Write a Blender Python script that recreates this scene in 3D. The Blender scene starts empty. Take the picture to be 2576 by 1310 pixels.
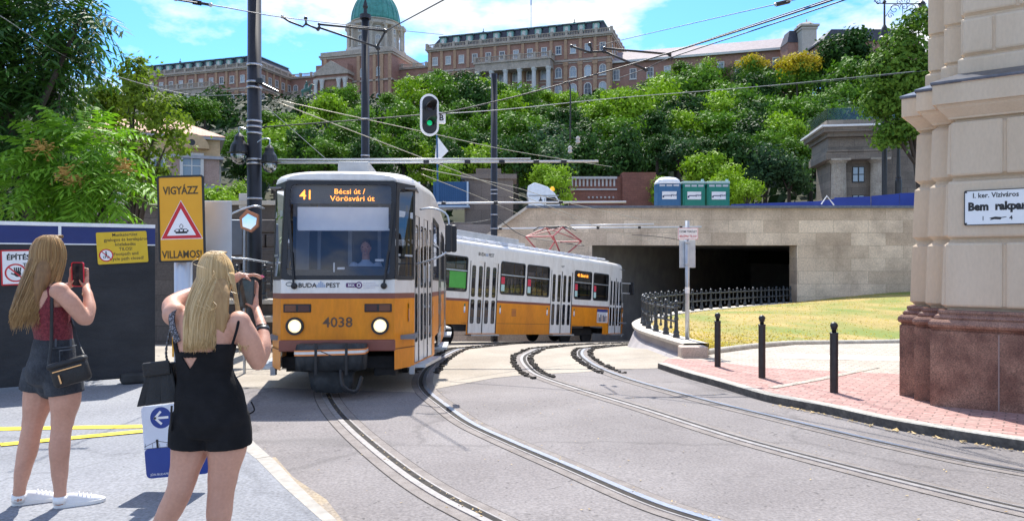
import bpy, bmesh, math, random
import numpy as np
from mathutils import Vector, Matrix, Quaternion, noise
R = math.radians
random.seed(7)
D = bpy.data
scene = bpy.context.scene
COL = scene.collection
# ------------------------------------------------------------------ camera, world, sun, exposure
CAMZ = 1.62
FOC = 1860.0                      # focal length in units of a 2576 px wide picture
cam_d = D.cameras.new("Camera"); cam = D.objects.new("Camera", cam_d); COL.objects.link(cam)
cam.location = (0, 0, CAMZ); cam.rotation_euler = (R(90), 0, 0)
cam_d.sensor_width = 36.0; cam_d.lens = 36.0 * FOC / 2576.0
cam_d.clip_start = 0.1; cam_d.clip_end = 6000
scene.camera = cam
SUN = Vector((-0.07, 0.70, 1.0)).normalized()
w = D.worlds.new("World"); scene.world = w; w.use_nodes = True
nt = w.node_tree; nt.nodes.clear(); N = nt.nodes.new; LK = nt.links.new
out = N('ShaderNodeOutputWorld'); bg = N('ShaderNodeBackground'); sky = N('ShaderNodeTexSky')
sky.sky_type = 'NISHITA'; sky.sun_disc = False
sky.sun_elevation = math.asin(SUN.z); sky.sun_rotation = math.atan2(SUN.x, SUN.y)
sky.air_density = 1.0; sky.dust_density = 0.6; sky.ozone_density = 2.0
tc = N('ShaderNodeTexCoord'); mp = N('ShaderNodeMapping'); mp.inputs['Scale'].default_value = (1.0, 1.0, 2.2)
mp.inputs['Location'].default_value = (3.1, 1.4, 0.3)
LK(tc.outputs['Generated'], mp.inputs['Vector'])
cn = N('ShaderNodeTexNoise'); cn.inputs['Scale'].default_value = 4.2; cn.inputs['Detail'].default_value = 9; cn.inputs['Roughness'].default_value = 0.58
LK(mp.outputs['Vector'], cn.inputs['Vector'])
cr = N('ShaderNodeValToRGB'); cr.color_ramp.elements[0].position = 0.455; cr.color_ramp.elements[1].position = 0.57
LK(cn.outputs['Fac'], cr.inputs['Fac'])
tint = N('ShaderNodeMix'); tint.data_type = 'RGBA'; tint.blend_type = 'MULTIPLY'; tint.inputs[0].default_value = 1
tint.inputs[7].default_value = (0.50, 0.98, 1.50, 1)
LK(sky.outputs['Color'], tint.inputs[6])
mixc = N('ShaderNodeMix'); mixc.data_type = 'RGBA'; mixc.inputs[7].default_value = (6.0, 6.2, 6.5, 1)
LK(cr.outputs['Color'], mixc.inputs[0]); LK(tint.outputs[2], mixc.inputs[6])
LK(mixc.outputs[2], bg.inputs['Color']); bg.inputs['Strength'].default_value = 0.12
LK(bg.outputs['Background'], out.inputs['Surface'])
sd = D.lights.new("Sun", 'SUN'); sun = D.objects.new("Sun", sd); COL.objects.link(sun)
sd.energy = 5.0; sd.angle = R(0.53); sd.color = (1.0, 0.95, 0.87)
sun.rotation_euler = SUN.to_track_quat('Z', 'Y').to_euler(); sun.location = (0, 0, 60)
scene.view_settings.view_transform = 'Standard'; scene.view_settings.look = 'None'
scene.view_settings.exposure = 0.68; scene.view_settings.gamma = 1.0
scene.cycles.max_bounces = 8; scene.cycles.transparent_max_bounces = 16
scene.cycles.use_denoising = True
# ------------------------------------------------------------------ the lie of the land
YK = 16.9
def g(y):                          # ground height: a gentle fall to the tram stop, a steeper ramp down to the underpass
    if y <= YK: return -0.024 * y
    return -0.024 * YK - 0.0985 * (min(y, 60) - YK)
def P(u, v, y):                    # a point at distance y
    return Vector(((u - 1288) / FOC * y, y, CAMZ - (v - 655) / FOC * y))
def G(u, v, dz=0.0):               # a point on the ground
    lo, hi = 1.0, 60.0
    for _ in range(60):
        m = (lo + hi) / 2
        if 655 + FOC * (CAMZ - g(m) - dz) / m > v: lo = m
        else: hi = m
    y = (lo + hi) / 2
    return Vector(((u - 1288) / FOC * y, y, g(y) + dz))
# ------------------------------------------------------------------ materials
MATS = {}
def _mat(name):
    m = D.materials.new(name); m.use_nodes = True
    nt = m.node_tree; b = nt.nodes['Principled BSDF']
    return m, nt, b
def M(name, c, c2=None, scale=6.0, rough=0.6, metal=0.0, bump=0.0, bscale=None, spec=0.5, stretch=(1, 1, 1), lo=0.35, hi=0.65, coat=0.0, detail=5, emit=0, fine=0.0, fscale=90):
    if name in MATS: return MATS[name]
    m, nt, b = _mat(name); N = nt.nodes.new; L = nt.links.new
    b.inputs['Base Color'].default_value = (*c, 1); b.inputs['Roughness'].default_value = rough
    b.inputs['Metallic'].default_value = metal; b.inputs['Specular IOR Level'].default_value = spec
    b.inputs['Coat Weight'].default_value = coat; b.inputs['Coat Roughness'].default_value = 0.08
    if c2 is None: c2 = tuple(min(1, x * 1.12 + 0.004) for x in c); 
    tc = N('ShaderNodeTexCoord'); mp = N('ShaderNodeMapping'); mp.inputs['Scale'].default_value = stretch
    L(tc.outputs['Object'], mp.inputs['Vector'])
    n = N('ShaderNodeTexNoise'); n.inputs['Scale'].default_value = scale; n.inputs['Detail'].default_value = detail; n.inputs['Roughness'].default_value = 0.6
    L(mp.outputs['Vector'], n.inputs['Vector'])
    r = N('ShaderNodeValToRGB'); r.color_ramp.elements[0].position = lo; r.color_ramp.elements[1].position = hi
    r.color_ramp.elements[0].color = (*c, 1); r.color_ramp.elements[1].color = (*c2, 1)
    L(n.outputs['Fac'], r.inputs['Fac'])
    src = r.outputs['Color']
    if fine > 0:
        n2 = N('ShaderNodeTexNoise'); n2.inputs['Scale'].default_value = fscale; n2.inputs['Detail'].default_value = 3
        L(mp.outputs['Vector'], n2.inputs['Vector'])
        mr = N('ShaderNodeMapRange'); mr.inputs[1].default_value = 0.3; mr.inputs[2].default_value = 0.7; mr.inputs[3].default_value = 1 - fine; mr.inputs[4].default_value = 1 + fine
        L(n2.outputs['Fac'], mr.inputs[0])
        mx = N('ShaderNodeVectorMath'); mx.operation = 'SCALE'; L(src, mx.inputs[0]); L(mr.outputs[0], mx.inputs['Scale']); src = mx.outputs[0]
    L(src, b.inputs['Base Color'])
    if bump > 0:
        n3 = N('ShaderNodeTexNoise'); n3.inputs['Scale'].default_value = bscale or scale * 4; n3.inputs['Detail'].default_value = 6
        L(mp.outputs['Vector'], n3.inputs['Vector'])
        bp = N('ShaderNodeBump'); bp.inputs['Strength'].default_value = bump; bp.inputs['Distance'].default_value = 0.02
        L(n3.outputs['Fac'], bp.inputs['Height']); L(bp.outputs['Normal'], b.inputs['Normal'])
    if emit > 0:
        b.inputs['Emission Color'].default_value = (*c, 1); b.inputs['Emission Strength'].default_value = emit
    MATS[name] = m; return m
def MASPHALT(name, c1, c2, crack=.5, pits=.5):
    m = M(name, c1, c2, scale=0.9, rough=0.9, bump=0.25, bscale=70, fine=0.26, fscale=45, lo=0.3, hi=0.7); nt = m.node_tree; b = nt.nodes['Principled BSDF']; N = nt.nodes.new; L = nt.links.new; src = b.inputs['Base Color'].links[0].from_socket
    tc = N('ShaderNodeTexCoord'); wn = N('ShaderNodeTexNoise'); wn.inputs['Scale'].default_value = 1.2; wn.inputs['Detail'].default_value = 5; L(tc.outputs['Object'], wn.inputs['Vector'])
    wa = N('ShaderNodeVectorMath'); wa.operation = 'MULTIPLY_ADD'; L(wn.outputs['Color'], wa.inputs[0]); wa.inputs[1].default_value = (1.1, 1.1, 0); L(tc.outputs['Object'], wa.inputs[2])
    def mul(src, fac, lo, hi, v):
        mr = N('ShaderNodeMapRange'); mr.inputs[1].default_value = lo; mr.inputs[2].default_value = hi; mr.inputs[3].default_value = v; mr.inputs[4].default_value = 1; L(fac, mr.inputs[0]); s = N('ShaderNodeVectorMath'); s.operation = 'SCALE'; L(src, s.inputs[0]); L(mr.outputs[0], s.inputs['Scale']); return s.outputs[0]
    vo = N('ShaderNodeTexVoronoi'); vo.feature = 'DISTANCE_TO_EDGE'; vo.inputs['Scale'].default_value = .22; L(wa.outputs[0], vo.inputs['Vector']); src = mul(src, vo.outputs['Distance'], .003, .012, 1 - crack)
    v2 = N('ShaderNodeTexVoronoi'); v2.inputs['Scale'].default_value = 11; L(wa.outputs[0], v2.inputs['Vector']); v3 = N('ShaderNodeTexNoise'); v3.inputs['Scale'].default_value = .8; L(tc.outputs['Object'], v3.inputs['Vector']); ad = N('ShaderNodeMath'); ad.operation = 'MULTIPLY_ADD'; L(v3.outputs['Fac'], ad.inputs[0]); ad.inputs[1].default_value = -.35; L(v2.outputs['Distance'], ad.inputs[2]); src = mul(src, ad.outputs[0], -.10, -.02, 1 - pits)
    st = N('ShaderNodeTexNoise'); st.inputs['Scale'].default_value = .22; st.inputs['Detail'].default_value = 7; st.inputs['Roughness'].default_value = .62; L(wa.outputs[0], st.inputs['Vector']); src = mul(src, st.outputs['Fac'], .32, .56, .78)
    L(src, b.inputs['Base Color']); return m
def MBRICK(name, c1, c2, mortar, bw, bh, rough=0.8, msize=0.01, axis='XZ', offset=0.5, stain=None, stain_amt=0.0, rot=0.0, bump=0.3, bias=0.0, sscale=0.7, vary=.2):
    m, nt, b = _mat(name); N = nt.nodes.new; L = nt.links.new
    tc = N('ShaderNodeTexCoord'); mp = N('ShaderNodeMapping')
    if axis == 'XZ': mp.inputs['Rotation'].default_value = (R(-90), 0, rot)
    elif axis == 'YZ': mp.inputs['Rotation'].default_value = (R(-90), 0, R(90))
    else: mp.inputs['Rotation'].default_value = (0, 0, rot)
    L(tc.outputs['Object'], mp.inputs['Vector'])
    br = N('ShaderNodeTexBrick'); br.inputs['Color1'].default_value = (*c1, 1); br.inputs['Color2'].default_value = (*c2, 1); br.inputs['Mortar'].default_value = (*mortar, 1)
    br.inputs['Scale'].default_value = 1.0; br.inputs['Brick Width'].default_value = bw; br.inputs['Row Height'].default_value = bh
    br.inputs['Mortar Size'].default_value = msize; br.inputs['Mortar Smooth'].default_value = 0.3; br.offset = offset; br.inputs['Bias'].default_value = bias
    L(mp.outputs['Vector'], br.inputs['Vector'])
    src = br.outputs['Color']
    n = N('ShaderNodeTexNoise'); n.inputs['Scale'].default_value = 14; n.inputs['Detail'].default_value = 8; L(tc.outputs['Object'], n.inputs['Vector'])
    mr = N('ShaderNodeMapRange'); mr.inputs[1].default_value = 0.3; mr.inputs[2].default_value = 0.7; mr.inputs[3].default_value = 1 - vary; mr.inputs[4].default_value = 1 + vary * .9
    L(n.outputs['Fac'], mr.inputs[0]); mx = N('ShaderNodeVectorMath'); mx.operation = 'SCALE'; L(src, mx.inputs[0]); L(mr.outputs[0], mx.inputs['Scale']); src = mx.outputs[0]
    if stain:
        n2 = N('ShaderNodeTexNoise'); n2.inputs['Scale'].default_value = sscale; n2.inputs['Detail'].default_value = 7; n2.inputs['Roughness'].default_value = 0.65; L(tc.outputs['Object'], n2.inputs['Vector'])
        r = N('ShaderNodeValToRGB'); r.color_ramp.elements[0].position = 0.45; r.color_ramp.elements[1].position = 0.72; r.color_ramp.elements[1].color = (stain_amt,) * 3 + (1,)
        L(n2.outputs['Fac'], r.inputs['Fac']); mm = N('ShaderNodeMix'); mm.data_type = 'RGBA'; L(r.outputs['Color'], mm.inputs[0]); L(src, mm.inputs[6]); mm.inputs[7].default_value = (*stain, 1); src = mm.outputs[2]
    L(src, b.inputs['Base Color']); b.inputs['Roughness'].default_value = rough
    bp = N('ShaderNodeBump'); bp.inputs['Strength'].default_value = bump; bp.inputs['Distance'].default_value = 0.02
    L(br.outputs['Fac'], bp.inputs['Height']); bp.invert = True; L(bp.outputs['Normal'], b.inputs['Normal'])
    MATS[name] = m; return m
def MLEAF(name, c, c2, trans=0.16, sp=0.12):
    m = D.materials.new(name); m.use_nodes = True; nt = m.node_tree; nt.nodes.clear(); N = nt.nodes.new; L = nt.links.new
    o = N('ShaderNodeOutputMaterial'); d = N('ShaderNodeBsdfPrincipled'); t = N('ShaderNodeBsdfTranslucent'); mx = N('ShaderNodeMixShader')
    d.inputs['Roughness'].default_value = 0.6; d.inputs['Specular IOR Level'].default_value = sp
    tc = N('ShaderNodeTexCoord'); n = N('ShaderNodeTexNoise'); n.inputs['Scale'].default_value = 1.7; n.inputs['Detail'].default_value = 3
    oi = N('ShaderNodeObjectInfo'); ad = N('ShaderNodeVectorMath'); ad.operation = 'ADD'; L(tc.outputs['Object'], ad.inputs[0]); L(oi.outputs['Location'], ad.inputs[1]); L(ad.outputs[0], n.inputs['Vector'])
    ge = N('ShaderNodeNewGeometry')
    m1 = N('ShaderNodeMath'); m1.operation = 'MULTIPLY_ADD'; L(ge.outputs['Random Per Island'], m1.inputs[0]); m1.inputs[1].default_value = 0.55; L(n.outputs['Fac'], m1.inputs[2])
    m2 = N('ShaderNodeMath'); m2.operation = 'MULTIPLY_ADD'; L(oi.outputs['Random'], m2.inputs[0]); m2.inputs[1].default_value = 0.5; L(m1.outputs[0], m2.inputs[2])
    r = N('ShaderNodeValToRGB'); r.color_ramp.elements[0].position = 0.55; r.color_ramp.elements[1].position = 1.3 if False else 1.0
    r.color_ramp.elements[0].color = (*c, 1); r.color_ramp.elements[1].color = (*c2, 1); L(m2.outputs[0], r.inputs['Fac'])
    L(r.outputs['Color'], d.inputs['Base Color']); 
    br = N('ShaderNodeVectorMath'); br.operation = 'MULTIPLY'; br.inputs[1].default_value = (1.5, 1.7, 0.7); L(r.outputs['Color'], br.inputs[0]); L(br.outputs[0], t.inputs['Color'])
    mx.inputs[0].default_value = trans; L(d.outputs[0], mx.inputs[1]); L(t.outputs[0], mx.inputs[2]); L(mx.outputs[0], o.inputs['Surface'])
    MATS[name] = m; return m
def MGLASS(name, tr=(0.3, 0.32, 0.36), refl=0.12, rough=0.02):
    m = D.materials.new(name); m.use_nodes = True; nt = m.node_tree; nt.nodes.clear(); N = nt.nodes.new; L = nt.links.new
    o = N('ShaderNodeOutputMaterial'); t = N('ShaderNodeBsdfTransparent'); gl = N('ShaderNodeBsdfGlossy'); mx = N('ShaderNodeMixShader'); lw = N('ShaderNodeLayerWeight')
    t.inputs['Color'].default_value = (*tr, 1); gl.inputs['Roughness'].default_value = rough; gl.inputs['Color'].default_value = (0.9, 0.93, 1, 1)
    lw.inputs['Blend'].default_value = 0.25
    ma = N('ShaderNodeMath'); ma.operation = 'MULTIPLY_ADD'; L(lw.outputs['Fresnel'], ma.inputs[0]); ma.inputs[1].default_value = 0.9; ma.inputs[2].default_value = refl; ma.use_clamp = True
    L(ma.outputs[0], mx.inputs[0]); L(t.outputs[0], mx.inputs[1]); L(gl.outputs[0], mx.inputs[2]); L(mx.outputs[0], o.inputs['Surface'])
    MATS[name] = m; return m
# ------------------------------------------------------------------ mesh builder
OFF = {}
class MB:
    def __init__(s): s.v = []; s.f = []; s.m = []; s.cm = 0; s.sm = []; s.smooth = False
    def add(s, vs, fs, mi=None):
        b = len(s.v); s.v.extend([tuple(x) for x in vs]); mi = s.cm if mi is None else mi
        for f in fs: s.f.append(tuple(i + b for i in f)); s.m.append(mi); s.sm.append(s.smooth)
        return s
    def quad(s, a, b, c, d, mi=None): return s.add([a, b, c, d], [(0, 1, 2, 3)], mi)
    def box(s, c, size, X=None, Y=None, Z=None, mi=None, ch=0.0):
        X = Vector(X or (1, 0, 0)); Y = Vector(Y or (0, 1, 0)); Z = Vector(Z) if Z is not None else X.cross(Y)
        c = Vector(c); a, b, d = [k / 2 for k in size]
        if ch <= 0:
            vs = [c + X * (sx * a) + Y * (sy * b) + Z * (sz * d) for sz in (-1, 1) for sy in (-1, 1) for sx in (-1, 1)]
            return s.add(vs, [(0, 2, 3, 1), (4, 5, 7, 6), (0, 1, 5, 4), (2, 6, 7, 3), (0, 4, 6, 2), (1, 3, 7, 5)], mi)
        ch = min(ch, a * .95, b * .95, d * .95)
        bm = bmesh.new(); bmesh.ops.create_cube(bm, size=1)
        for v in bm.verts: v.co = Vector((v.co.x * 2 * a, v.co.y * 2 * b, v.co.z * 2 * d))
        bmesh.ops.bevel(bm, geom=list(bm.edges), offset=ch, segments=2, affect='EDGES', profile=0.5)
        bm.verts.index_update()
        vs = [c + X * v.co.x + Y * v.co.y + Z * v.co.z for v in bm.verts]; fs = [[v.index for v in f.verts] for f in bm.faces]; bm.free()
        return s.add(vs, fs, mi)
    def tube(s, pts, r, n=8, mi=None, caps=True, side=None, ry=None, close=False):
        pts = [Vector(p) for p in pts]; k = len(pts)
        rs = r if isinstance(r, (list, tuple)) else [r] * k
        rys = ry if ry is not None else rs
        if not isinstance(rys, (list, tuple)): rys = [rys] * k
        vs = []; prev = Vector(side) if side is not None else None
        for i, p in enumerate(pts):
            t = (pts[min(i + 1, k - 1)] - pts[max(i - 1, 0)])
            if t.length < 1e-9: t = Vector((0, 0, 1))
            t.normalize()
            ref = prev if prev is not None else (Vector((0, 0, 1)) if abs(t.z) < 0.9 else Vector((1, 0, 0)))
            x = ref - t * ref.dot(t)
            if x.length < 1e-6: x = t.orthogonal()
            x.normalize(); y = t.cross(x); prev = x
            for j in range(n):
                a = 2 * math.pi * j / n
                vs.append(p + x * (math.cos(a) * rs[i]) + y * (math.sin(a) * rys[i]))
        fs = [(i * n + j, i * n + (j + 1) % n, (i + 1) * n + (j + 1) % n, (i + 1) * n + j) for i in range(k - 1) for j in range(n)]
        if caps: fs += [tuple(range(n - 1, -1, -1)), tuple(range((k - 1) * n, k * n))]
        return s.add(vs, fs, mi)
    def lathe(s, prof, o, n=16, mi=None, X=(1, 0, 0), Y=(0, 1, 0), Z=(0, 0, 1), sx=1, sy=1):
        o = Vector(o); X = Vector(X); Y = Vector(Y); Z = Vector(Z); vs = []
        for r, z in prof:
            for j in range(n):
                a = 2 * math.pi * j / n; vs.append(o + X * (math.cos(a) * r * sx) + Y * (math.sin(a) * r * sy) + Z * z)
        k = len(prof)
        fs = [(i * n + j, i * n + (j + 1) % n, (i + 1) * n + (j + 1) % n, (i + 1) * n + j) for i in range(k - 1) for j in range(n)]
        fs += [tuple(range(n - 1, -1, -1)), tuple(range((k - 1) * n, k * n))]
        return s.add(vs, fs, mi)
    def ball(s, c, r, n=12, mi=None, X=(1, 0, 0), Y=(0, 1, 0), Z=(0, 0, 1)):
        rx, ry, rz = r if isinstance(r, (list, tuple)) else (r, r, r)
        prof = [(max(1e-4, math.sin(math.pi * i / n)), -math.cos(math.pi * i / n) * rz) for i in range(n + 1)]
        return s.lathe(prof, c, n, mi, X, Y, Z, rx, ry)
    def prism(s, poly, o, X, Y, Z, h, mi=None):       # poly in X,Y ; extruded h along Z
        o = Vector(o); X = Vector(X); Y = Vector(Y); Z = Vector(Z); k = len(poly)
        vs = [o + X * a + Y * b for a, b in poly] + [o + X * a + Y * b + Z * h for a, b in poly]
        fs = [(i, (i + 1) % k, k + (i + 1) % k, k + i) for i in range(k)] + [tuple(range(k - 1, -1, -1)), tuple(range(k, 2 * k))]
        return s.add(vs, fs, mi)
    def ring(s, outer, inner, o, X, Y, Z, h, mi=None):   # frame between two loops of equal length
        o = Vector(o); X = Vector(X); Y = Vector(Y); Z = Vector(Z); k = len(outer)
        q = lambda p, z: o + X * p[0] + Y * p[1] + Z * z
        vs = [q(p, h) for p in outer] + [q(p, h) for p in inner] + [q(p, 0) for p in outer] + [q(p, 0) for p in inner]
        fs = []
        for i in range(k):
            j = (i + 1) % k
            fs += [(i, j, k + j, k + i), (2 * k + i, 2 * k + j, j, i), (k + i, k + j, 3 * k + j, 3 * k + i)]
        return s.add(vs, fs, mi)
    def grid(s, rows, mi=None, close=False):
        k = len(rows[0]); vs = [p for r in rows for p in r]; fs = []
        for i in range(len(rows) - 1):
            for j in range(k if close else k - 1):
                fs.append((i * k + j, i * k + (j + 1) % k, (i + 1) * k + (j + 1) % k, (i + 1) * k + j))
        return s.add(vs, fs, mi)
    def build(s, name, mats, parent=None, off=None, smooth=None, bevel=0.0, link=True, weld=False, fix=True):
        if not isinstance(mats, (list, tuple)): mats = [mats]
        if parent is not None and off is None: off = OFF.get(parent.name, Vector((0, 0, 0)))
        off = Vector(off) if off is not None else Vector((0, 0, 0))
        me = D.meshes.new(name); me.from_pydata([(x - off.x, y - off.y, z - off.z) for x, y, z in s.v], [], s.f)
        for m in mats: me.materials.append(m)
        me.polygons.foreach_set('material_index', s.m)
        sm = s.sm if smooth is None else [smooth] * len(s.f)
        me.polygons.foreach_set('use_smooth', sm)
        if fix or weld:
            bm = bmesh.new(); bm.from_mesh(me)
            if weld: bmesh.ops.remove_doubles(bm, verts=bm.verts, dist=0.0005)
            bmesh.ops.recalc_face_normals(bm, faces=bm.faces); bm.to_mesh(me); bm.free()
        me.update()
        o = D.objects.new(name, me); COL.objects.link(o)
        if parent is not None: o.parent = parent
        else: o.location = off
        OFF[o.name] = off
        if bevel > 0:
            b = o.modifiers.new('bevel', 'BEVEL'); b.width = bevel; b.segments = 2; b.limit_method = 'ANGLE'; b.angle_limit = R(40)
        return o
def tag(o, label, cat, group=None, kind=None):
    o['label'] = label; o['category'] = cat
    if group: o['group'] = group
    if kind: o['kind'] = kind
    return o
def thing(name, label, cat, loc, group=None, mat=None):
    o = D.objects.new(name, None); COL.objects.link(o); o.empty_display_size = 0.2
    if mat is not None: o.matrix_world = mat; OFF[o.name] = Vector((0, 0, 0))
    else: o.location = loc; OFF[o.name] = Vector(loc)
    return tag(o, label, cat, group)
def struct(o, label=None, cat=None, kind='structure'):
    o['kind'] = kind
    if label: o['label'] = label
    if cat: o['category'] = cat
    return o
def children(o): return [c for c in D.objects if c.parent == o]
def copy_tree(o, parent=None):
    kids = children(o)
    c = o.copy(); COL.objects.link(c); OFF[c.name] = OFF.get(o.name, Vector((0, 0, 0)))
    if parent is not None: c.parent = parent
    for k in kids: copy_tree(k, c)
    return c
_txt = {}
def text(mb, s, o, X, Y, size, align='CENTER', mi=None, bold=0.0, h=0.0015, squeeze=1.0):
    """lettering as flat mesh set on a surface: X along the line, Y up the letters"""
    c = D.curves.new('t', 'FONT'); c.body = s; c.align_x = align; c.size = 1; c.offset = bold; c.resolution_u = 2
    ob = D.objects.new('t', c); COL.objects.link(ob)
    dg = bpy.context.evaluated_depsgraph_get(); me = D.meshes.new_from_object(ob.evaluated_get(dg))
    X = Vector(X); Y = Vector(Y); Z = X.cross(Y); o = Vector(o)
    vs = [o + X * (v.co.x * size * squeeze) + Y * (v.co.y * size) + Z * h for v in me.vertices]
    fs = [tuple(p.vertices) for p in me.polygons]
    mb.add(vs, fs, mi); D.objects.remove(ob); D.curves.remove(c); D.meshes.remove(me)
def spline(pts, n=8):
    pts = [Vector(p) for p in pts]; o = []
    for i in range(len(pts) - 1):
        p0 = pts[max(i - 1, 0)]; p1 = pts[i]; p2 = pts[i + 1]; p3 = pts[min(i + 2, len(pts) - 1)]
        for k in range(n):
            t = k / n
            o.append(0.5 * ((2 * p1) + (p2 - p0) * t + (2 * p0 - 5 * p1 + 4 * p2 - p3) * t * t + (3 * p1 - p0 - 3 * p2 + p3) * t ** 3))
    o.append(pts[-1]); return o
def circ(r, n=20, cx=0, cy=0): return [(cx + r * math.cos(2 * math.pi * i / n), cy + r * math.sin(2 * math.pi * i / n)) for i in range(n)]
def rrect(w, h, r=0.03, n=4, cx=0, cy=0):
    o = []
    for sx, sy, a0 in ((1, 1, 0), (-1, 1, 90), (-1, -1, 180), (1, -1, 270)):
        for i in range(n + 1):
            a = R(a0 + 90 * i / n); o.append((cx + sx * (w / 2 - r) + r * math.cos(a), cy + sy * (h / 2 - r) + r * math.sin(a)))
    return o
def sheet(name, poly, dz, mat, zf=None, thick=0.0, cuts=(15.4, 16.9, 18.4)):
    """a flat sheet laid on the ground; poly = list of (x, y)"""
    zf = zf or g
    bm = bmesh.new(); vs = [bm.verts.new((x, y, 0)) for x, y in poly]; f = bm.faces.new(vs)
    bmesh.ops.triangulate(bm, faces=[f])
    for c in cuts:
        bmesh.ops.bisect_plane(bm, geom=list(bm.verts) + list(bm.edges) + list(bm.faces), plane_co=(0, c, 0), plane_no=(0, 1, 0))
    for v in bm.verts: v.co.z = zf(v.co.y) + dz
    if thick:
        r = bmesh.ops.extrude_face_region(bm, geom=list(bm.faces))
        nv = {e for e in r['geom'] if isinstance(e, bmesh.types.BMVert)}
        for v in bm.verts:
            if v not in nv: v.co.z -= thick
    bmesh.ops.recalc_face_normals(bm, faces=bm.faces)
    if not thick:
        for f in bm.faces:
            if f.normal.z < 0: f.normal_flip()
    me = D.meshes.new(name); bm.to_mesh(me); bm.free(); me.materials.append(mat)
    o = D.objects.new(name, me); COL.objects.link(o); return o
# ------------------------------------------------------------------ shared materials
asphalt = MASPHALT('asphalt', (0.182, 0.164, 0.163), (0.236, 0.217, 0.215), .2, .5)
pave_asph = MASPHALT('pavement_asphalt', (0.215, 0.222, 0.245), (0.262, 0.27, 0.292), .15, .3)
bedconc = M('track_concrete', (0.30, 0.262, 0.215), (0.385, 0.343, 0.288), scale=0.8, rough=0.9, bump=0.2, bscale=30, fine=0.15, fscale=30)
soil = M('dark_ballast', (0.028, 0.024, 0.022), (0.07, 0.06, 0.05), scale=9, rough=0.95, bump=0.5)
steel = M('rail_steel', (0.42, 0.44, 0.50), (0.52, 0.54, 0.60), scale=30, rough=0.32, metal=0.9, stretch=(1, 1, 1))
steelw = M('rail_steel_worn', (0.20, 0.19, 0.19), (0.30, 0.285, 0.285), scale=14, rough=0.6, metal=0.25)
rust = M('rail_rust', (0.165, 0.142, 0.132), (0.235, 0.208, 0.195), scale=7, rough=0.85, fine=0.2)
groove = M('rail_groove', (0.012, 0.011, 0.011), (0.04, 0.032, 0.025), scale=9, rough=0.9)
kerbm = M('kerb_stone', (0.33, 0.315, 0.28), (0.44, 0.42, 0.375), scale=4, rough=0.85, fine=0.2, fscale=30, bump=0.2)
kerbl = MBRICK('kerb_blocks', (0.36, 0.335, 0.30), (0.30, 0.28, 0.25), (0.15, 0.13, 0.11), 0.9, 3.0, axis='XY', rot=R(-40), msize=0.012)
redpav = MBRICK('red_pavers', (0.45, 0.265, 0.235), (0.345, 0.18, 0.16), (0.17, 0.10, 0.085), 0.22, 0.115, axis='XY', rot=R(35), msize=0.009, stain=(0.30, 0.21, 0.185), stain_amt=0.75, vary=.32, sscale=1.1)
greypav = MBRICK('grey_pavers', (0.46, 0.42, 0.36), (0.36, 0.325, 0.28), (0.2, 0.18, 0.15), 0.22, 0.115, axis='XY', rot=R(35), msize=0.009, stain=(0.31, 0.255, 0.215), stain_amt=0.75, vary=.3, sscale=.9)
palepav = M('pale_paving', (0.46, 0.40, 0.34), (0.62, 0.57, 0.49), scale=6, rough=0.9, lo=.45, hi=.55)
yline = M('yellow_paint', (0.75, 0.55, 0.015), (0.82, 0.62, 0.03), scale=12, rough=0.6, fine=0.12)
bridge_m = MBRICK('bridge_ashlar', (0.80, 0.655, 0.50), (0.52, 0.40, 0.29), (0.50, 0.40, 0.29), 1.7, 0.62, msize=0.012, stain=(0.27, 0.20, 0.145), stain_amt=0.85, sscale=0.42, bias=-0.2)
concdark = M('tunnel_concrete', (0.26, 0.245, 0.23), (0.36, 0.34, 0.31), scale=1.2, rough=0.9)
lead = M('lead_flashing', (0.10, 0.11, 0.14), (0.16, 0.17, 0.2), scale=9, rough=0.35, metal=0.6)
plaster = M('cream_plaster', (0.60, 0.48, 0.345), (0.68, 0.56, 0.42), scale=1.1, rough=0.85, bump=0.14, bscale=50, fine=0.04, fscale=40, stretch=(1, 1, .35), detail=8)
granite = M('red_granite', (0.14, 0.055, 0.038), (0.33, 0.175, 0.12), scale=3.2, rough=0.34, fine=0.55, fscale=75, coat=0.15, lo=0.36, hi=0.68, detail=9)
stonel = M('pale_stone', (0.50, 0.45, 0.38), (0.58, 0.53, 0.46), scale=3, rough=0.85, fine=0.12, fscale=25, bump=0.2)
pinkst = M('pinkish_stone', (0.46, 0.37, 0.31), (0.54, 0.45, 0.385), scale=5, rough=0.8, fine=0.2, fscale=50)
render_g = M('grey_render', (0.33, 0.31, 0.32), (0.42, 0.395, 0.40), scale=1.5, rough=0.9, bump=0.3, bscale=12, fine=0.12)
black = M('black_paint', (0.016, 0.016, 0.018), (0.028, 0.028, 0.03), scale=8, rough=0.4)
iron = M('cast_iron', (0.035, 0.042, 0.052), (0.06, 0.07, 0.08), scale=10, rough=0.45, metal=0.2)
white = M('white_plastic', (0.8, 0.8, 0.8), rough=0.4)
galv = M('galvanised', (0.42, 0.45, 0.49), (0.52, 0.55, 0.58), scale=6, rough=0.38, metal=0.7)
rubber = M('rubber', (0.012, 0.012, 0.013), (0.02, 0.02, 0.02), scale=5, rough=0.6)
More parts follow.
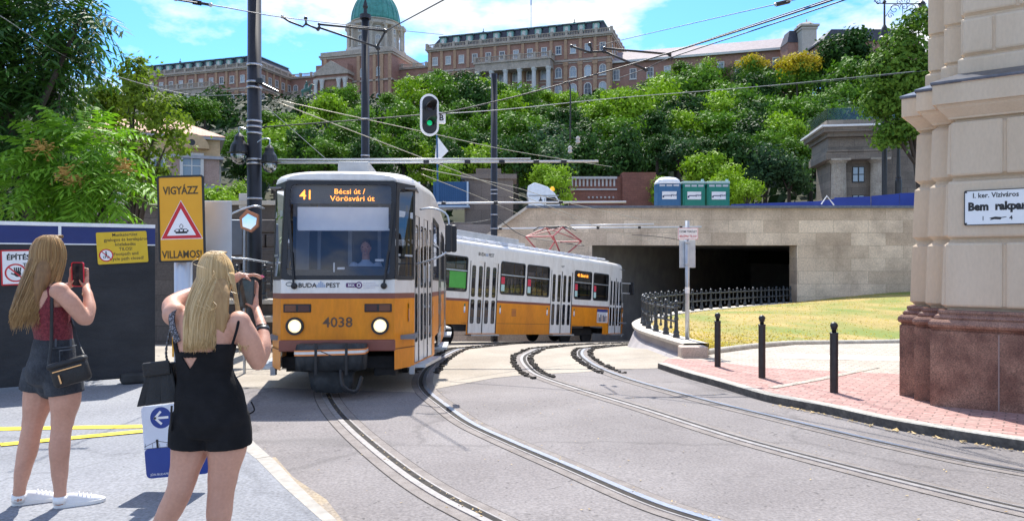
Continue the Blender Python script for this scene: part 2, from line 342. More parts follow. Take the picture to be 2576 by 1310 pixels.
# ------------------------------------------------------------------ ground
mb = MB(); rows = []
for y in [-30, -15, -5] + [k * 1.0 for k in range(0, 37)] + [40, 50, 60]:
    rows.append([(x, y, g(y)) for x in (-70, -40, -20, -8, 0, 8, 20, 40, 70)])
mb.grid(rows); struct(mb.build('road', asphalt))
mb = MB(); mb.quad((-3000, -3000, -7), (3000, -3000, -7), (3000, 3000, -7), (-3000, 3000, -7)); struct(mb.build('terrain', M('far_terrain', (0.08, 0.10, 0.05))))
struct(sheet('track_concrete_bed', [(-30, 10.9), (-3.4, 10.9), (-1.35, 10.5), (-0.3, 12.0), (0.15, 12.35), (1.2, 12.75), (1.75, 13.1), (2.6, 13.3), (3.3, 14.5), (3.3, 19), (14, 36), (16, 59), (-30, 59)], 0.004, bedconc))
# rails: (x, y) paths
A_ = [(0.9, 3.6), (0.26, 4.3), (-0.183, 4.94), (-0.606, 5.58), (-1.05, 6.42), (-1.70, 7.83), (-2.25, 9.2), (-2.69, 10.57), (-2.95, 12.0), (-3.1, 14), (-3.3, 18), (-3.6, 22)]
B_ = [(2.5, 3.4), (1.75, 4.4), (1.33, 4.94), (1.01, 5.38), (0.51, 6.34), (0.0, 7.31), (-0.45, 8.25), (-0.825, 9.36), (-1.2, 10.6), (-1.40, 11.8), (-1.47, 13.5), (-1.38, 15.6), (-1.05, 18), (-0.55, 21.5), (0.1, 25.5), (1.3, 30.1), (4.0, 33.56), (8.2, 38.9), (14, 46.5)]
C_ = [(5.2, 3.8), (3.9, 4.8), (3.55, 5.13), (3.06, 5.91), (2.44, 7.06), (2.10, 7.83), (1.585, 9.21), (0.955, 10.76), (0.54, 11.9), (0.30, 13.0), (0.20, 15.07), (0.55, 16.9), (1.75, 22), (3.2, 25.5), (5.2, 28.8), (8.2, 33), (14, 41)]
D_ = [(6.3, 4.8), (5.2, 5.45), (4.30, 6.21), (3.72, 7.17), (3.02, 8.73), (2.61, 9.72), (1.99, 11.5), (1.66, 12.9), (1.50, 14.3), (1.50, 15.9), (1.85, 17.6), (3.1, 21.6), (4.5, 24.6), (6.4, 27.9), (9.3, 32), (15, 40)]
def zr(p, dz): return Vector((p.x, p.y, g(p.y) + dz))
def rail(path, label, shiny, lip):
    pts = spline([(x, y, 0) for x, y in path], 10)
    mb = MB()
    prof = [(-0.139, 0.003, 2), (-0.131, 0.0045, 2), (-0.13, 0.0045, 0), (-0.036, 0.005, 0), (-0.032, 0.014, 1), (0.026, 0.014, 1), (0.028, 0.008, 2), (0.085, 0.008, 2), (0.087, 0.012, 3), (0.103, 0.012, 3), (0.108, 0.005, 0), (0.19, 0.0045, 0), (0.191, 0.0045, 2), (0.199, 0.003, 2)]
    rows = []
    for i, p in enumerate(pts):
        t = (pts[min(i + 1, len(pts) - 1)] - pts[max(i - 1, 0)]).normalized(); n = Vector((t.y, -t.x, 0)) * lip
        rows.append([zr(p + n * d, z) for d, z, _ in prof])
    k = len(prof)
    vs = [q for r in rows for q in r]; mb.v = [tuple(q) for q in vs]
    for i in range(len(rows) - 1):
        for j in range(k - 1):
            mb.f.append((i * k + j, i * k + j + 1, (i + 1) * k + j + 1, (i + 1) * k + j)); mb.sm.append(False)
            mb.m.append(prof[j][2] if prof[j][2] == prof[j + 1][2] else 2 if j == 6 else 0)
    o = mb.build('tram_rail', [rust, steel if shiny else steelw, groove, steelw]); tag(o, label, 'rail', 'rails set in the road'); return pts
# path runs away from the camera, n points to the right for +1
ra = rail(A_, 'worn grey grooved rail curving from under the left front of the nearer tram', False, 1)
rb = rail(B_, 'grooved rail curving from under the door side of the nearer tram towards the lower right', True, -1)
rc = rail(C_, 'dull brown rail of the right track, the one further from the kerb', False, 1)
rd = rail(D_, 'bright polished rail running closest to the red brick pavement kerb', True, -1)
# open ballast along the far rails
mb = MB(); rng = random.Random(3)
for pts, y0, y1 in ((rc, 11.9, 30), (rd, 12.6, 29), (rb, 12.5, 31)):
    for i in range(1, len(pts) - 1):
        p = pts[i]
        if not (y0 < p.y < y1): continue
        t = (pts[i + 1] - pts[i - 1]); L = t.length / 2; t.normalize(); n = Vector((t.y, -t.x, 0))
        for k in range(int(L * 60) + 1):
            sgn = rng.choice((-1, 1)); d = sgn * rng.uniform(0.13, 0.23); q = p + t * rng.uniform(-L / 2, L / 2) + n * d
            s = rng.uniform(0.02, 0.055); a = rng.uniform(0, 3)
            mb.box(zr(q, s * 0.25), (s, s * rng.uniform(.6, 1), s * rng.uniform(.5, 1.1)), X=(math.cos(a), math.sin(a), 0), Y=(-math.sin(a), math.cos(a), 0))
struct(mb.build('ballast', soil), 'dark ballast stones packed beside the open rails', 'ballast', 'stuff')
mb = MB()
for pts, y0, y1 in ((rc, 12.2, 30), (rd, 13.0, 29), (rb, 12.8, 31)):
    q = [p for p in pts if y0 < p.y < y1]
    for i in range(len(q) - 1):
        t = (q[i + 1] - q[i]).normalized(); n = Vector((t.y, -t.x, 0))
        for a, b in ((-0.22, -0.12), (0.12, 0.22)):
            mb.quad(zr(q[i] + n * a, .0075), zr(q[i] + n * b, .0075), zr(q[i + 1] + n * b, .0075), zr(q[i + 1] + n * a, .0075))
struct(mb.build('ballast_bed', soil))
# left pavement, its flush kerb and yellow lines
PZ = 0.14
inn = [(-0.2, 2.6), (-0.62, 3.5), (-1.157, 4.51), (-1.62, 5.25), (-2.09, 6.05), (-2.55, 6.75), (-3.1, 7.7), (-3.9, 9.3), (-4.4, 10.6)]
outk = [(-.1, 2.6), (-.55, 3.5), (-1.086, 4.55), (-1.30, 4.9), (-1.56, 5.35), (-1.91, 5.98), (-2.30, 6.63), (-2.88, 7.65), (-3.72, 9.27), (-4.24, 10.62)]
struct(sheet('left_pavement', inn + [(-5.0, 10.9), (-14, 10.2), (-14, 2.6)], PZ, pave_asph, thick=0.3))
struct(sheet('pavement_kerb', inn + outk[::-1], PZ + 0.002, kerbl, thick=0.3))
mb = MB()
def ribbon(mb, pts, wd, dz):
    pts = [Vector((x, y, 0)) for x, y in pts]
    for i in range(len(pts) - 1):
        t = (pts[i + 1] - pts[i]).normalized(); n = Vector((t.y, -t.x, 0)) * wd / 2
        mb.quad(zr(pts[i] - n, dz), zr(pts[i] + n, dz), zr(pts[i + 1] + n, dz), zr(pts[i + 1] - n, dz))
ribbon(mb, [(-7.5, 7.1), (-5.04, 7.26), (-3.2, 7.43)], 0.17, PZ + 0.005)
ribbon(mb, [(-6.2, 6.1), (-4.53, 6.56), (-3.25, 7.33)], 0.15, PZ + 0.009)
ribbon(mb, [(-5.5, 6.9), (-4.85, 6.72)], 0.15, PZ + 0.013)
struct(mb.build('yellow_line_marking', yline))
# dusty strip beside the left kerb
dust = M('roadside_dust', (0.36, 0.29, 0.20), (0.27, 0.23, 0.19), scale=5, rough=0.95, fine=0.3, fscale=40)
o2 = [(x + 0.16 + 0.05 * math.sin(i * 2.1), y + 0.06) for i, (x, y) in enumerate(outk[:7])]
struct(sheet('roadside_dust', outk[:7] + o2[::-1], 0.004, dust))
# right pavement
KP = [(2.69, 13.3), (2.80, 12.6), (2.93, 11.9), (3.12, 11.1), (3.37, 9.85), (3.60, 9.3), (3.84, 8.83), (4.13, 8.05), (4.54, 7.42), (4.95, 6.90), (5.6, 6.25), (7.5, 5.0), (12, 3.0)]
RZ = 0.10
struct(sheet('red_brick_pavement', KP + [(16, 3), (16, 8), (7.6, 11.2), (6.1, 11.8), (4.35, 12.56), (3.46, 13.9), (2.95, 14.0)], RZ, redpav, thick=0.3))
struct(sheet('grey_brick_pavement', [(3.46, 13.9), (4.35, 12.56), (6.1, 11.8), (7.6, 11.2), (16, 8), (30, 14), (30, 30), (13, 21.8), (10.6, 20.0), (3.62, 14.9), (2.95, 14.0)], RZ, greypav, thick=0.3))
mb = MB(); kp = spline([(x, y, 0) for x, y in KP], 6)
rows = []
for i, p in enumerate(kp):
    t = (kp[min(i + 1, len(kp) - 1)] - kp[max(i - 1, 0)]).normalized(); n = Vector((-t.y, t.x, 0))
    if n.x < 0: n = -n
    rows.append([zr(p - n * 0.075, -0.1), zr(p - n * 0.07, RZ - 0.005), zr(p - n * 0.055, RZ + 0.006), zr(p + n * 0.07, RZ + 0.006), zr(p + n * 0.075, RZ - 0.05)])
mb.grid(rows); mb.m = [1 if k % 4 == 0 else 0 for k in range(len(mb.m))]; struct(mb.build('right_kerb', [kerbm, M('shaded_kerb_face', (0.07, 0.065, 0.06), (0.13, 0.12, 0.105), scale=6, rough=.9, fine=.25, fscale=30)]))  # kerb face darker than its top: shade put into the colour, with some grime
mb = MB(); ribbon(mb, [(5.2, 14.4), (6.3, 14.2), (7.7, 13.9)], 0.9, RZ + 0.004); struct(mb.build('pale_paving_band', palepav))
mb = MB(); ribbon(mb, [(3.6, 10.25), (4.6, 11.1), (6.2, 12.6)], 0.13, RZ + 0.007); struct(mb.build('paving_slab_strip', greypav))
# low retaining wall with coping round the lawn
CW = [(3.62, 14.45), (3.52, 15.6), (3.44, 16.8), (3.38, 18.0), (3.44, 19.2), (3.66, 20.8), (4.1, 22.4), (4.75, 24.1), (5.6, 25.8), (6.5, 27.3), (7.5, 28.7), (8.55, 30), (9.33, 31), (10.1, 32), (10.95, 33), (11.8, 34), (12.65, 35), (13.55, 36.02)]
def cz(y): return -0.02 - (y - 15.8) * 0.0195
cw = spline([(x, y, 0) for x, y in CW], 5)
t0 = thing('retaining_wall', 'curved low stone wall with pale coping under the black iron railing', 'wall', (3.5, 16, -0.4))
mb = MB(); mc = MB(); rows = []; rc_ = []
for i, p in enumerate(cw):
    t = (cw[min(i + 1, len(cw) - 1)] - cw[max(i - 1, 0)]).normalized(); n = Vector((-t.y, t.x, 0))       # n to the track side
    z = cz(p.y); gz = g(p.y) - 0.05
    q = lambda d, zz: Vector((p.x, p.y, zz)) + n * d
    rows.append([q(0.16, z - 0.08), q(0.17, z - 0.25), q(0.24, z - 0.27), q(0.42 , gz), q(-0.2, gz), q(-0.2, z - 0.08)])
    rc_.append([q(-0.24, z - 0.08), q(-0.24, z - 0.01), q(-0.22, z), q(0.26, z), q(0.28, z - 0.015), q(0.27, z - 0.08)])
mb.grid(rows, close=True); mc.grid(rc_, close=True)
mb.build('wall', render_g, t0); mc.build('coping', stonel, t0)
mb = MB(); mb.box((3.50, 14.30, -0.26), (0.52, 0.34, 0.46), ch=0.03); mb.build('end_block', pinkst, t0)
# lawn
grass = M('dry_grass', (0.41, 0.30, 0.105), (0.30, 0.235, 0.07), scale=1.3, rough=0.95, fine=0.35, fscale=25, bump=0.6, bscale=25)
nt = grass.node_tree; b = nt.nodes['Principled BSDF']; src = b.inputs['Base Color'].links[0].from_socket
tcn = nt.nodes.new('ShaderNodeTexCoord'); n1 = nt.nodes.new('ShaderNodeTexNoise'); n1.inputs['Scale'].default_value = 0.35; n1.inputs['Detail'].default_value = 6
nt.links.new(tcn.outputs['Object'], n1.inputs['Vector']); rr = nt.nodes.new('ShaderNodeValToRGB'); rr.color_ramp.elements[0].position = 0.43; rr.color_ramp.elements[1].position = 0.62
nt.links.new(n1.outputs['Fac'], rr.inputs['Fac']); mm = nt.nodes.new('ShaderNodeMix'); mm.data_type = 'RGBA'; nt.links.new(rr.outputs['Color'], mm.inputs[0]); nt.links.new(src, mm.inputs[6]); mm.inputs[7].default_value = (0.17, 0.215, 0.04, 1); nt.links.new(mm.outputs[2], b.inputs['Base Color'])
LR = [(3.78, 14.75), (4.3, 15.25), (5.2, 16.1), (6.4, 17.0), (7.8, 18.1), (9.2, 19.1), (10.6, 20.2), (12.5, 21.7), (15, 24), (18, 27), (21, 30), (23, 33), (25, 36.02)]
Lp = [q for q in spline([(x - 0.0, y, cz(y)) for x, y in CW], 8)]; 
def lerp_path(pts, t):
    ls = [0]
    for i in range(len(pts) - 1): ls.append(ls[-1] + (pts[i + 1] - pts[i]).length)
    d = t * ls[-1]
    for i in range(len(pts) - 1):
        if d <= ls[i + 1] or i == len(pts) - 2:
            k = (d - ls[i]) / max(1e-9, ls[i + 1] - ls[i]); return pts[i].lerp(pts[i + 1], min(1, max(0, k)))
Lp = [Vector((p.x + 0.2, p.y, p.z - 0.03)) for p in Lp]
Rp = [Vector((x, y, g(min(y, 22)) + RZ + 0.03 + max(0, y - 20) * 0.055)) for x, y in LR]
def lawn(s, t):
    a = lerp_path(Lp, t); c = lerp_path(Rp, t); q = a.lerp(c, s); q.z += 0.5 * math.sin(math.pi * s) * t * 0.55 + 0.012 * noise.noise(Vector((q.x * 2, q.y * 2, 0))); return q
LG = [[lawn(i / 30, j / 60) for i in range(31)] for j in range(61)]
mb = MB(); mb.grid(LG); struct(mb.build('lawn', grass, smooth=True))
mb = MB(); rng = random.Random(5)
for k in range(7000):
    t = rng.random() ** 1.5; s = rng.random(); q = lawn(s, t); a = rng.uniform(0, 6.28); h = rng.uniform(0.012, 0.035); wd = rng.uniform(0.015, 0.04)
    dx = Vector((math.cos(a), math.sin(a), 0)); tip = q + Vector((rng.uniform(-.04, .04), rng.uniform(-.04, .04), h))
    mb.add([q - dx * wd - Vector((0, 0, .01)), q + dx * wd - Vector((0, 0, .01)), tip], [(0, 1, 2)])
struct(mb.build('grass_tufts', MLEAF('dry_tufts', (.26, .20, .06), (.42, .31, .10), trans=.5), fix=False), 'short dry grass tufts on the sloping lawn', 'grass', 'stuff')
mb = MB(); pts = spline([Vector((x - 0.04, y - 0.06, g(min(y, 22)) + RZ + 0.02 + max(0, y - 20) * 0.055)) for x, y in LR], 4); mb.tube(pts, 0.085, 8); struct(mb.build('lawn_kerb', kerbm, smooth=True))
# ------------------------------------------------------------------ underpass bridge
t0 = thing('underpass_bridge', 'sandstone underpass bridge with a wide dark opening for the tram tracks', 'bridge', (8, 36, -2))
BY = 36.0; ZT = 4.16; ZL = 2.36
mb = MB()
mb.prism([(13.88, -3.5), (40, -3.5), (40, ZT), (3.9, ZT), (3.9, ZL), (13.88, ZL)], (0, BY + 1.0, 0), (1, 0, 0), (0, 0, 1), (0, -1, 0), 1.0)
mb.prism([(3.9, -3.5), (3.9, ZT), (0.75, ZT), (-1.8, 2.38), (-9, -1.2), (-9, -3.5)], (0, BY + 1.003, 0), (1, 0, 0), (0, 0, 1), (0, -1, 0), 1.0)
mb.build('wall', bridge_m, t0)
mb = MB(); mb.box((20.4, BY + 0.45, ZT + 0.06), (39.4, 1.2, 0.12)); mb.build('coping', lead, t0)
mb = MB(); d = Vector((0.75 + 9, 0, ZT + 1.2 - 0.0)).normalized(); a = Vector((0.75, BY + 0.45, ZT)); c2 = Vector((-9, BY + 0.45, -1.2))
for p0, p1 in ((a, Vector((-1.8, BY + .45, 2.38))), (Vector((-1.8, BY + .45, 2.38)), c2)):
    d = (p0 - p1).normalized(); mb.box((p0 + p1) / 2 + Vector((0, 0, 0.05)), ((p0 - p1).length, 1.15, 0.12), X=d, Y=(0, 1, 0))
mb.build('sloping_coping', stonel, t0)
mb = MB()
mb.prism([(3.9, BY + 1), (20, 62), (20, 62.3), (3.5, BY + 1)], (0, 0, -5), (1, 0, 0), (0, 1, 0), (0, 0, 1), 5 + ZL + 0.2)
mb.prism([(13.88, BY + 1), (34, 62), (34.3, 62), (14.3, BY + 1)], (0, 0, -5), (1, 0, 0), (0, 1, 0), (0, 0, 1), 5 + ZL + 0.2)
mb.box((19, 62.5, -1), (36, 0.5, 8))
mb.build('tunnel_wall', concdark, t0)
mb = MB(); mb.box((18, 49.6, ZL + 0.15), (34, 25.1, 0.3)); mb.build('tunnel_ceiling', concdark, t0)
mb = MB(); mb.box((40, 50.5, 3.0), (72, 26, 0.9)); mb.box((-1.2, 50.5, -0.5), (9, 26, 7.9)); mb.box((-24, 52, -1.5), (36, 22, 6)); struct(mb.build('upper_road', asphalt))
# ------------------------------------------------------------------ corner building on the right
e = Vector((0.788, -0.616, 0)); nb = Vector((0.616, 0.788, 0)); C0 = Vector((5.01, 8.86, 0)); UP = Vector((0, 0, 1))
t0 = thing('corner_building', 'cream rusticated corner building on a polished red granite base', 'building', (6, 9.5, -0.1))
base = [(9, 0), (0, 0), (0, .3), (-.22, .3), (-.22, .6), (-.44, .6), (-.44, 9), (9, 9)]
def ploop(dl, z): return [C0 + e * (a + (dl if a < 5 else 0)) + nb * (b + (dl if b < 5 else 0)) + UP * z for a, b in base]
def loft(prof, mat, name):
    mb = MB(); mb.grid([ploop(dl, z) for z, dl in prof], close=True); return mb.build(name, mat, t0)
loft([(-.4, 0), (.78, 0), (.80, .02), (.815, .012), (.83, -.012), (.86, -.022), (.89, -.014), (.915, .01), (.925, .035), (.94, .03), (.965, .045), (.985, .075), (1.0, .07), (1.03, .075), (1.033, .16)], granite, 'granite_plinth')
pr = [(1.02, .15)]
def row(z0, z1, d0, d1, gd=.055, c=.05): return [(z0, d0 + gd), (z0 + .012, d0 + gd), (z0 + c + .012, d0), (z1 - c - .012, d1), (z1 - .012, d1 + gd), (z1, d1 + gd)]
pr += row(1.03, 1.86, .105, .125) + row(1.86, 2.59, .128, .150) + row(2.59, 3.30, .153, .172)
pr += [(3.31, .17), (3.33, .165), (3.38, .12), (3.43, .075), (3.455, .06), (3.46, .05), (3.475, .05), (3.478, .02), (3.71, .02)]
loft(pr, plaster, 'rusticated_wall')
loft([(3.712, .005), (3.73, .0), (3.745, .0), (3.80, .12), (3.86, .26)], lead, 'cornice_flashing')
pr = [(3.80, .27), (3.865, .255), (4.02, .255), (4.035, .265), (4.05, .29)]
zz = 4.06
for h in (.48, .52, .52, .55, .55, .55): pr += row(zz, zz + h, .285, .285, .03, .02); zz += h
loft(pr + [(zz + .3, .285)], plaster, 'upper_wall')
# proud blocks with joints on the long face
mb = MB()
def block(a0, a1, z0, z1, d0, d1, th=.02):
    c = C0 + e * ((a0 + a1) / 2) + nb * ((d0 + d1) / 2 + .02) + UP * ((z0 + z1) / 2)
    tilt = (d1 - d0) / (z1 - z0); zz = (UP + nb * tilt).normalized(); yy = zz.cross(e)
    mb.box(c, (a1 - a0, .09, z1 - z0), X=e, Y=yy, Z=zz, ch=.03)
for z0, z1, d0, d1, js in ((1.07, 1.83, .105, .125, (.13, .735, 1.35, 2.0, 2.7)), (1.89, 2.56, .128, .150, (.15, 1.1, 1.75, 2.5)), (2.62, 3.27, .153, .172, (.18, .735, 1.35, 2.0, 2.7))):
    for i in range(len(js) - 1): block(js[i] + .012, js[i + 1] - .012, z0, z1, d0, d1)
zz = 4.06; sh = (.62, .85, .70, .9, .65, .8)
for r_, h in enumerate((.48, .52, .52, .55, .55, .55)):
    js = [.295, sh[r_], sh[r_] + .75, sh[r_] + 1.5]
    for i in range(3): block(js[i] + .008, js[i + 1] - .008, zz + .03, zz + h - .03, .285, .285)
    zz += h
mb.build('rustication', plaster, t0)
mb = MB()
for a in (.69, 1.42, 2.2): mb.box(C0 + e * a - nb * 0.0015 + UP * .33, (.012, .005, .88), X=e, Y=nb)
mb.build('plinth_joint', M('granite_joint', (0.3, 0.22, 0.2)), t0)
# street name plate
so = C0 + e * .68 + nb * .0955 + UP * 2.235
t1 = thing('street_sign', 'white enamel street name plate with black lettering on the cream wall', 'sign', so)
zt = (UP + nb * .03).normalized(); yt = zt.cross(e)
enam = M('white_enamel', (0.80, 0.83, 0.84), (0.84, 0.86, 0.87), scale=3, rough=0.2, coat=0.4); ink = M('sign_black', (0.01, 0.01, 0.012), rough=0.4)
mb = MB(); mb.prism(rrect(.68, .41, .02), so, e, zt, -yt, .012); mb.build('plate', enam, t1)
mb = MB(); mb.ring(rrect(.68, .41, .02), rrect(.662, .392, .016), so - yt * .012, e, zt, -yt, .004)
text(mb, 'I. ker. Víziváros', so - yt * .0125 + zt * .115 - e * .03, e, zt, .08, bold=.02, squeeze=.9)
text(mb, 'Bem  rakpart', so - yt * .0125 - zt * .03, e, zt, .128, bold=.055, squeeze=.88)
text(mb, '1', so - yt * .0125 - e * .15 - zt * .15, e, zt, .07, bold=.01); text(mb, '4', so - yt * .0125 + e * .12 - zt * .15, e, zt, .07, bold=.01)
mb.prism([(-.09, -.125), (-.03, -.11), (.03, -.118), (.08, -.112), (.075, -.12), (.03, -.128), (.02, -.145), (-.04, -.14), (-.085, -.15), (-.07, -.135)], so - yt * .0125, e, zt, -yt, .001)
mb.build('lettering', ink, t1)
mb = MB()
for a in (-.32, .32):
    for z in (-.185, .185): mb.lathe([(.012, 0), (.010, .006)], so - yt * .014 + e * a + zt * z, 8, X=e, Y=zt, Z=-yt)
mb.build('screw', black, t1)
# ------------------------------------------------------------------ castle hill
def hz(x, y):
    if y < 62: return 3.4
    z = 3.4 + (min(y, 236) - 62) * 0.288
    return z
hill = M('hill_soil', (0.015, 0.025, 0.010), (0.045, 0.045, 0.02), scale=0.12, rough=1.0)
mb = MB(); rows = []
for y in [61, 62] + list(range(70, 240, 10)) + [260, 330, 420]:
    rows.append([(x, y, hz(x, y) + noise.noise(Vector((x * .05, y * .05, 0))) * 0.8 - (2.0 if y < 62 else 0)) for x in range(-320, 331, 13)])
mb.grid(rows); struct(mb.build('hillside', hill, smooth=True))
# ------------------------------------------------------------------ castle (one facade line, local x along it, y away, z up)
terra = M('terracotta_wall', (0.33, 0.175, 0.135), (0.40, 0.225, 0.175), scale=0.35, rough=0.9, fine=0.12, fscale=1.5)
trim = M('facade_trim', (0.42, 0.35, 0.29), (0.50, 0.42, 0.35), scale=0.5, rough=0.9, fine=0.15, fscale=2)
ochre = M('pilaster_stone', (0.44, 0.27, 0.17), (0.50, 0.32, 0.21), scale=0.5, rough=0.9, fine=0.1, fscale=2)
slate = M('slate_roof', (0.04, 0.04, 0.055), (0.065, 0.065, 0.085), scale=0.6, rough=0.6, fine=0.15, fscale=3)
copper = M('copper_roof', (0.20, 0.40, 0.36), (0.28, 0.49, 0.45), scale=0.4, rough=0.5)
domec = M('dome_copper', (0.045, 0.235, 0.20), (0.085, 0.33, 0.285), scale=0.25, rough=0.45, fine=0.2, fscale=1.2)
winw = M('window_frame_stone', (0.62, 0.6, 0.57), rough=0.8)
pane = M('window_pane', (0.10, 0.13, 0.18), (0.18, 0.22, 0.28), scale=0.3, rough=0.12, spec=0.8)
nt = pane.node_tree; b = nt.nodes['Principled BSDF']; oi = nt.nodes.new('ShaderNodeObjectInfo'); rp_ = nt.nodes.new('ShaderNodeValToRGB'); rp_.color_ramp.elements[0].color = (.03, .035, .05, 1); rp_.color_ramp.elements[1].color = (.50, .55, .60, 1); nt.links.new(oi.outputs['Random'], rp_.inputs['Fac']); nt.links.new(rp_.outputs['Color'], b.inputs['Base Color'])
tile = M('pinkgrey_tiles', (0.27, 0.22, 0.23), (0.34, 0.29, 0.30), scale=0.8, rough=0.8, fine=0.15, fscale=4)
BZ = 54.0
e1 = Vector((.952, -.306, 0)); e2 = Vector((.306, .952, 0)); PO = Vector((-29.8, 265, BZ))
PM = Matrix.Translation(PO) @ Matrix(((e1.x, e2.x, 0, 0), (e1.y, e2.y, 0, 0), (0, 0, 1, 0), (0, 0, 0, 1)))
X_, Y_, Z_ = (1, 0, 0), (0, 1, 0), (0, 0, 1)
def arch_outline(w, h, arch, n=8):
    if not arch: return [(-w / 2, 0), (w / 2, 0), (w / 2, h), (-w / 2, h)]
    r = w / 2; return [(-r, 0), (r, 0)] + [(r * math.cos(math.pi * i / n), h - r + r * math.sin(math.pi * i / n)) for i in range(n + 1)]
_wc = {}
def window(parent, w, h, arch, pos, face):
    """face: outward unit vector in the parent's frame; the window is built once and copied"""
    k = (w, h, arch)
    if k not in _wc:
        mb = MB(); f = .28
        o = arch_outline(w + 2 * f, h + 2 * f, arch); i = [(x, z + f) for x, z in arch_outline(w, h, arch)]
        mb.ring(o, i, (0, 0, -f), X_, Z_, (0, -1, 0), .22, 0)
        mb.box((0, -.1, -f - .08), (w + .9, .45, .2), mi=0)
        mb.prism(arch_outline(w, h, arch), (0, 0, 0), X_, Z_, (0, -1, 0), .06, 1)
        mb.box((0, -.08, h / 2), (.1, .05, h), mi=0); mb.box((0, -.075, h * .6), (w, .05, .1), mi=0)
        o = mb.build('window', [winw, pane], parent); _wc[k] = o
    else:
        o = _wc[k].copy(); COL.objects.link(o); o.parent = parent
    o.location = pos; o.rotation_euler = (0, 0, math.atan2(face[0], -face[1])); return o
def baluster(mb, p0, p1, z, h=1.5, sp=5.0, post=.9):
    p0 = Vector(p0); p1 = Vector(p1); d = (p1 - p0); L = d.length; d.normalize(); nn = Vector((-d.y, d.x, 0))
    mid = (p0 + p1) / 2
    mb.box(mid + UP * (z + .15), (L, .5, .3), X=d, Y=nn); mb.box(mid + UP * (z + h - .12), (L, .5, .24), X=d, Y=nn)
    n = max(1, round(L / sp))
    for i in range(n + 1): mb.box(p0 + d * (L * i / n) + UP * (z + h / 2 + .15), (post, post * .8, h + .3), X=d, Y=nn)
    m = int(L / .55)
    for i in range(m): mb.box(p0 + d * (L * (i + .5) / m) + UP * (z + h / 2), (.2, .2, h), X=d, Y=nn)
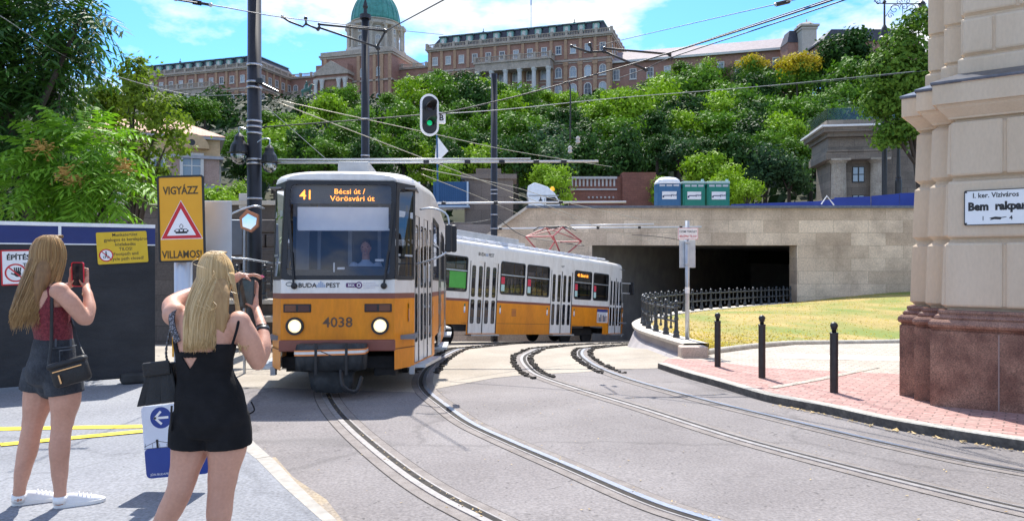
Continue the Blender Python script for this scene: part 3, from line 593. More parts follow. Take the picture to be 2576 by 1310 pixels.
def wing(name, label, x0, x1, depth, bays, porch, right_side=True, H=23.0, loc=0):
    t = thing(name, label, 'palace', (0, 0, 0), 'wings of the castle palace', mat=PM @ Matrix.Translation((x0, loc, 0)))
    W = x1 - x0; sp = W / bays
    mb = MB(); mb.box((W / 2, depth / 2, H / 2 - 6), (W, depth, H + 12)); mb.build('wall', terra, t)
    mb = MB()
    for z, h, pj in ((H, .5, 1.0), (H - .5, .5, .6), (15.2, .7, .35), (14.2, .35, .2), (8.2, .35, .2)):
        mb.box((W / 2, depth / 2, z - h / 2), (W + 2 * pj, depth + 2 * pj, h))
    mb.build('cornice', trim, t)
    mb = MB(); q = .5
    for a, b in (((-q, -q, 0), (W + q, -q, 0)), ((W + q, -q, 0), (W + q, depth, 0)), ((-q, depth, 0), (-q, -q, 0))): baluster(mb, a, b, H, 1.6, sp)
    mb.build('balustrade', trim, t)
    mb = MB()
    for i in range(bays + 1):
        x = min(max(i * sp, .5), W - .5); mb.box((x, -.2, 18.9), (1.0, .4, 7)); mb.box((x, -.3, 6), (1.3, .6, 16.2)); mb.box((x, -.4, 13.6), (1.7, .8, 1.2))
    for i in range(7):
        for xx in (W + .2, -.2):
            y = .6 + i * (depth - 1.2) / 6; mb.box((xx, y, 18.9), (.4, 1.0, 7)); mb.box((xx, y, 6), (.6, 1.3, 16.2))
    mb.build('pilaster', ochre, t)
    for i in range(bays):
        x = (i + .5) * sp
        window(t, 1.5, 2.4, False, (x, 0, 17.4), (0, -1)); window(t, 1.9, 3.2, True, (x, 0, 9.4), (0, -1)); window(t, 2.1, 4.4, True, (x, 0, 2.4), (0, -1))
    for i in range(6):
        y = .6 + (i + .5) * (depth - 1.2) / 6
        for xx, fx in ((W, 1), (0, -1)):
            window(t, 1.5, 2.4, False, (xx, y, 17.4), (fx, 0)); window(t, 1.9, 3.2, True, (xx, y, 9.4), (fx, 0)); window(t, 2.1, 4.4, True, (xx, y, 2.4), (fx, 0))
    # mansard roof
    mb = MB(); r = lambda i, z: [(i, i, z), (W - i, i, z), (W - i, depth - i, z), (i, depth - i, z)]
    mb.grid([r(1.0, H + .2), r(1.6, H + 2.4), r(3.2, H + 5.0)], close=True); mb.build('mansard_roof', slate, t)
    mb = MB(); mb.grid([r(2.8, H + 5.0), r(2.8, H + 5.35), r(3.3, H + 5.4)], close=True)
    c = depth / 2; a, b, cc, d = r(3.2, H + 5.4); p, q = (c, c, H + 7.6), (W - c, c, H + 7.6)
    mb.add([a, b, cc, d, p, q], [(0, 1, 5, 4), (1, 2, 5), (2, 3, 4, 5), (3, 0, 4)]); mb.build('roof_cap', copper, t)
    for i in range(bays - 1):
        x = (i + 1) * sp; mb = MB(); mb.box((x, 2.2, H + 2.9), (2.2, 2.4, 2.6), mi=0); mb.box((x, 2.0, H + 4.3), (2.9, 3.0, .35), mi=2)
        mb.prism(arch_outline(1.1, 1.7, True), (x, 1.0, H + 2.1), X_, Z_, (0, -1, 0), .06, 1); mb.build('dormer', [copper, winw, slate], t)
    for x in (c + 1, W - c - 1):
        mb = MB(); mb.tube([(x, c, H + 7), (x, c, H + 10.4)], .13, 6); mb.ball((x, c, H + 9), .5, 8); mb.build('roof_finial', slate, t)
    # columned porch
    if porch:
        i0, i1 = porch; xa, xb = i0 * sp, i1 * sp
        mb = MB(); mb.box(((xa + xb) / 2, -2.4, 13.6), (xb - xa + 1.6, 4.8, 2.6)); mb.box(((xa + xb) / 2, -2.4, 15.1), (xb - xa + 2.6, 5.6, .5)); mb.build('porch_entablature', trim, t)
        mb = MB(); baluster(mb, (xa - .8, -4.6, 0), (xb + .8, -4.6, 0), 15.3, 1.9, sp); baluster(mb, (xb + .8, -4.6, 0), (xb + .8, -.3, 0), 15.3, 1.9, sp); baluster(mb, (xa - .8, -4.6, 0), (xa - .8, -.3, 0), 15.3, 1.9, sp); mb.build('porch_balustrade', trim, t)
        for i in range(i0, i1 + 1):
            mb = MB(); mb.lathe([(1.1, -6), (1.1, .5), (.85, .8), (.72, 11.2), (.78, 11.4), (1.05, 12.1), (1.05, 12.4)], (i * sp, -3.9, 0), 12); mb.build('column', winw, t, smooth=False)
    return t
wing('palace_wing', 'terracotta palace wing right of the green dome with columned porch and long dormered roof', 0, 65.5, 29, 13, (4, 9))
_wc.clear()
wing('palace_wing', 'farther terracotta palace wing on the hill, left of the green dome', -136, -72, 27, 13, (4, 9))
_wc.clear()
# middle range behind the court
t = thing('palace_range', 'low connecting palace range with balcony between the left wing and the dome', 'palace', (0, 0, 0), mat=PM @ Matrix.Translation((-72, 21, 0)))
mb = MB(); mb.box((36, 8, 8), (72, 16, 30)); mb.build('wall', terra, t)
mb = MB(); mb.box((36, 7.8, 22.8), (73, 17, .5)); mb.box((36, 7.8, 15), (73, 17.2, .6)); mb.build('cornice', trim, t)
mb = MB(); baluster(mb, (0, -.6, 0), (72, -.6, 0), 23, 1.5, 5); mb.build('balustrade', trim, t)
for i in range(14): window(t, 1.7, 2.8, True, (2.5 + i * 5.1, 0, 17.2), (0, -1)); window(t, 1.9, 3.2, True, (2.5 + i * 5.1, 0, 8.6), (0, -1))
mb = MB(); mb.box((12, -2.5, 13.8), (24, 5, 1.6)); mb.build('porch_entablature', trim, t)
mb = MB(); baluster(mb, (0, -4.8, 0), (24, -4.8, 0), 14.6, 1.7, 5); mb.build('porch_balustrade', trim, t)
for i in range(6):
    mb = MB(); mb.lathe([(.8, -2), (.65, 12), (.9, 13)], (1 + i * 4.4, -4, 0), 10); mb.build('column', winw, t)
# dome block
t = thing('domed_palace_block', 'palace block carrying the big green copper dome on a columned drum', 'palace', (0, 0, 0), mat=PM @ Matrix.Translation((-37.4, 30, 0)))
mb = MB(); mb.box((0, 2, 10), (31, 36, 37)); mb.box((-8.5, -17, 8), (14, 6, 32)); mb.build('wall', terra, t)
mb = MB()
for z, pj in ((28.4, .8), (27.6, .4), (17.5, .5)): mb.box((0, 2, z), (31 + 2 * pj, 36 + 2 * pj, .7))
mb.box((-8.5, -17.3, 20.5), (15.5, 7, 1.2)); mb.box((-8.5, -17.3, 18.4), (15, 7, .8))
mb.prism([(-16.3, 21.1), (.7 - 1.4, 21.1), (-8.5, 25.4)], (0, -20.6, 0), X_, Z_, Y_, 5)
mb.build('cornice', trim, t)
mb = MB(); mb.box((0, 2, 29.4), (31.6, 36.6, 1.3)); mb.build('parapet', trim, t)
for x in (-15, -12.2, -4.8, -2.0):
    mb = MB(); mb.lathe([(.8, -4), (.68, 16), (1.0, 17.6), (1.0, 18)], (x, -20.9, 0), 10); mb.build('column', winw, t)
mb = MB()
for x in (-13.6, 1.2, 4.6, 8.2, 11.4, 14.8): mb.box((x, -16.2, 13), (1.3, .6, 29))
mb.build('pilaster', ochre, t)
for x in (2.9, 9.8): window(t, 1.7, 3.0, True, (x, -16, 19.5), (0, -1)); window(t, 1.7, 3.2, True, (x, -16, 9), (0, -1))
dr = M('drum_stone', (0.44, 0.385, 0.325), (0.53, 0.47, 0.40), scale=0.4, rough=0.9, fine=0.15, fscale=2)
dz_ = lambda z: 29.9 + (z - 29.9) * .695
mb = MB(); mb.lathe([(r, dz_(z)) for r, z in [(14.6, 29.9), (14.4, 31.2), (12.8, 32), (12.2, 33.6), (10.2, 34), (9.6, 34.6), (9.4, 47), (9.9, 47.4), (10.6, 48.2), (10.6, 48.8), (10.0, 49), (9.9, 50.4), (10.5, 50.8), (10.3, 51.2)]], (0, 0, 0), 48)
mb.build('drum', dr, t)
for k in range(8):
    a0 = k * math.pi / 4 + .2
    mb = MB()
    for da in (-.13, .13):
        a = a0 + da; mb.lathe([(r, dz_(z)) for r, z in [(.75, 33.9), (.62, 34.8), (.55, 46), (.85, 47), (.85, 47.6)]], (11.3 * math.cos(a), 11.3 * math.sin(a), 0), 10)
    c = Vector((10.6 * math.cos(a0), 10.6 * math.sin(a0), dz_(48))); xx = Vector((math.cos(a0), math.sin(a0), 0)); mb.box(c, (3.4, 4.4, 1.1), X=xx, Y=(-xx.y, xx.x, 0)); mb.box(c - UP * 9.9, (3.4, 4.4, .9), X=xx, Y=(-xx.y, xx.x, 0))
    mb.build('column_pair', dr, t)
    a = a0 + math.pi / 8
    window(t, 1.7, 3.6, True, (9.45 * math.cos(a), 9.45 * math.sin(a), dz_(36.2)), (math.cos(a), math.sin(a))); window(t, 1.3, 1.5, False, (9.45 * math.cos(a), 9.45 * math.sin(a), dz_(44)), (math.cos(a), math.sin(a)))
mb = MB(); pr = []
for i in range(17):
    a = i / 16 * math.pi / 2; pr.append((max(.9, 9.9 * math.cos(a) ** .85), 44.7 + 13 * math.sin(a)))
mb.lathe(pr, (0, 0, 0), 64); dm = mb.build('dome', domec, t, smooth=True)
mb = MB()
for k in range(24):
    a = k * math.pi / 12; mb.tube([Vector(((r + .05) * math.cos(a), (r + .05) * math.sin(a), z)) for r, z in pr], .16, 5)
mb.build('dome_rib', domec, dm)
mb = MB(); mb.lathe([(1.3, 57), (1.2, 60), (1.6, 60.3), (.6, 62), (.1, 64.5)], (0, 0, 0), 12); mb.build('lantern', domec, t)
_wc.clear()
# long low wing to the right
t = thing('palace_long_wing', 'long low palace wing with pinkish grey tiled roof on the right skyline', 'palace', (0, 0, 0), mat=PM @ Matrix.Translation((64, 3.1, 0)))
mb = MB(); mb.box((32, 9, 4), (64, 18, 20)); mb.build('wall', terra, t)
mb = MB(); mb.add([(-1, -.8, 14), (64, -.8, 14), (64, 9, 19.6), (-1, 9, 19.6), (-1, 19, 14), (64, 19, 14)], [(0, 1, 2, 3), (3, 2, 5, 4), (0, 3, 4), (1, 5, 2)]); mb.build('roof', tile, t)
mb = MB(); mb.box((31.5, -.9, 13.7), (65.5, .5, .7)); mb.build('eave', winw, t)
for i in range(11): window(t, 1.7, 3.0, False, (3 + i * 5.6, 0, 8), (0, -1))
_wc.clear()
p = P(2029, 137, 222); t = thing('chimney_tower', 'pale square stone tower with overhanging cap on the castle skyline', 'tower', p)
mb = MB(); mb.box(p + UP * 1, (4.3, 4.3, 14)); mb.box(p + UP * 7.2, (4.8, 4.8, .6)); mb.build('shaft', stonel, t)
mb = MB(); mb.box(p + UP * 8.0, (5.6, 5.6, .6)); mb.lathe([(3.2, 8.3), (2.2, 9.2), (.3, 9.4)], p, 4); mb.tube([p + UP * 9, p + UP * 10.4], .2, 6); mb.build('cap', stonel, t)
p = P(1997, 118, 226); t = thing('mansard_pavilion', 'small dark mansard pavilion with copper side just left of the pale tower', 'building', p)
mb = MB(); mb.box(p - UP * 4, (6, 6, 9)); mb.build('wall', terra, t); mb = MB(); mb.grid([[p + Vector((x * s, y * s, z)) for x, y in ((-3, -3), (3, -3), (3, 3), (-3, 3))] for s, z in ((1.05, .4), (.7, 4.2), (.05, 4.6))], close=True); mb.build('mansard_roof', slate, t)
p = P(2170, 140, 205); t = thing('red_terrace_building', 'red brick terrace building at the right end of the castle skyline', 'building', p)
mb = MB(); mb.box(p - UP * 2, (26, 10, 9)); mb.build('wall', terra, t); mb = MB(); mb.box(p + UP * 2.7, (27, 11, .5)); mb.grid([[p + Vector((x * s, y * s, z)) for x, y in ((-13, -5), (13, -5), (13, 5), (-13, 5))] for s, z in ((1.0, 3.0), (.8, 6))], close=True); mb.build('roof', slate, t)
p = P(1336, 20, 262); t = thing('aerial_mast', 'thin radio mast rising behind the palace roof', 'mast', (p.x, p.y, 84)); mb = MB(); mb.tube([(p.x, p.y, 80), (p.x, p.y, 100)], .12, 6); mb.box((p.x, p.y, 93), (.5, .3, 2)); mb.build('pole', galv, t)
# terrace walls below the left wing
twl = MBRICK('terrace_stone', (0.38, 0.34, 0.31), (0.32, 0.28, 0.26), (0.2, 0.18, 0.16), 2.4, 1.0, msize=0.03)
p = P(670, 330, 240); t = thing('terrace_wall', 'pale stone terrace wall under the left palace wing', 'wall', p)
mb = MB(); mb.prism([(-48, -14), (18, -14), (18, 6.5), (12, 6.5), (-48, 0.5)], p, e1, UP, e2, 3); mb.build('masonry', twl, t)
# equestrian statue on the terrace
p = P(770, 243, 262); bron = M('green_bronze', (0.05, 0.13, 0.11), (0.09, 0.2, 0.17), scale=1, rough=0.5)
t = thing('equestrian_statue', 'green bronze rider statue on a pale plinth on the castle terrace', 'statue', p - UP * 6)
mb = MB(); mb.box(p - UP * 4, (3, 5, 7)); mb.build('plinth', stonel, t)
mb = MB(); mb.tube([p + Vector((-1.6, 0, 1.6)), p + Vector((0, 0, 2.2)), p + Vector((1.4, 0, 2.6))], [.7, .9, .8], 8); mb.tube([p + Vector((1.2, 0, 2.6)), p + Vector((2.0, 0, 4.2)), p + Vector((2.8, 0, 3.9))], [.6, .4, .3], 8)
for x, y in ((-1.4, .4), (-1.4, -.4), (1.2, .4)): mb.tube([p + Vector((x, y, 1.8)), p + Vector((x + .2, y, .6)), p + Vector((x, y, -.6))], [.35, .22, .18], 6)
mb.tube([p + Vector((1.3, -.4, 2.2)), p + Vector((2.2, -.4, 1.8)), p + Vector((2.0, -.4, 1.0))], [.3, .2, .15], 6)
mb.tube([p + Vector((0, 0, 2.8)), p + Vector((.1, 0, 4.2)), p + Vector((.15, 0, 4.7))], [.5, .6, .25], 8); mb.ball(p + Vector((.2, 0, 5.1)), .38, 8); mb.tube([p + Vector((.2, -.5, 4)), p + Vector((1.1, -.7, 4.6)), p + Vector((1.8, -.7, 5.4))], [.2, .17, .12], 6)
mb.build('horse_and_rider', bron, t)
# ------------------------------------------------------------------ villa behind the trees at the left
yell = M('yellow_stucco', (0.50, 0.35, 0.20), (0.57, 0.41, 0.25), scale=0.6, rough=0.9, fine=0.1, fscale=5)
mauve = M('mauve_brick', (0.40, 0.28, 0.24), (0.48, 0.345, 0.30), scale=0.9, rough=0.9, fine=0.15, fscale=8)
salmon = MBRICK('salmon_tiles', (0.72, 0.44, 0.31), (0.62, 0.36, 0.25), (0.45, 0.25, 0.18), 0.5, 0.35, axis='XY', msize=0.03)
ang = R(24); vx = Vector((math.cos(ang), math.sin(ang), 0)); vy = Vector((-vx.y, vx.x, 0)); vo = P(552, 545, 70)
VM = Matrix.Translation(vo) @ Matrix(((vx.x, vy.x, 0, 0), (vx.y, vy.y, 0, 0), (0, 0, 1, 0), (0, 0, 0, 1)))
t = thing('villa', 'yellow and mauve villa with salmon tiled roof and round gable windows behind the trees', 'house', vo, mat=VM)
mb = MB(); mb.box((-5.5, 5, 2.4), (11, 10, 8.4)); mb.build('wall', mauve, t)
mb = MB(); mb.box((-5.5, 5, 6.45), (11.1, 10.1, 1.7)); mb.build('frieze', yell, t)
mb = MB()
for z, pj, h in ((5.5, .35, .28), (7.3, .45, .22), (2.7, .2, .25)): mb.box((-5.5, 5, z), (11 + 2 * pj, 10 + 2 * pj, h))
mb.build('cornice', M('greyblue_stone', (0.36, 0.36, 0.40), (0.44, 0.44, 0.48), scale=2, rough=0.8), t)
mb = MB(); r = lambda i, z: [(-11.5 + i, -.5 + i, z), (.5 - i, -.5 + i, z), (.5 - i, 10.5 - i, z), (-11.5 + i, 10.5 - i, z)]
mb.grid([r(0, 7.42), r(0, 7.5), r(4.4, 9.6), r(5.4, 9.7)], close=True); mb.build('roof', salmon, t)
for x in (-2.4, -8.2):
    mb = MB(); pts = [(1.5 * math.cos(math.pi * i / 12), 1.35 * math.sin(math.pi * i / 12)) for i in range(13)]; mb.prism(pts, (x, -.75, 6.25), X_, Z_, Y_, 1.8, 0); mb.ring(circ(.42, 16, 0, .5), circ(.3, 16, 0, .5), (x, -.75, 6.25), X_, Z_, (0, -1, 0), .1, 0); mb.prism(circ(.3, 16, 0, .5), (x, -.75, 6.25), X_, Z_, (0, -1, 0), .03, 1); mb.build('round_gable', [yell, black], t)
for x, z, ww, hh in ((-2.4, 3.3, 1.5, 2.3), (-5.2, 3.3, .8, 1.8), (-8.2, 3.3, 1.5, 2.3), (-2.4, -.6, 1.5, 2.3), (-8.2, -.6, 1.5, 2.3)): window(t, ww, hh, False, (x, 0, z), (0, -1))
for y in (2.5, 7.2): window(t, 1.5, 2.3, False, (0, y, 3.3), (1, 0)); window(t, 1.5, 2.3, False, (-11, y, 3.3), (-1, 0))
_wc.clear()
mb = MB(); mb.box((-5.2, -.5, 2.9), (2.2, 1.0, .2)); mb.box((-5.2, -.95, 3.4), (2.2, .08, .9)); mb.build('balcony', black, t)
# ------------------------------------------------------------------ stone gatehouse at the right above the bridge
gst = MBRICK('weathered_stone', (0.26, 0.22, 0.18), (0.19, 0.16, 0.13), (0.12, 0.10, 0.085), 1.0, 0.55, msize=0.012, stain=(0.10, 0.085, 0.075), stain_amt=0.6, sscale=0.8)
go = P(2090, 530, 52); ang = R(-9); gx = Vector((math.cos(ang), math.sin(ang), 0)); gy = Vector((-gx.y, gx.x, 0))
GM = Matrix.Translation(go) @ Matrix(((gx.x, gy.x, 0, 0), (gx.y, gy.y, 0, 0), (0, 0, 1, 0), (0, 0, 0, 1)))
t = thing('stone_gatehouse', 'grey weathered stone gatehouse with fluted columns and deep cornice above the bridge', 'building', go, mat=GM)
mb = MB(); mb.box((2.0, 2.5, 2.0), (3.8, 4, 6.2)); mb.box((6.5, 3.3, 2.6), (7, 4, 7.4)); mb.build('wall', gst, t)
mb = MB(); mb.box((1.7, 2, 3.78), (4.3, 5, .5)); mb.box((1.75, 2.1, 4.55), (4.0, 4.7, 1.05)); mb.box((1.7, 1.9, 4.12), (4.15, 4.95, .14)); mb.build('entablature', gst, t)
mb = MB(); mb.box((1.9, 2.0, 5.25), (4.6, 5.4, .3)); mb.box((1.9, 2.0, 5.55), (5.2, 6.0, .32)); mb.build('cornice', gst, t)
mb = MB(); mb.box((1.9, 2.0, 5.78), (5.6, 6.4, .13)); mb.build('cornice_slab', white, t)
mb = MB(); mb.box((3.6, 3.0, 6.1), (7.5, 5, .7)); mb.build('attic', gst, t)
mb = MB(); mb.box((3.6, .55, 6.85), (7.4, .04, .9)); mb.box((-.1, 3, 6.85), (.04, 5, .9)); mb.build('glass_parapet', MGLASS('parapet_glass', (0.62, 0.66, 0.62), 0.03, .2), t)
for x in (.55, 3.15):
    mb = MB(); n = 40; rows = []
    for z, r in ((-1.2, .56), (3.2, .47), (3.3, .47)): rows.append([(x + r * (1 - .05 * (j % 2)) * math.cos(2 * math.pi * j / n), .1 + r * (1 - .05 * (j % 2)) * math.sin(2 * math.pi * j / n), z) for j in range(n)])
    mb.grid(rows, close=True); mb.lathe([(.5, 3.3), (.62, 3.48)], (x, .1, 0), 20); mb.box((x, .1, 3.54), (1.3, 1.3, .14)); mb.build('column', M('pale_weathered_stone', (.30, .26, .21), (.46, .41, .34), scale=1.4, rough=.9, fine=.2, fscale=14, detail=8), t)
for z, hh in ((2.0, 1.1), (.1, 1.0)):
    mb = MB(); mb.box((1.95, .47, z + hh / 2), (.78, .08, hh), mi=0)
    for k in (-.2, .2): mb.box((1.95 + k, .42, z + hh * .27), (.3, .03, hh * .42), mi=1); mb.box((1.95 + k, .42, z + hh * .75), (.3, .03, hh * .42), mi=1)
    mb.build('window', [black, pane], t)
# ------------------------------------------------------------------ brick wall, pylon and things above the bridge
rbrick = MBRICK('red_brick', (0.22, 0.085, 0.06), (0.27, 0.11, 0.08), (0.16, 0.08, 0.06), 0.5, 0.16, msize=0.012, stain=(0.10, 0.045, 0.035), stain_amt=0.5, sscale=0.5)
p = P(1545, 520, 58); t = thing('brick_terrace_wall', 'dark red brick terrace wall with weathered white balustrade above the bridge', 'wall', p)
mb = MB(); mb.box(p + Vector((0, 1, 0.7)), (6.8, 2, 3.3)); mb.box(p + Vector((1.9, .4, 0.9)), (2.6, 1.6, 3.5)); mb.build('brickwork', rbrick, t)
mb = MB(); mb.box(p + Vector((-1.6, -.05, 1.35)), (3.6, .2, .12)); mb.box(p + Vector((-1.6, 0, 2.25)), (3.6, .5, .18))
for i in range(12): mb.box(p + Vector((-3.3 + i * .3, 0, 1.9)), (.14, .14, .6))
for i in range(7): mb.ball(p + Vector((-2.0 + i * .32, -.08, .72)), .09, 6)
mb.build('balustrade', M('white_stone', (0.45, 0.42, 0.42), (0.55, 0.52, 0.5), scale=2, rough=0.9), t)
pyl = MBRICK('brown_stone', (0.25, 0.20, 0.165), (0.20, 0.16, 0.13), (0.15, 0.12, 0.1), 0.9, 0.8, msize=0.015, stain=(0.13, 0.105, 0.09), stain_amt=0.5)
p = P(1230, 610, 44); t = thing('stone_pylon', 'brown stone block pylon with stepped cap behind the middle tram pole', 'pylon', (p.x, p.y, -1))
mb = MB(); mb.box((p.x, p.y + 1.4, 2.2), (2.9, 2.8, 8.6)); mb.box((p.x - 2.3, p.y + 1.8, 0.6), (2.2, 2.6, 6.6)); mb.build('block', pyl, t)
mb = MB(); mb.box((p.x, p.y + 1.4, 6.6), (3.3, 3.2, .28)); mb.box((p.x - .05, p.y + 1.2, 6.95), (1.5, 1.4, .4)); mb.build('cap', pyl, t)
p = P(1132, 560, 42); t = thing('stepped_stone_wall', 'dark coursed stone wall under the blue container', 'wall', (p.x, p.y, -1))
mb = MB()
for i in range(6): mb.box((p.x, p.y + i * .05, -.5 + i * .78), (2.6, 1.5, .70))
mb.build('masonry', pyl, t)
p = P(1134, 520, 43); cont = M('blue_container', (0.012, 0.075, 0.20), (0.02, 0.095, 0.24), scale=1, rough=0.5)
t = thing('container', 'blue site container behind the white pennant', 'container', p)
mb = MB(); mb.box(p + Vector((0, 1, .75)), (2.05, 2, 1.4))
for i in range(16): mb.box(p + Vector((-.95 + i * .127, -.01, .75)), (.06, .05, 1.25))
mb.build('body', cont, t); mb = MB(); mb.box(p + Vector((0, 1, .02)), (2.15, 2.1, .1)); mb.box(p + Vector((.98, -.03, .75)), (.1, .1, 1.4)); mb.build('frame', M('pale_blue_frame', (.4, .5, .62)), t)
# portable toilets
def toilet(u0, u1, vt, col, dome, label):
    y = 40.0; p = P((u0 + u1) / 2, 516, y); wd = (u1 - u0) / FOC * y - .05; h = (516 - vt) / FOC * y + .5; o = p - UP * .55
    t = thing('portable_toilet', label, 'toilet', o, 'portable toilets on the bridge')
    m = M(col[0], col[1], rough=0.5); mb = MB(); H = h - .25
    mb.box(o + UP * (H / 2) + Vector((0, .5, 0)), (wd, 1.0, H), ch=.04); mb.build('cabin', m, t)
    mb = MB()
    for i in range(7): mb.box(o + Vector((0, -.015, .35 + i * (H - 1.35) / 6 + (0 if i < 3 else .55))), (wd * .8, .04, .03))
    mb.box(o + Vector((0, -.01, H * .5)), (wd * .86, .03, H * .92)); mb.build('door', m, t)
    mb = MB()
    if dome: 
        mb.grid([[o + Vector((x * wd * .52, .5 + yy * .55, z)) for x, yy in [(math.copysign(abs(math.cos(a)) ** .5, math.cos(a)) * s, math.copysign(abs(math.sin(a)) ** .5, math.sin(a)) * s) for a in [2 * math.pi * (k + .5) / 24 for k in range(24)]]] for s, z in ((1.02, H - .02), (1.02, H + .06), (.92, H + .2), (.65, H + .33), (.2, H + .38))], close=True)
    else: mb.box(o + Vector((0, .5, H + .06)), (wd * 1.03, 1.05, .14), ch=.04); mb.box(o + Vector((wd * .42, .2, H + .16)), (.12, .12, .2))
    mb.build('roof', white if dome else M('pale_green_plastic', (.35, .5, .48)), t)
    mb = MB(); mb.box(o + Vector((0, -.045, H * .62)), (wd * .62, .02, .42), mi=0); mb.box(o + Vector((-wd * .08, -.056, H * .615)), (wd * .35, .004, .05), mi=1); mb.box(o + Vector((-wd * .26, -.056, H * .58)), (wd * .07, .004, .1), mi=1)
    text(mb, 'yoof' if False else 'yool', o + Vector((wd * .2, -.056, H * .60)), X_, Z_, .18, bold=.03, mi=1); sg = mb.build('sign_panel', [white, M('navy_ink', (.03, .04, .1))], t)
    mb = MB()
    for k in (-.3, 0, .3): mb.box(o + Vector((k * wd, -.03, H - .12)), (wd * .24, .02, .1))
    mb.build('vent', M('pale_grey', (.5, .52, .56)), t)
toilet(1653, 1714, 447, ('toilet_blue', (0.03, 0.13, 0.27)), True, 'blue portable toilet with white domed roof, leftmost of the three')
toilet(1717, 1775, 448, ('toilet_green', (0.005, 0.20, 0.14)), False, 'green portable toilet in the middle, touching the blue one')
toilet(1778, 1837, 448, ('toilet_green', (0.005, 0.20, 0.14)), False, 'green portable toilet at the right end, beside the bushes')
# white truck cab on the upper road
y = 41.0; o = P(1366, 528, y); s_ = y / FOC; wp = M('white_vehicle_paint', (.78, .8, .82), rough=.25, coat=.5)
t = thing('white_van', 'white van with orange beacon on the upper road behind the bridge', 'van', o - UP * 1.2)
pf = [(-38, -30), (42, -30), (42, 12), (41, 22), (30, 42), (12, 58), (-10, 66), (-22, 69), (-38, 60), (-40, 40), (-36, 20)]
mb = MB(); mb.prism([(a * s_, b * s_) for a, b in pf], o + Vector((0, 0, 0)), X_, Z_, Y_, 1.9); mb.build('body', wp, t, bevel=.05)
mb = MB(); mb.prism([(a * s_, b * s_) for a, b in ((8, 14), (40, 14), (38, 24), (30, 32), (8, 32))], o + Vector((0, -.02, 0)), X_, Z_, Y_, .05); mb.box(o + Vector((43 * s_, .95, 22 * s_)), (.05, 1.5, .4)); mb.build('window', M('van_window', (.015, .017, .02), rough=.35, spec=.2), t); mb = MB(); mb.box(o + Vector((2 * s_, -.015, 36 * s_)), (76 * s_, .03, .05)); mb.box(o + Vector((4 * s_, -.012, 0)), (.03, .03, 1.3)); mb.box(o + Vector((0, -.012, -14 * s_)), (78 * s_, .03, .08)); mb.build('trim_line', M('van_trim', (.3, .31, .33)), t)
mb = MB(); mb.lathe([(.12, 0), (.12, .1), (.08, .2), (.01, .22)], o + Vector((25 * s_, .6, 51 * s_)), 10); mb.build('beacon', M('orange_beacon', (.9, .35, .02), emit=.6), t)
mb = MB(); mb.prism([(-.12, -.05), (0, .05), (.12, -.05), (.07, -.09), (-.07, -.09)], o + Vector((-6 * s_, -.015, 26 * s_)), X_, Z_, Y_, .02); mb.prism([(-.05, .04), (.05, .04), (0, .16)], o + Vector((-6 * s_, -.015, 26 * s_)), X_, Z_, Y_, .02); mb.build('emblem', black, t)
for x in (-25, 28):
    mb = MB(); mb.lathe([(.3, 0), (.33, .03), (.33, .2), (.3, .23)], o + Vector((x * s_, -.02, -32 * s_)), 16, X=X_, Y=Z_, Z=Y_); mb.build('wheel', rubber, t)
# blue low hoarding on the bridge deck and a fallen A frame
y = 38.5; hb = M('hoarding_blue', (0.012, 0.035, 0.26), (0.018, 0.05, 0.32), scale=1, rough=0.5)
t = thing('blue_hoarding', 'low blue hoarding panels behind the bridge parapet at the right', 'hoarding', P(2170, 516, y))
for u0, u1, vt, vt2 in ((1840, 2060, 514, 506), (2060, 2100, 506, 500), (2100, 2190, 497, 494), (2193, 2262, 493, 487), (2264, 2330, 486, 484)):
    mb = MB(); mb.add([P(u0, 530, y), P(u1, 530, y), P(u1, vt2, y), P(u0, vt, y), P(u0, 530, y) + Vector((0, .06, 0)), P(u1, 530, y) + Vector((0, .06, 0)), P(u1, vt2, y) + Vector((0, .06, 0)), P(u0, vt, y) + Vector((0, .06, 0))], [(0, 1, 2, 3), (5, 4, 7, 6), (3, 2, 6, 7), (0, 3, 7, 4), (1, 5, 6, 2)]); mb.build('panel', hb, t)
t = thing('trestle', 'small white A shaped trestle standing in front of the blue hoarding', 'trestle', P(2082, 514, 38.2))
mb = MB(); q = lambda u, v: P(u, v, 38.2); mb.tube([q(2066, 514), q(2080, 493), q(2098, 516)], .035, 6); mb.tube([q(2066, 514), q(2074, 502)], .03, 6); mb.build('frame', white, t)
# ------------------------------------------------------------------ trees
def leafcards(mb, blobs, n, size, rng, fill=.55, asp=.55, droop=.25, mi=None):
    """leaf sized cards scattered in lumpy shells; blobs = (centre, (rx, ry, rz))"""
    wt = [b[1][0] * b[1][1] + b[1][1] * b[1][2] for b in blobs]; tot = sum(wt)
    for (c, r), wv in zip(blobs, wt):
        m = int(n * wv / tot); c = Vector(c)
        nc = max(3, m // 14)
        for k in range(nc):
            d = Vector((rng.gauss(0, 1), rng.gauss(0, 1), rng.gauss(0, 1))).normalized()
            if d.z < -.55: d.z *= -.5
            rad = fill + (1 - fill) * rng.random() ** .5; rad *= 1 + .22 * noise.noise(d * 2.3 + c * .7)
            cc = c + Vector((d.x * r[0], d.y * r[1], d.z * r[2])) * rad
            cs = size * rng.uniform(1.2, 2.6)
            for j in range(max(1, m // nc)):
                p = cc + Vector((rng.gauss(0, 1), rng.gauss(0, 1), rng.gauss(0, .6))) * cs
                nrm = (d * 1.3 + Vector((rng.gauss(0, 1), rng.gauss(0, 1), rng.gauss(0.3, 1))) * .55).normalized()
                a = nrm.orthogonal().normalized(); b = nrm.cross(a); th = rng.uniform(0, 6.28); x = a * math.cos(th) + b * math.sin(th); yv = nrm.cross(x)
                s = size * rng.uniform(.7, 1.3); mb.add([p - x * s, p - yv * s * asp, p + x * s - UP * (s * droop), p + yv * s * asp], [(0, 1, 2, 3)], mi)
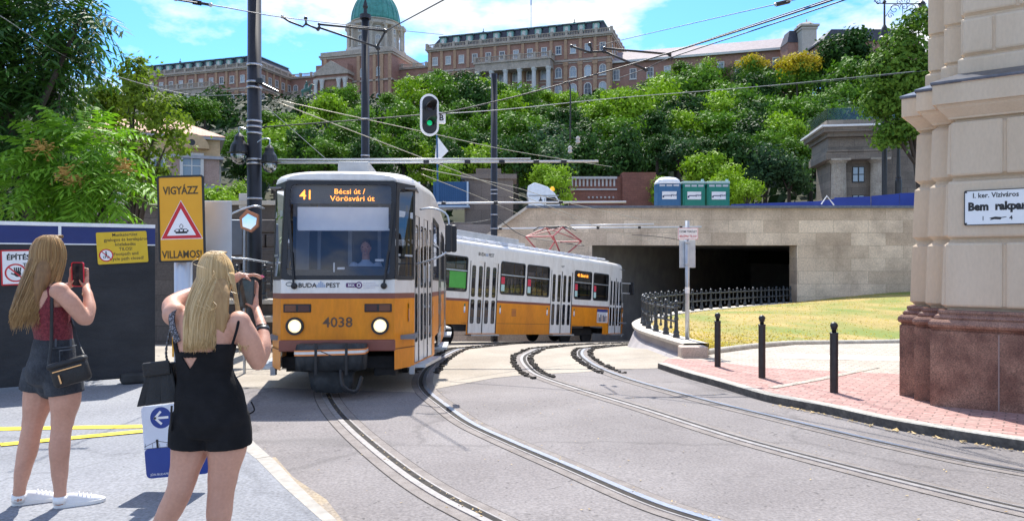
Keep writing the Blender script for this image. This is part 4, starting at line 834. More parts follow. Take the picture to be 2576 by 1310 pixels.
bark = M('bark', (0.045, 0.035, 0.028), (0.085, 0.07, 0.055), scale=6, rough=0.95, bump=0.6, stretch=(1, 1, .3))
def limbs(base, tips, r0, rng):
    mb = MB(); base = Vector(base); top = sum((Vector(t) for t in tips), Vector()) / len(tips); fork = base.lerp(top, .45)
    mb.tube([base, base.lerp(fork, .5) + Vector((rng.uniform(-.1, .1), 0, 0)), fork], [r0, r0 * .8, r0 * .62], 8)
    for t in tips:
        t = Vector(t); m = fork.lerp(t, .5) + Vector((rng.uniform(-.2, .2), rng.uniform(-.2, .2), rng.uniform(0, .3))) * (t - fork).length * .3
        mb.tube([fork, m, t], [r0 * .5, r0 * .3, r0 * .1], 6)
    return mb
def tree(name, label, base, blobs, mat, n, size, r0=.2, group=None, seed=0, fill=.5, asp=.55):
    rng = random.Random(seed + 11); t = thing(name, label, 'tree', base, group)
    limbs(base, [c for c, r in blobs][:7], r0, rng).build('trunk', bark, t, smooth=True, fix=False)
    mb = MB(); leafcards(mb, blobs, n, size, rng, fill, asp); mb.build('crown', mat, t, fix=False); return t
G1 = MLEAF('foliage_mid', (0.034, 0.088, 0.010), (0.12, 0.235, 0.025))
G2 = MLEAF('foliage_dark', (0.010, 0.034, 0.009), (0.045, 0.105, 0.022), trans=.12)
G3 = MLEAF('foliage_bright', (0.10, 0.20, 0.012), (0.24, 0.38, 0.026))
G4 = MLEAF('foliage_yellow', (0.28, 0.22, 0.012), (0.52, 0.40, 0.03), trans=.15)
G5 = MLEAF('foliage_bluegreen', (0.022, 0.055, 0.028), (0.07, 0.135, 0.06), trans=.2)
# hillside tree prototypes, copied all over the slope
def crown_blobs(rng, k=11):
    o = [((0, 0, 0), (.72, .72, .68))]
    for i in range(k):
        a = rng.uniform(0, 6.28); z = rng.uniform(-.7, .62); rr = rng.uniform(.4, .62) * (1 - max(0, z) * .5)
        s = rng.uniform(.3, .46); o.append(((math.cos(a) * rr, math.sin(a) * rr, z), (s, s, s * .85)))
    return o
PROTO = {}
KIND = {'mid': (G1, 'mid green broadleaf tree in the wood on the castle hillside', 1500), 'dark': (G2, 'dark shady green tree in the wood on the castle hillside', 1500), 'bright': (G3, 'sunlit yellowish green tree in the wood on the castle hillside', 1500), 'blue': (G5, 'bluish green tree in the wood on the castle hillside', 1500)}
for kd, (m, lb, n) in KIND.items():
    for v in range(2):
        rng = random.Random(hash(kd) % 97 * 0 + len(kd) * 7 + v)
        mb = MB(); leafcards(mb, crown_blobs(rng), 3000, .072, rng, .62)
        t = thing('hillside_tree', lb, 'tree', (0, 0, 0), kd + ' green trees on the castle hillside')
        mb.build('crown', m, t, fix=False)
        mb = MB(); mb.tube([(0, 0, -1.9), (0, 0, -.6), (.05, 0, .2)], [.09, .07, .02], 6)
        for a in range(4): mb.tube([(0, 0, -.7), (.3 * math.cos(a * 1.6), .3 * math.sin(a * 1.6), -.1)], [.04, .015], 5)
        mb.build('trunk', bark, t, fix=False); PROTO[kd, v] = [t, False]
def put(kd, c, r, rz=None):
    pr = PROTO[kd, random.randrange(2)]
    if pr[1]: t = copy_tree(pr[0])
    else: t = pr[0]; pr[1] = True
    t.location = c; t.scale = (r, r, rz or r); t.rotation_euler = (0, 0, random.uniform(0, 6.28)); return t
TOP = [(330, 225), (480, 232), (560, 232), (640, 255), (700, 275), (780, 232), (840, 198), (890, 212), (930, 262), (990, 215), (1040, 170), (1100, 166), (1180, 160), (1215, 185), (1260, 192), (1320, 202), (1400, 215), (1470, 222), (1540, 208), (1600, 195), (1650, 180), (1700, 142), (1760, 140), (1820, 150), (1870, 155), (1940, 133), (2000, 146), (2050, 140), (2100, 120), (2170, 115), (2210, 130), (2720, 130)]
def top(u):
    for (a, va), (b, vb) in zip(TOP, TOP[1:]):
        if a <= u <= b: return va + (vb - va) * (u - a) / (b - a)
    return 230
random.seed(21)
def depth_for(v):                        # distance at which a tree of the slope has its crown at picture height v
    lo, hi = 64, 236
    for _ in range(40):
        m = (lo + hi) / 2
        if 655 - FOC * (hz(0, m) + 7.0 - CAMZ) / m > v: lo = m
        else: hi = m
    return lo
rowi = 0; used = 0
for rowi, dv in enumerate((30, 88, 140, 190, 238)):
    u = 470 + (rowi % 2) * 36 + random.uniform(-10, 10)
    while u < 2640:
        r = random.uniform(44, 66) if rowi else random.uniform(30, 40)
        v = top(u) + dv * (r / 42 if rowi == 0 else 1) + random.uniform(-8, 8) * (rowi > 0)
        if rowi == 0: v = top(u) + r * 1.25
        u_ = u; u += r * 1.42
        if v > 432 or (v > 400 and 1840 < u_ < 2330 and v > 420): continue
        if (560 < u_ < 700 and 255 < v < 300 and rowi == 0) or (u_ < 620 and v > 315): continue
        y = depth_for(v) + random.uniform(-3, 3)
        if v > 340: kd = random.choice(['dark', 'dark', 'mid', 'dark', 'blue'] if 1300 < u_ < 1850 else ['dark', 'mid', 'mid', 'bright'])
        elif u_ > 1850: kd = random.choice(['mid', 'dark', 'blue', 'bright', 'mid'])
        else: kd = random.choice(['mid', 'mid', 'dark', 'bright', 'mid', 'bright'])
        put(kd, P(u_, v, y), r * y / FOC * 1.15, r * y / FOC * random.uniform(.95, 1.25) * (.95 if rowi == 0 else 1)); used += 1
for kd, u, v, r, y in (('dark', 535, 285, 62, 150), ('dark', 2128, 132, 66, 150), ('dark', 2090, 150, 52, 152), ('mid', 2150, 210, 70, 120), ('blue', 1925, 425, 72, 62), ('blue', 1985, 440, 60, 61), ('blue', 1880, 450, 52, 62), ('mid', 1995, 300, 62, 90), ('mid', 2060, 310, 60, 88), ('dark', 2040, 395, 56, 75), ('bright', 1775, 440, 60, 60.5), ('bright', 1830, 470, 52, 57), ('bright', 1880, 490, 40, 54), ('bright', 1665, 480, 32, 57), ('bright', 1400, 465, 46, 54), ('bright', 1370, 445, 36, 55), ('mid', 1900, 330, 60, 95), ('bright', 1500, 330, 70, 110), ('bright', 1650, 290, 80, 118), ('mid', 1820, 290, 84, 112), ('dark', 1530, 400, 62, 78), ('dark', 1620, 395, 66, 76), ('dark', 1480, 375, 60, 84), ('dark', 1700, 385, 66, 77), ('mid', 1340, 360, 62, 88), ('bright', 605, 490, 34, 58), ('dark', 625, 420, 45, 75), ('mid', 590, 360, 40, 100), ('bright', 1130, 440, 40, 46), ('dark', 1060, 390, 66, 80), ('dark', 1190, 385, 62, 82), ('mid', 760, 390, 66, 80), ('dark', 850, 380, 66, 82), ('mid', 1260, 395, 52, 80), ('bright', 975, 378, 36, 76)):
    put(kd, P(u, v, y), r * y / FOC * 1.1)
for i, (u, v, r, lab) in enumerate(((2005, 182, 50, 'large yellow flowering tree left of the big dark tree near the skyline'), (1890, 172, 34, 'smaller yellow flowering tree by the brick palace wing'))):
    y = 150; c = P(u, v, y); s = y / FOC * r; rng = random.Random(40 + i)
    t = thing('yellow_tree', lab, 'tree', c - UP * s * 2, 'yellow flowering trees')
    mb = MB(); leafcards(mb, [(c + Vector(q) * s, tuple(k * s for k in rr)) for q, rr in crown_blobs(rng)], 1700, .08 * s, rng, .7, mi=1)
    leafcards(mb, [(c + Vector((x, -.2, z)) * s, (.55 * s, .55 * s, .35 * s)) for x, z in ((-.6, .3), (0, .55), (.55, .35), (.15, .1))], 1700, .08 * s, rng, .85, mi=0); mb.build('crown', [G4, G1], t, fix=False)
    mb = MB(); mb.tube([c - UP * s * 2, c], [.3, .1], 6); mb.build('trunk', bark, t)
# near tree behind the corner building
y = 42.0; F = lambda u, v, r, y=42.0, k=.8: (P(u, v, y), (r * y / FOC, r * y / FOC * .9, r * y / FOC * k))
tree('broadleaf_tree', 'tall leafy tree rising just behind the corner building', Vector((23.9, 42.5, 3.4)), [F(2272, 150, 70, k=1.2), F(2312, 65, 42, k=1.1), F(2240, 200, 70, k=1.1), F(2275, 270, 70), F(2210, 265, 50), F(2300, 200, 60), F(2250, 330, 52, k=.6), F(2222, 358, 30, k=.6), F(2290, 340, 50)], MLEAF('foliage_linden', (0.035, 0.10, 0.012), (0.13, 0.23, 0.03)), 12500, .13, .22, seed=3, fill=.55)
# low growth between the trees
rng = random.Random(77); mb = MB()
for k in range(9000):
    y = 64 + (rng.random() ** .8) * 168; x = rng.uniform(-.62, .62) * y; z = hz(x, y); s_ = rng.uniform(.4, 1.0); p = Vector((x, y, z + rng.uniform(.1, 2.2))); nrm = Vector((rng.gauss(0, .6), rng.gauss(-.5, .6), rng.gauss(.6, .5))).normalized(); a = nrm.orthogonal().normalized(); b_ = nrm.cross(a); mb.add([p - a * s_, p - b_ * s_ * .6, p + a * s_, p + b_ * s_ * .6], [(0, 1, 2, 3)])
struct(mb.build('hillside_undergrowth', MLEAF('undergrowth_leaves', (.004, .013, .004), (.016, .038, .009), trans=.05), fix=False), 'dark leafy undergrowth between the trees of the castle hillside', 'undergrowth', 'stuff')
# ------------------------------------------------------------------ big trees at the left
def frond(mb, p, d, L, rng, mi=None, n=5, w=.40):
    d = d.normalized(); s = d.cross(UP)
    if s.length < .1: s = Vector((1, 0, 0))
    s.normalize(); nrm = s.cross(d).normalized(); roll = rng.uniform(-.5, .5); s = (s * math.cos(roll) + nrm * math.sin(roll)); nrm = s.cross(d)
    pts = [p + d * (L * k / n) - UP * (L * .28 * (k / n) ** 2) for k in range(n + 1)]
    for k in range(1, n + 1):
        c = pts[k]; t = (pts[k] - pts[k - 1]).normalized()
        for sg in (-1, 1):
            ll = L * w * (1 - .35 * abs(k / n - .4)) * rng.uniform(.85, 1.1); q = (s * sg * .85 + t * .5 - UP * .22).normalized(); wv = t * (ll * .17)
            mb.add([c, c + q * (ll * .45) + wv, c + q * ll - UP * (ll * .12), c + q * (ll * .45) - wv], [(0, 1, 2, 3)], mi)
    mb.tube([pts[0], pts[n // 2], pts[n]], [.006, .005, .003], 3, mi)
AIL = MLEAF('foliage_ailanthus', (0.012, 0.045, 0.008), (0.055, 0.145, 0.016), trans=.16, sp=.45)
AILB = MLEAF('foliage_ailanthus_bright', (0.018, 0.075, 0.006), (0.19, 0.37, 0.025), trans=.22, sp=.45)
seedm = M('seed_clusters', (0.48, 0.24, 0.05), (0.6, 0.38, 0.10), scale=20, rough=.8)
def frond_tree(name, label, base, blobs, mat, n, L, seed, trunk_r=.16, seeds=()):
    rng = random.Random(seed); t = thing(name, label, 'tree', base)
    limbs(base, [c for c, r in blobs][:8], trunk_r, rng).build('trunk', bark, t, smooth=True, fix=False)
    mb = MB(); tot = sum(r[0] * r[2] for c, r in blobs)
    for c, r in blobs:
        for k in range(int(n * r[0] * r[2] / tot)):
            d = Vector((rng.gauss(0, 1), rng.gauss(0, 1) - .3, rng.gauss(0, 1))).normalized(); rad = rng.uniform(.45, 1.0) * (1 + .25 * noise.noise(d * 2 + c))
            p = c + Vector((d.x * r[0], d.y * r[1], d.z * r[2])) * rad; dd = (d + Vector((rng.gauss(0, .5), rng.gauss(0, .5), -.15 + rng.gauss(0, .3))))
            frond(mb, p, dd, L * rng.uniform(.7, 1.2), rng)
    mb.build('crown', mat, t, fix=False)
    for p in seeds:
        mb = MB()
        mb.ball(p, (.05, .03, .05), 5)
        for k in range(46): q = p + Vector((rng.gauss(0, .10), rng.gauss(0, .06), rng.gauss(0, .08))); mb.ball(q, (.028, .018, .012), 4); mb.tube([p, q], .003, 3)
        mb.build('seed_cluster', seedm, t, fix=False)
    return t
def F2(u, v, ru, rv, y, dep=.8): return (P(u, v, y), (ru * y / FOC, ru * y / FOC * dep, rv * y / FOC))
frond_tree('ailanthus_tree', 'big dark tree with long feathery leaves filling the upper left corner', (-8.6, 13.2, -.3), [F2(60, 60, 150, 110, 13), F2(-40, 180, 170, 130, 13), F2(150, 40, 90, 80, 12.6), F2(110, 170, 90, 90, 12.8), F2(30, 290, 130, 90, 13), F2(215, 20, 50, 40, 12.4, .6), F2(150, 240, 45, 40, 12.6), F2(-60, -80, 200, 120, 13), F2(60, 460, 130, 90, 13.5), F2(-60, 400, 120, 120, 13.5), F2(20, 130, 150, 150, 14)], AIL, 1500, .60, 5, .2)
frond_tree('ailanthus_sapling', 'bright sunlit feathery leaved tree just behind the blue topped hoarding', (-7.2, 12.2, -.3), [F2(235, 350, 70, 50, 11.9), F2(260, 440, 65, 55, 11.8), F2(160, 400, 90, 70, 12.1), F2(90, 470, 90, 60, 12.1), F2(200, 495, 100, 45, 12.0), F2(290, 470, 45, 40, 11.7)], AILB, 470, .52, 9, .1, seeds=[P(105, 372, 11.4), P(165, 435, 11.3), P(312, 418, 11.4), P(185, 452, 11.3)])
y = 19.0
tree('broadleaf_tree', 'airy olive green tree with thin twigs between the feathery trees and the villa', (-9.8, 19, -.5), [F2(320, 250, 85, 70, 19), F2(260, 300, 90, 80, 19.4), F2(405, 295, 72, 66, 18.8), F2(345, 190, 55, 45, 19), F2(425, 350, 45, 45, 18.6), F2(340, 400, 90, 80, 19), F2(385, 450, 50, 50, 18.8), F2(300, 480, 90, 60, 19), F2(250, 245, 45, 40, 19), F2(350, 155, 18, 22, 19), F2(455, 385, 28, 22, 18.5)], MLEAF('foliage_olive', (0.040, 0.085, 0.010), (0.15, 0.215, 0.028), trans=.3), 6800, .07, .16, seed=8, fill=.3)
for i, (u, v, r, lab) in enumerate(((540, 500, 34, 'low leafy bush below the villa, left of the dark tram pole'), (480, 520, 34, 'leafy bush above the dark wall just right of the yellow warning sign top'))):
    tree('bush', lab, P(u, 560, 32), [F2(u, v, r, r * .8, 32), F2(u + 20, v + 14, r * .8, r * .6, 31.6)], G3, 900, .11, .05, seed=50 + i)
# ------------------------------------------------------------------ hoarding with signs
hz0 = Vector((-6.72, 9.55, 0)); hz1 = Vector((-5.12, 10.6, 0)); hd = (hz1 - hz0).normalized(); hn = Vector((hd.y, -hd.x, 0))       # hn faces the camera
hl = hz0 - hd * 3.4; HL = (hz1 - hl).length; gb = g(10) + PZ
mesh_m = M('grey_screen', (0.024, 0.025, 0.028), (0.040, 0.041, 0.045), scale=1.5, rough=.8, bump=.9, bscale=3.5, stretch=(1, 1, 2), fine=.3, fscale=120)
t = thing('construction_hoarding', 'dark grey construction hoarding with dark blue band and white rail along its top', 'hoarding', (hz0.x, hz0.y, gb))
def hp(u, v, y0=10.0):                                    # picture point on the hoarding plane
    dr_ = Vector(((u - 1288) / FOC, 1, -(v - 655) / FOC)); k = hn.dot(hz0 - Vector((0, 0, CAMZ)) * 0) / hn.dot(Vector((dr_.x, 1, 0))); return Vector((0, 0, CAMZ)) + dr_ * k
mid = (hl + hz1) / 2
mb = MB(); mb.box(mid + UP * (gb + .08 + .92), (HL, .05, 1.86), X=hd, Y=-hn); mb.build('screen', mesh_m, t)
mb = MB(); mb.box(mid + UP * (gb + 1.94 + .12), (HL, .06, .235), X=hd, Y=-hn); mb.build('blue_band', M('dark_blue_panel', (0.012, 0.024, 0.14), (0.016, 0.032, 0.17), scale=2, rough=.5), t)
mb = MB(); mb.box(mid + UP * (gb + 2.205), (HL, .08, .05), X=hd, Y=-hn); mb.box(mid + UP * (gb + 1.94), (HL, .07, .016), X=hd, Y=-hn); q = hp(150, 560); mb.box(Vector((q.x, q.y, gb + 2.06)) + hn * .03, (.035, .03, .25), X=hd, Y=-hn); mb.build('white_rail', white, t)
for k in (.35, 2.9, 5.2): 
    mb = MB(); c = hl + hd * k - hn * .08; mb.box(c + UP * (gb + 1.1), (.06, .06, 2.2), X=hd, Y=-hn); mb.build('post', galv, t)
for k in (2.2, 5.15):
    mb = MB(); c = hl + hd * k; mb.box(c + UP * (gb + .07), (.55, .28, .14), X=hd, Y=-hn, ch=.03); mb.build('foot_block', M('block_rubber', (.03, .03, .03), (.05, .05, .05), rough=.9), t)
def hsign(u0, u1, v0, v1, tilt=0.0):
    a = hp((u0 + u1) / 2, (v0 + v1) / 2); x0 = hp(u0, (v0 + v1) / 2); x1 = hp(u1, (v0 + v1) / 2); y0 = hp((u0 + u1) / 2, v0); y1 = hp((u0 + u1) / 2, v1)
    X = (hd * math.cos(tilt) + UP * math.sin(tilt)); Yv = (UP * math.cos(tilt) - hd * math.sin(tilt)); return a + hn * .035, X, Yv, (x1 - x0).length, (y0 - y1).length
ysign = M('sign_yellow', (0.72, 0.47, 0.01), (0.78, 0.52, 0.02), scale=4, rough=.4); signred = M('sign_red', (0.55, 0.012, 0.02), rough=.4); signw = M('sign_white', (0.82, 0.82, 0.82), rough=.35)
o, X, Yv, W_, H_ = hsign(244, 371, 583, 662, R(3.5)); t = thing('warning_notice', 'yellow Hungarian and English footpath closed notice on the dark hoarding', 'sign', o)
mb = MB(); mb.prism(rrect(W_, H_, .02), o, X, Yv, hn, .01); mb.build('plate', ysign, t)
mb = MB(); ln = H_ / 6.6
for i, s in enumerate(('Munkaterület', 'gyalogos és kerékpáros', 'közlekedés', 'TILOS!', 'Footpath and', 'cycle path closed!')): text(mb, s, o + hn * .0105 + X * (W_ * (.06 if i in (0, 2, 3, 4) else .08)) + Yv * (H_ * .36 - ln * i), X, Yv, ln * .95, bold=.006, squeeze=.92)
mb.build('lettering', ink, t)
c = o + hn * .0105 - X * (W_ * .33) - Yv * (H_ * .22); mb = MB(); r = H_ * .2; mb.prism(circ(r, 24), c, X, Yv, hn, .001, 0); mb.ring(circ(r, 24), circ(r * .82, 24), c + hn * .001, X, Yv, hn, .001, 1); mb.box(c + hn * .0022, (r * 1.8, r * .14, .001), X=(X - Yv).normalized(), Y=(X + Yv).normalized(), mi=1)
mb.ring(circ(r * .2, 12, -r * .25, -r * .3), circ(r * .12, 12, -r * .25, -r * .3), c + hn * .001, X, Yv, hn, .0008, 2); mb.ring(circ(r * .2, 12, r * .25, -r * .3), circ(r * .12, 12, r * .25, -r * .3), c + hn * .001, X, Yv, hn, .0008, 2); mb.prism(circ(r * .12, 10, 0, r * .5), c + hn * .001, X, Yv, hn, .0008, 2); mb.prism([(-.12 * r, -.3 * r), (.12 * r, -.1 * r), (.12 * r, .35 * r), (-.1 * r, .35 * r)], c + hn * .001, X, Yv, hn, .0008, 2); mb.build('pictogram', [signw, signred, ink], t)
o, X, Yv, W_, H_ = hsign(3, 120, 628, 716, R(1.5)); t = thing('building_site_sign', 'white construction area sign with red edge and raised hand symbol behind the girl', 'sign', o)
mb = MB(); mb.prism(rrect(W_, H_, .01), o, X, Yv, hn, .01, 0); mb.ring(rrect(W_, H_, .01), rrect(W_ * .93, H_ * .92, .005), o + hn * .01, X, Yv, hn, .001, 1); mb.build('plate', [signw, signred], t)
mb = MB(); text(mb, 'ÉPÍTÉSI', o + hn * .0105 - X * (W_ * .10) + Yv * (H_ * .22), X, Yv, H_ * .2, bold=.03); text(mb, 'TERÜLET', o + hn * .0105 + X * (W_ * .22) + Yv * (H_ * .02), X, Yv, H_ * .14, bold=.03); mb.build('lettering', ink, t)
c = o + hn * .0105 - X * (W_ * .19) - Yv * (H_ * .15); r = H_ * .26; mb = MB(); mb.ring(circ(r, 28), circ(r * .84, 28), c, X, Yv, hn, .001, 0); mb.box(c + hn * .0015, (r * 1.8, r * .14, .001), X=(X - Yv).normalized(), Y=(X + Yv).normalized(), mi=0)
for a in (-.5, -.17, .17, .5): mb.box(c + X * (r * (.18 + a * .5)) + Yv * (r * .3) + hn * .001, (r * .12, r * .55, .001), X=(X + Yv * -a * .3).normalized(), Y=(Yv + X * a * .3).normalized(), mi=1)
mb.prism(circ(r * .33, 14, r * .18, -r * .12), c, X, Yv, hn, .001, 1); mb.box(c - X * (r * .2) - Yv * (r * .15) + hn * .001, (r * .5, r * .13, .001), X=(X - Yv * .5).normalized(), Y=(Yv + X * .5).normalized(), mi=1); mb.build('pictogram', [signred, ink], t)
# ------------------------------------------------------------------ warning sign post
y = 5.25; bz_ = g(y) + PZ; sx = lambda u: (u - 1288) / FOC * y; sz = lambda v: CAMZ - (v - 655) / FOC * y
t = thing('sign_post', 'light grey steel post holding the yellow tram warning sign', 'post', (sx(452), y, bz_))
mb = MB(); mb.tube([(sx(452), y + .06, bz_), (sx(452), y + .06, sz(470))], .062, 16); mb.build('pole', M('pale_blue_steel', (.50, .55, .62), (.56, .61, .68), scale=3, rough=.35, metal=.3), t, smooth=True)
for v in (520, 620): mb = MB(); mb.box((sx(456), y + .09, sz(v)), (.16, .14, .035)); mb.build('bracket', galv, t)
mb = MB(); mb.box((sx(520), y + .16, sz(590)), (.235, .012, .50), ch=.005); mb.build('back_plate', M('pale_steel_plate', (.40, .45, .49), (.46, .51, .55), scale=4, rough=.5, metal=.1), t)
cx_, cz_ = sx(460), sz(551); W_, H_ = .325, .605; o = Vector((cx_, y - .01, cz_)); tl = R(-1.5); X = Vector((math.cos(tl), 0, -math.sin(tl))); X = (X + Vector((0, -.02, 0))).normalized(); Yv = Vector((math.sin(tl), 0, math.cos(tl))); FN = X.cross(Yv)
t = thing('tram_warning_sign', 'tall yellow VIGYÁZZ VILLAMOS sign with red triangle and tram symbol', 'sign', o)
osign = M('sign_amber', (0.78, 0.36, 0.005), (0.82, 0.40, 0.01), scale=3, rough=.35)
mb = MB(); mb.prism(rrect(W_, H_, .015), o, X, Yv, FN, .014, 0); mb.ring(rrect(W_ + .008, H_ + .008, .016), rrect(W_ - .018, H_ - .018, .01), o + FN * .006, X, Yv, FN, .012, 1); mb.build('plate', [osign, ink], t)
mb = MB(); text(mb, 'VIGYÁZZ', o + FN * .0145 + Yv * .175, X, Yv, .077, bold=.02, squeeze=.78); text(mb, 'VILLAMOS!', o + FN * .0145 - Yv * .275, X, Yv, .074, bold=.02, squeeze=.80); mb.build('lettering', M('weathered_black', (.06, .045, .02), (.09, .06, .02)), t)
mb = MB(); tri = lambda s: [(0, s * .62), (-s * .56, -s * .40), (s * .56, -s * .40)]
cc = o - Yv * .035; mb.prism(tri(.27), cc, X, Yv, FN, .015, 0); mb.prism(tri(.258), cc, X, Yv, FN, .016, 1); mb.prism(tri(.185), cc - Yv * .008, X, Yv, FN, .017, 0)
mb.prism(rrect(.085, .032, .006), cc - Yv * .052, X, Yv, FN, .018, 2); mb.prism(rrect(.012, .012, .002), cc - Yv * .05 - X * .045, X, Yv, FN, .018, 2); mb.prism(rrect(.012, .012, .002), cc - Yv * .05 + X * .045, X, Yv, FN, .018, 2)
for k in (-.03, -.0, .03): mb.prism(rrect(.020, .012, .002), cc - Yv * .047 + X * k, X, Yv, FN, .019, 0)
mb.ring([(0, .02), (-.016, 0), (0, -.02), (.016, 0)], [(0, .016), (-.012, 0), (0, -.016), (.012, 0)], cc - Yv * .018, X, Yv, FN, .018, 2); mb.build('triangle', [signw, signred, ink], t)
# blue and white direction board on the same post
o = Vector((sx(452), y - .06, sz(1100))); t = thing('direction_board', 'blue and white board with a white arrow and bridge drawing low on the post', 'sign', o)
W_, H_ = .44, .505; X = Vector((.996, -.0, .085)); Yv = Vector((-.085, 0, .996)); FN = X.cross(Yv)
blu = M('board_blue', (0.014, 0.045, 0.26), (0.018, 0.055, 0.29), rough=.4); bw = M('board_white', (.66, .72, .82), rough=.4)
mb = MB(); mb.prism(rrect(W_, H_, .03), o, X, Yv, FN, .012, 0); mb.build('panel', bw, t)
mb = MB(); mb.prism([(x, z) for x, z in rrect(W_, H_ * .41, .03, cy=-H_ * .295)], o + FN * .0, X, Yv, FN, .0135, 0); c = o - X * .085 + Yv * .165; mb.prism(circ(.075, 26), c, X, Yv, FN, .0135, 0)
mb.box(c + FN * .0142 + X * .008, (.09, .016, .001), X=X, Y=Yv, mi=1); mb.box(c + FN * .0142 + X * -.022 + Yv * .02, (.07, .016, .001), X=(X + Yv).normalized(), Y=(Yv - X).normalized(), mi=1); mb.box(c + FN * .0142 + X * -.022 - Yv * .02, (.07, .016, .001), X=(X - Yv).normalized(), Y=(Yv + X).normalized(), mi=1)
mb.prism([(-.04, -.11), (-.04, -.14), (-.015, -.125)], o, X, Yv, FN, .0145, 1); text(mb, 'JÖN BUDAPEST', o + FN * .0138 - X * .19 - Yv * .235, X, Yv, .022, align='LEFT', mi=1)
for k in range(9): mb.box(o + FN * .0125 + X * (-.21 + k * .05) + Yv * (-.035 + .004 * abs(k - 3)), (.002, .03, .001), X=X, Y=Yv, mi=2)
for a, b, c_, d in ((-.22, -.045, .22, -.038), (-.22, -.03, -.125, .005), (-.125, .005, .02, -.03)): mb.tube([o + FN * .0125 + X * a + Yv * b, o + FN * .0125 + X * c_ + Yv * d], .0018, 4, mi=2)
mb.box(o + FN * .0128 - X * .125 - Yv * .02, (.016, .07, .001), X=X, Y=Yv, mi=2); mb.build('print', [blu, signw, ink], t)
o = Vector((sx(421), y + .13, sz(868))); t = thing('yellow_strip_sign', 'narrow yellow plate low behind the girl with the black bag', 'sign', o); mb = MB(); mb.box(o, (.05, .012, .2), ch=.004); mb.build('plate', osign, t); mb = MB(); mb.box(o + Vector((0, .012, 0)), (.02, .02, .16)); mb.build('bracket', galv, t)
# grey site screen behind the sign
o = P(572, 600, 12.5); t = thing('site_panel', 'light grey mesh panel standing behind the yellow warning sign', 'panel', (o.x, 12.5, g(12.5))); mb = MB(); mb.box((o.x, 12.5, o.z + .02), (.5, .03, .58)); mb.build('panel', M('pale_screen', (.13, .14, .16), (.18, .19, .21), scale=2, rough=.8), t)
mb = MB(); mb.tube([(o.x - .25, 12.55, g(12.5)), (o.x - .25, 12.55, o.z + .3)], .025, 6); mb.tube([(o.x + .27, 12.55, g(12.5)), (o.x + .27, 12.55, o.z + .3)], .025, 6); mb.tube([(o.x - .25, 12.55, o.z + .31), (o.x + .27, 12.55, o.z + .3)], .02, 6); mb.build('frame', galv, t)
# ------------------------------------------------------------------ walls and railing left of the tram
dkst = MBRICK('dark_retaining_stone', (0.13, 0.11, 0.10), (0.10, 0.085, 0.078), (0.07, 0.06, 0.055), 1.1, .5, msize=.012, stain=(0.07, 0.06, 0.055), stain_amt=.5)
t = thing('dark_retaining_wall', 'dark stone retaining wall with pale coping below the villa trees', 'wall', (-11, 24, -1)); a = P(250, 505, 24); b = P(700, 503, 24)
mb = MB(); mb.box(((a.x + b.x) / 2, 24.4, 1.0), (b.x - a.x, .8, 4.8)); mb.build('masonry', dkst, t); mb = MB(); mb.box(((a.x + b.x) / 2, 24.3, 3.48), (b.x - a.x + .1, 1.0, .14)); mb.build('coping', stonel, t); mb = MB(); c = P(609, 505, 23.8); mb.box((c.x, 24, c.z), (.26, .3, .48), ch=.02); mb.build('gate_post', M('pale_post', (.5, .48, .46), rough=.8), t)
def ipost(mb, p, h, s=1.0, thin=False):
    k = .55 if thin else 1
    mb.lathe([(.075 * s * k, 0), (.075 * s * k, .06 * h), (.06 * s * k, .08 * h), (.07 * s * k, .14 * h), (.045 * s * k, .2 * h), (.038 * s * k, .45 * h), (.055 * s * k, .5 * h), (.038 * s * k, .55 * h), (.034 * s * k, .78 * h), (.058 * s * k, .81 * h), (.058 * s * k, .85 * h), (.03 * s * k, .88 * h), (.05 * s * k, .93 * h), (.042 * s * k, .97 * h), (.008, 1.0 * h)], p, 10)
def railing(label, pts, h, n, loc, name='iron_railing'):
    t = thing(name, label, 'railing', loc); L = [lerp_path(pts, i / (n - 1)) for i in range(n)]
    for i, p in enumerate(L): mb = MB(); ipost(mb, p, h); mb.build('post', iron, t, smooth=False)
    Lm = [lerp_path(pts, (i + .5) / (n - 1)) for i in range(n - 1)]
    for p in Lm: mb = MB(); mb.tube([p + UP * (.22 * h), p + UP * (.84 * h)], .02, 6); mb.ball(p + UP * (.88 * h), .036, 8); mb.ball(p + UP * (.5 * h), .032, 8); mb.ball(p + UP * (.24 * h), .036, 8); mb.build('picket', iron, t)
    for z in (.42, .78):
        mb = MB(); mb.tube([lerp_path(pts, i / (4 * n)) + UP * (z * h) for i in range(4 * n + 1)], .024, 8); mb.build('rail', iron, t, smooth=True)
    return t
fp = [Vector((x + .02, y, cz(y))) for x, y in CW if y > 15.0]; fp = [Vector((3.50, 15.75, cz(15.75)))] + [p for p in fp if p.y > 16]
railing('black cast iron railing curving along the wall coping round the lawn', spline(fp, 5), .80, 27, (3.5, 16, 0))
c = P(665, 752, 17.4); railing('short black cast iron railing between the tram and the dark pole', [P(560, 752, 17.4), P(700, 752, 17.4)], .82, 5, c)
t = thing('low_stone_wall', 'low stone wall with bright ledge under the short railing beside the tram', 'wall', (c.x, 17.4, g(17))); mb = MB(); mb.box((c.x - .3, 17.5, c.z - .5), (2.2, .5, .9)); mb.build('masonry', dkst, t); mb = MB(); mb.box((c.x - .3, 17.45, c.z - .05), (2.3, .7, .1)); mb.box((c.x - .3, 16.9, c.z - .42), (2.3, .5, .12)); mb.build('ledge', stonel, t)
t = thing('stone_blocks', 'rough dark stone block wall behind the tram mirror', 'wall', P(650, 640, 19)); mb = MB()
for i in range(5):
    for j in range(3): q = P(560 + j * 60 + (i % 2) * 25, 570 + i * 36, 19); mb.box(q, (.58, .5, .33), ch=.04)
mb.build('masonry', dkst, t)
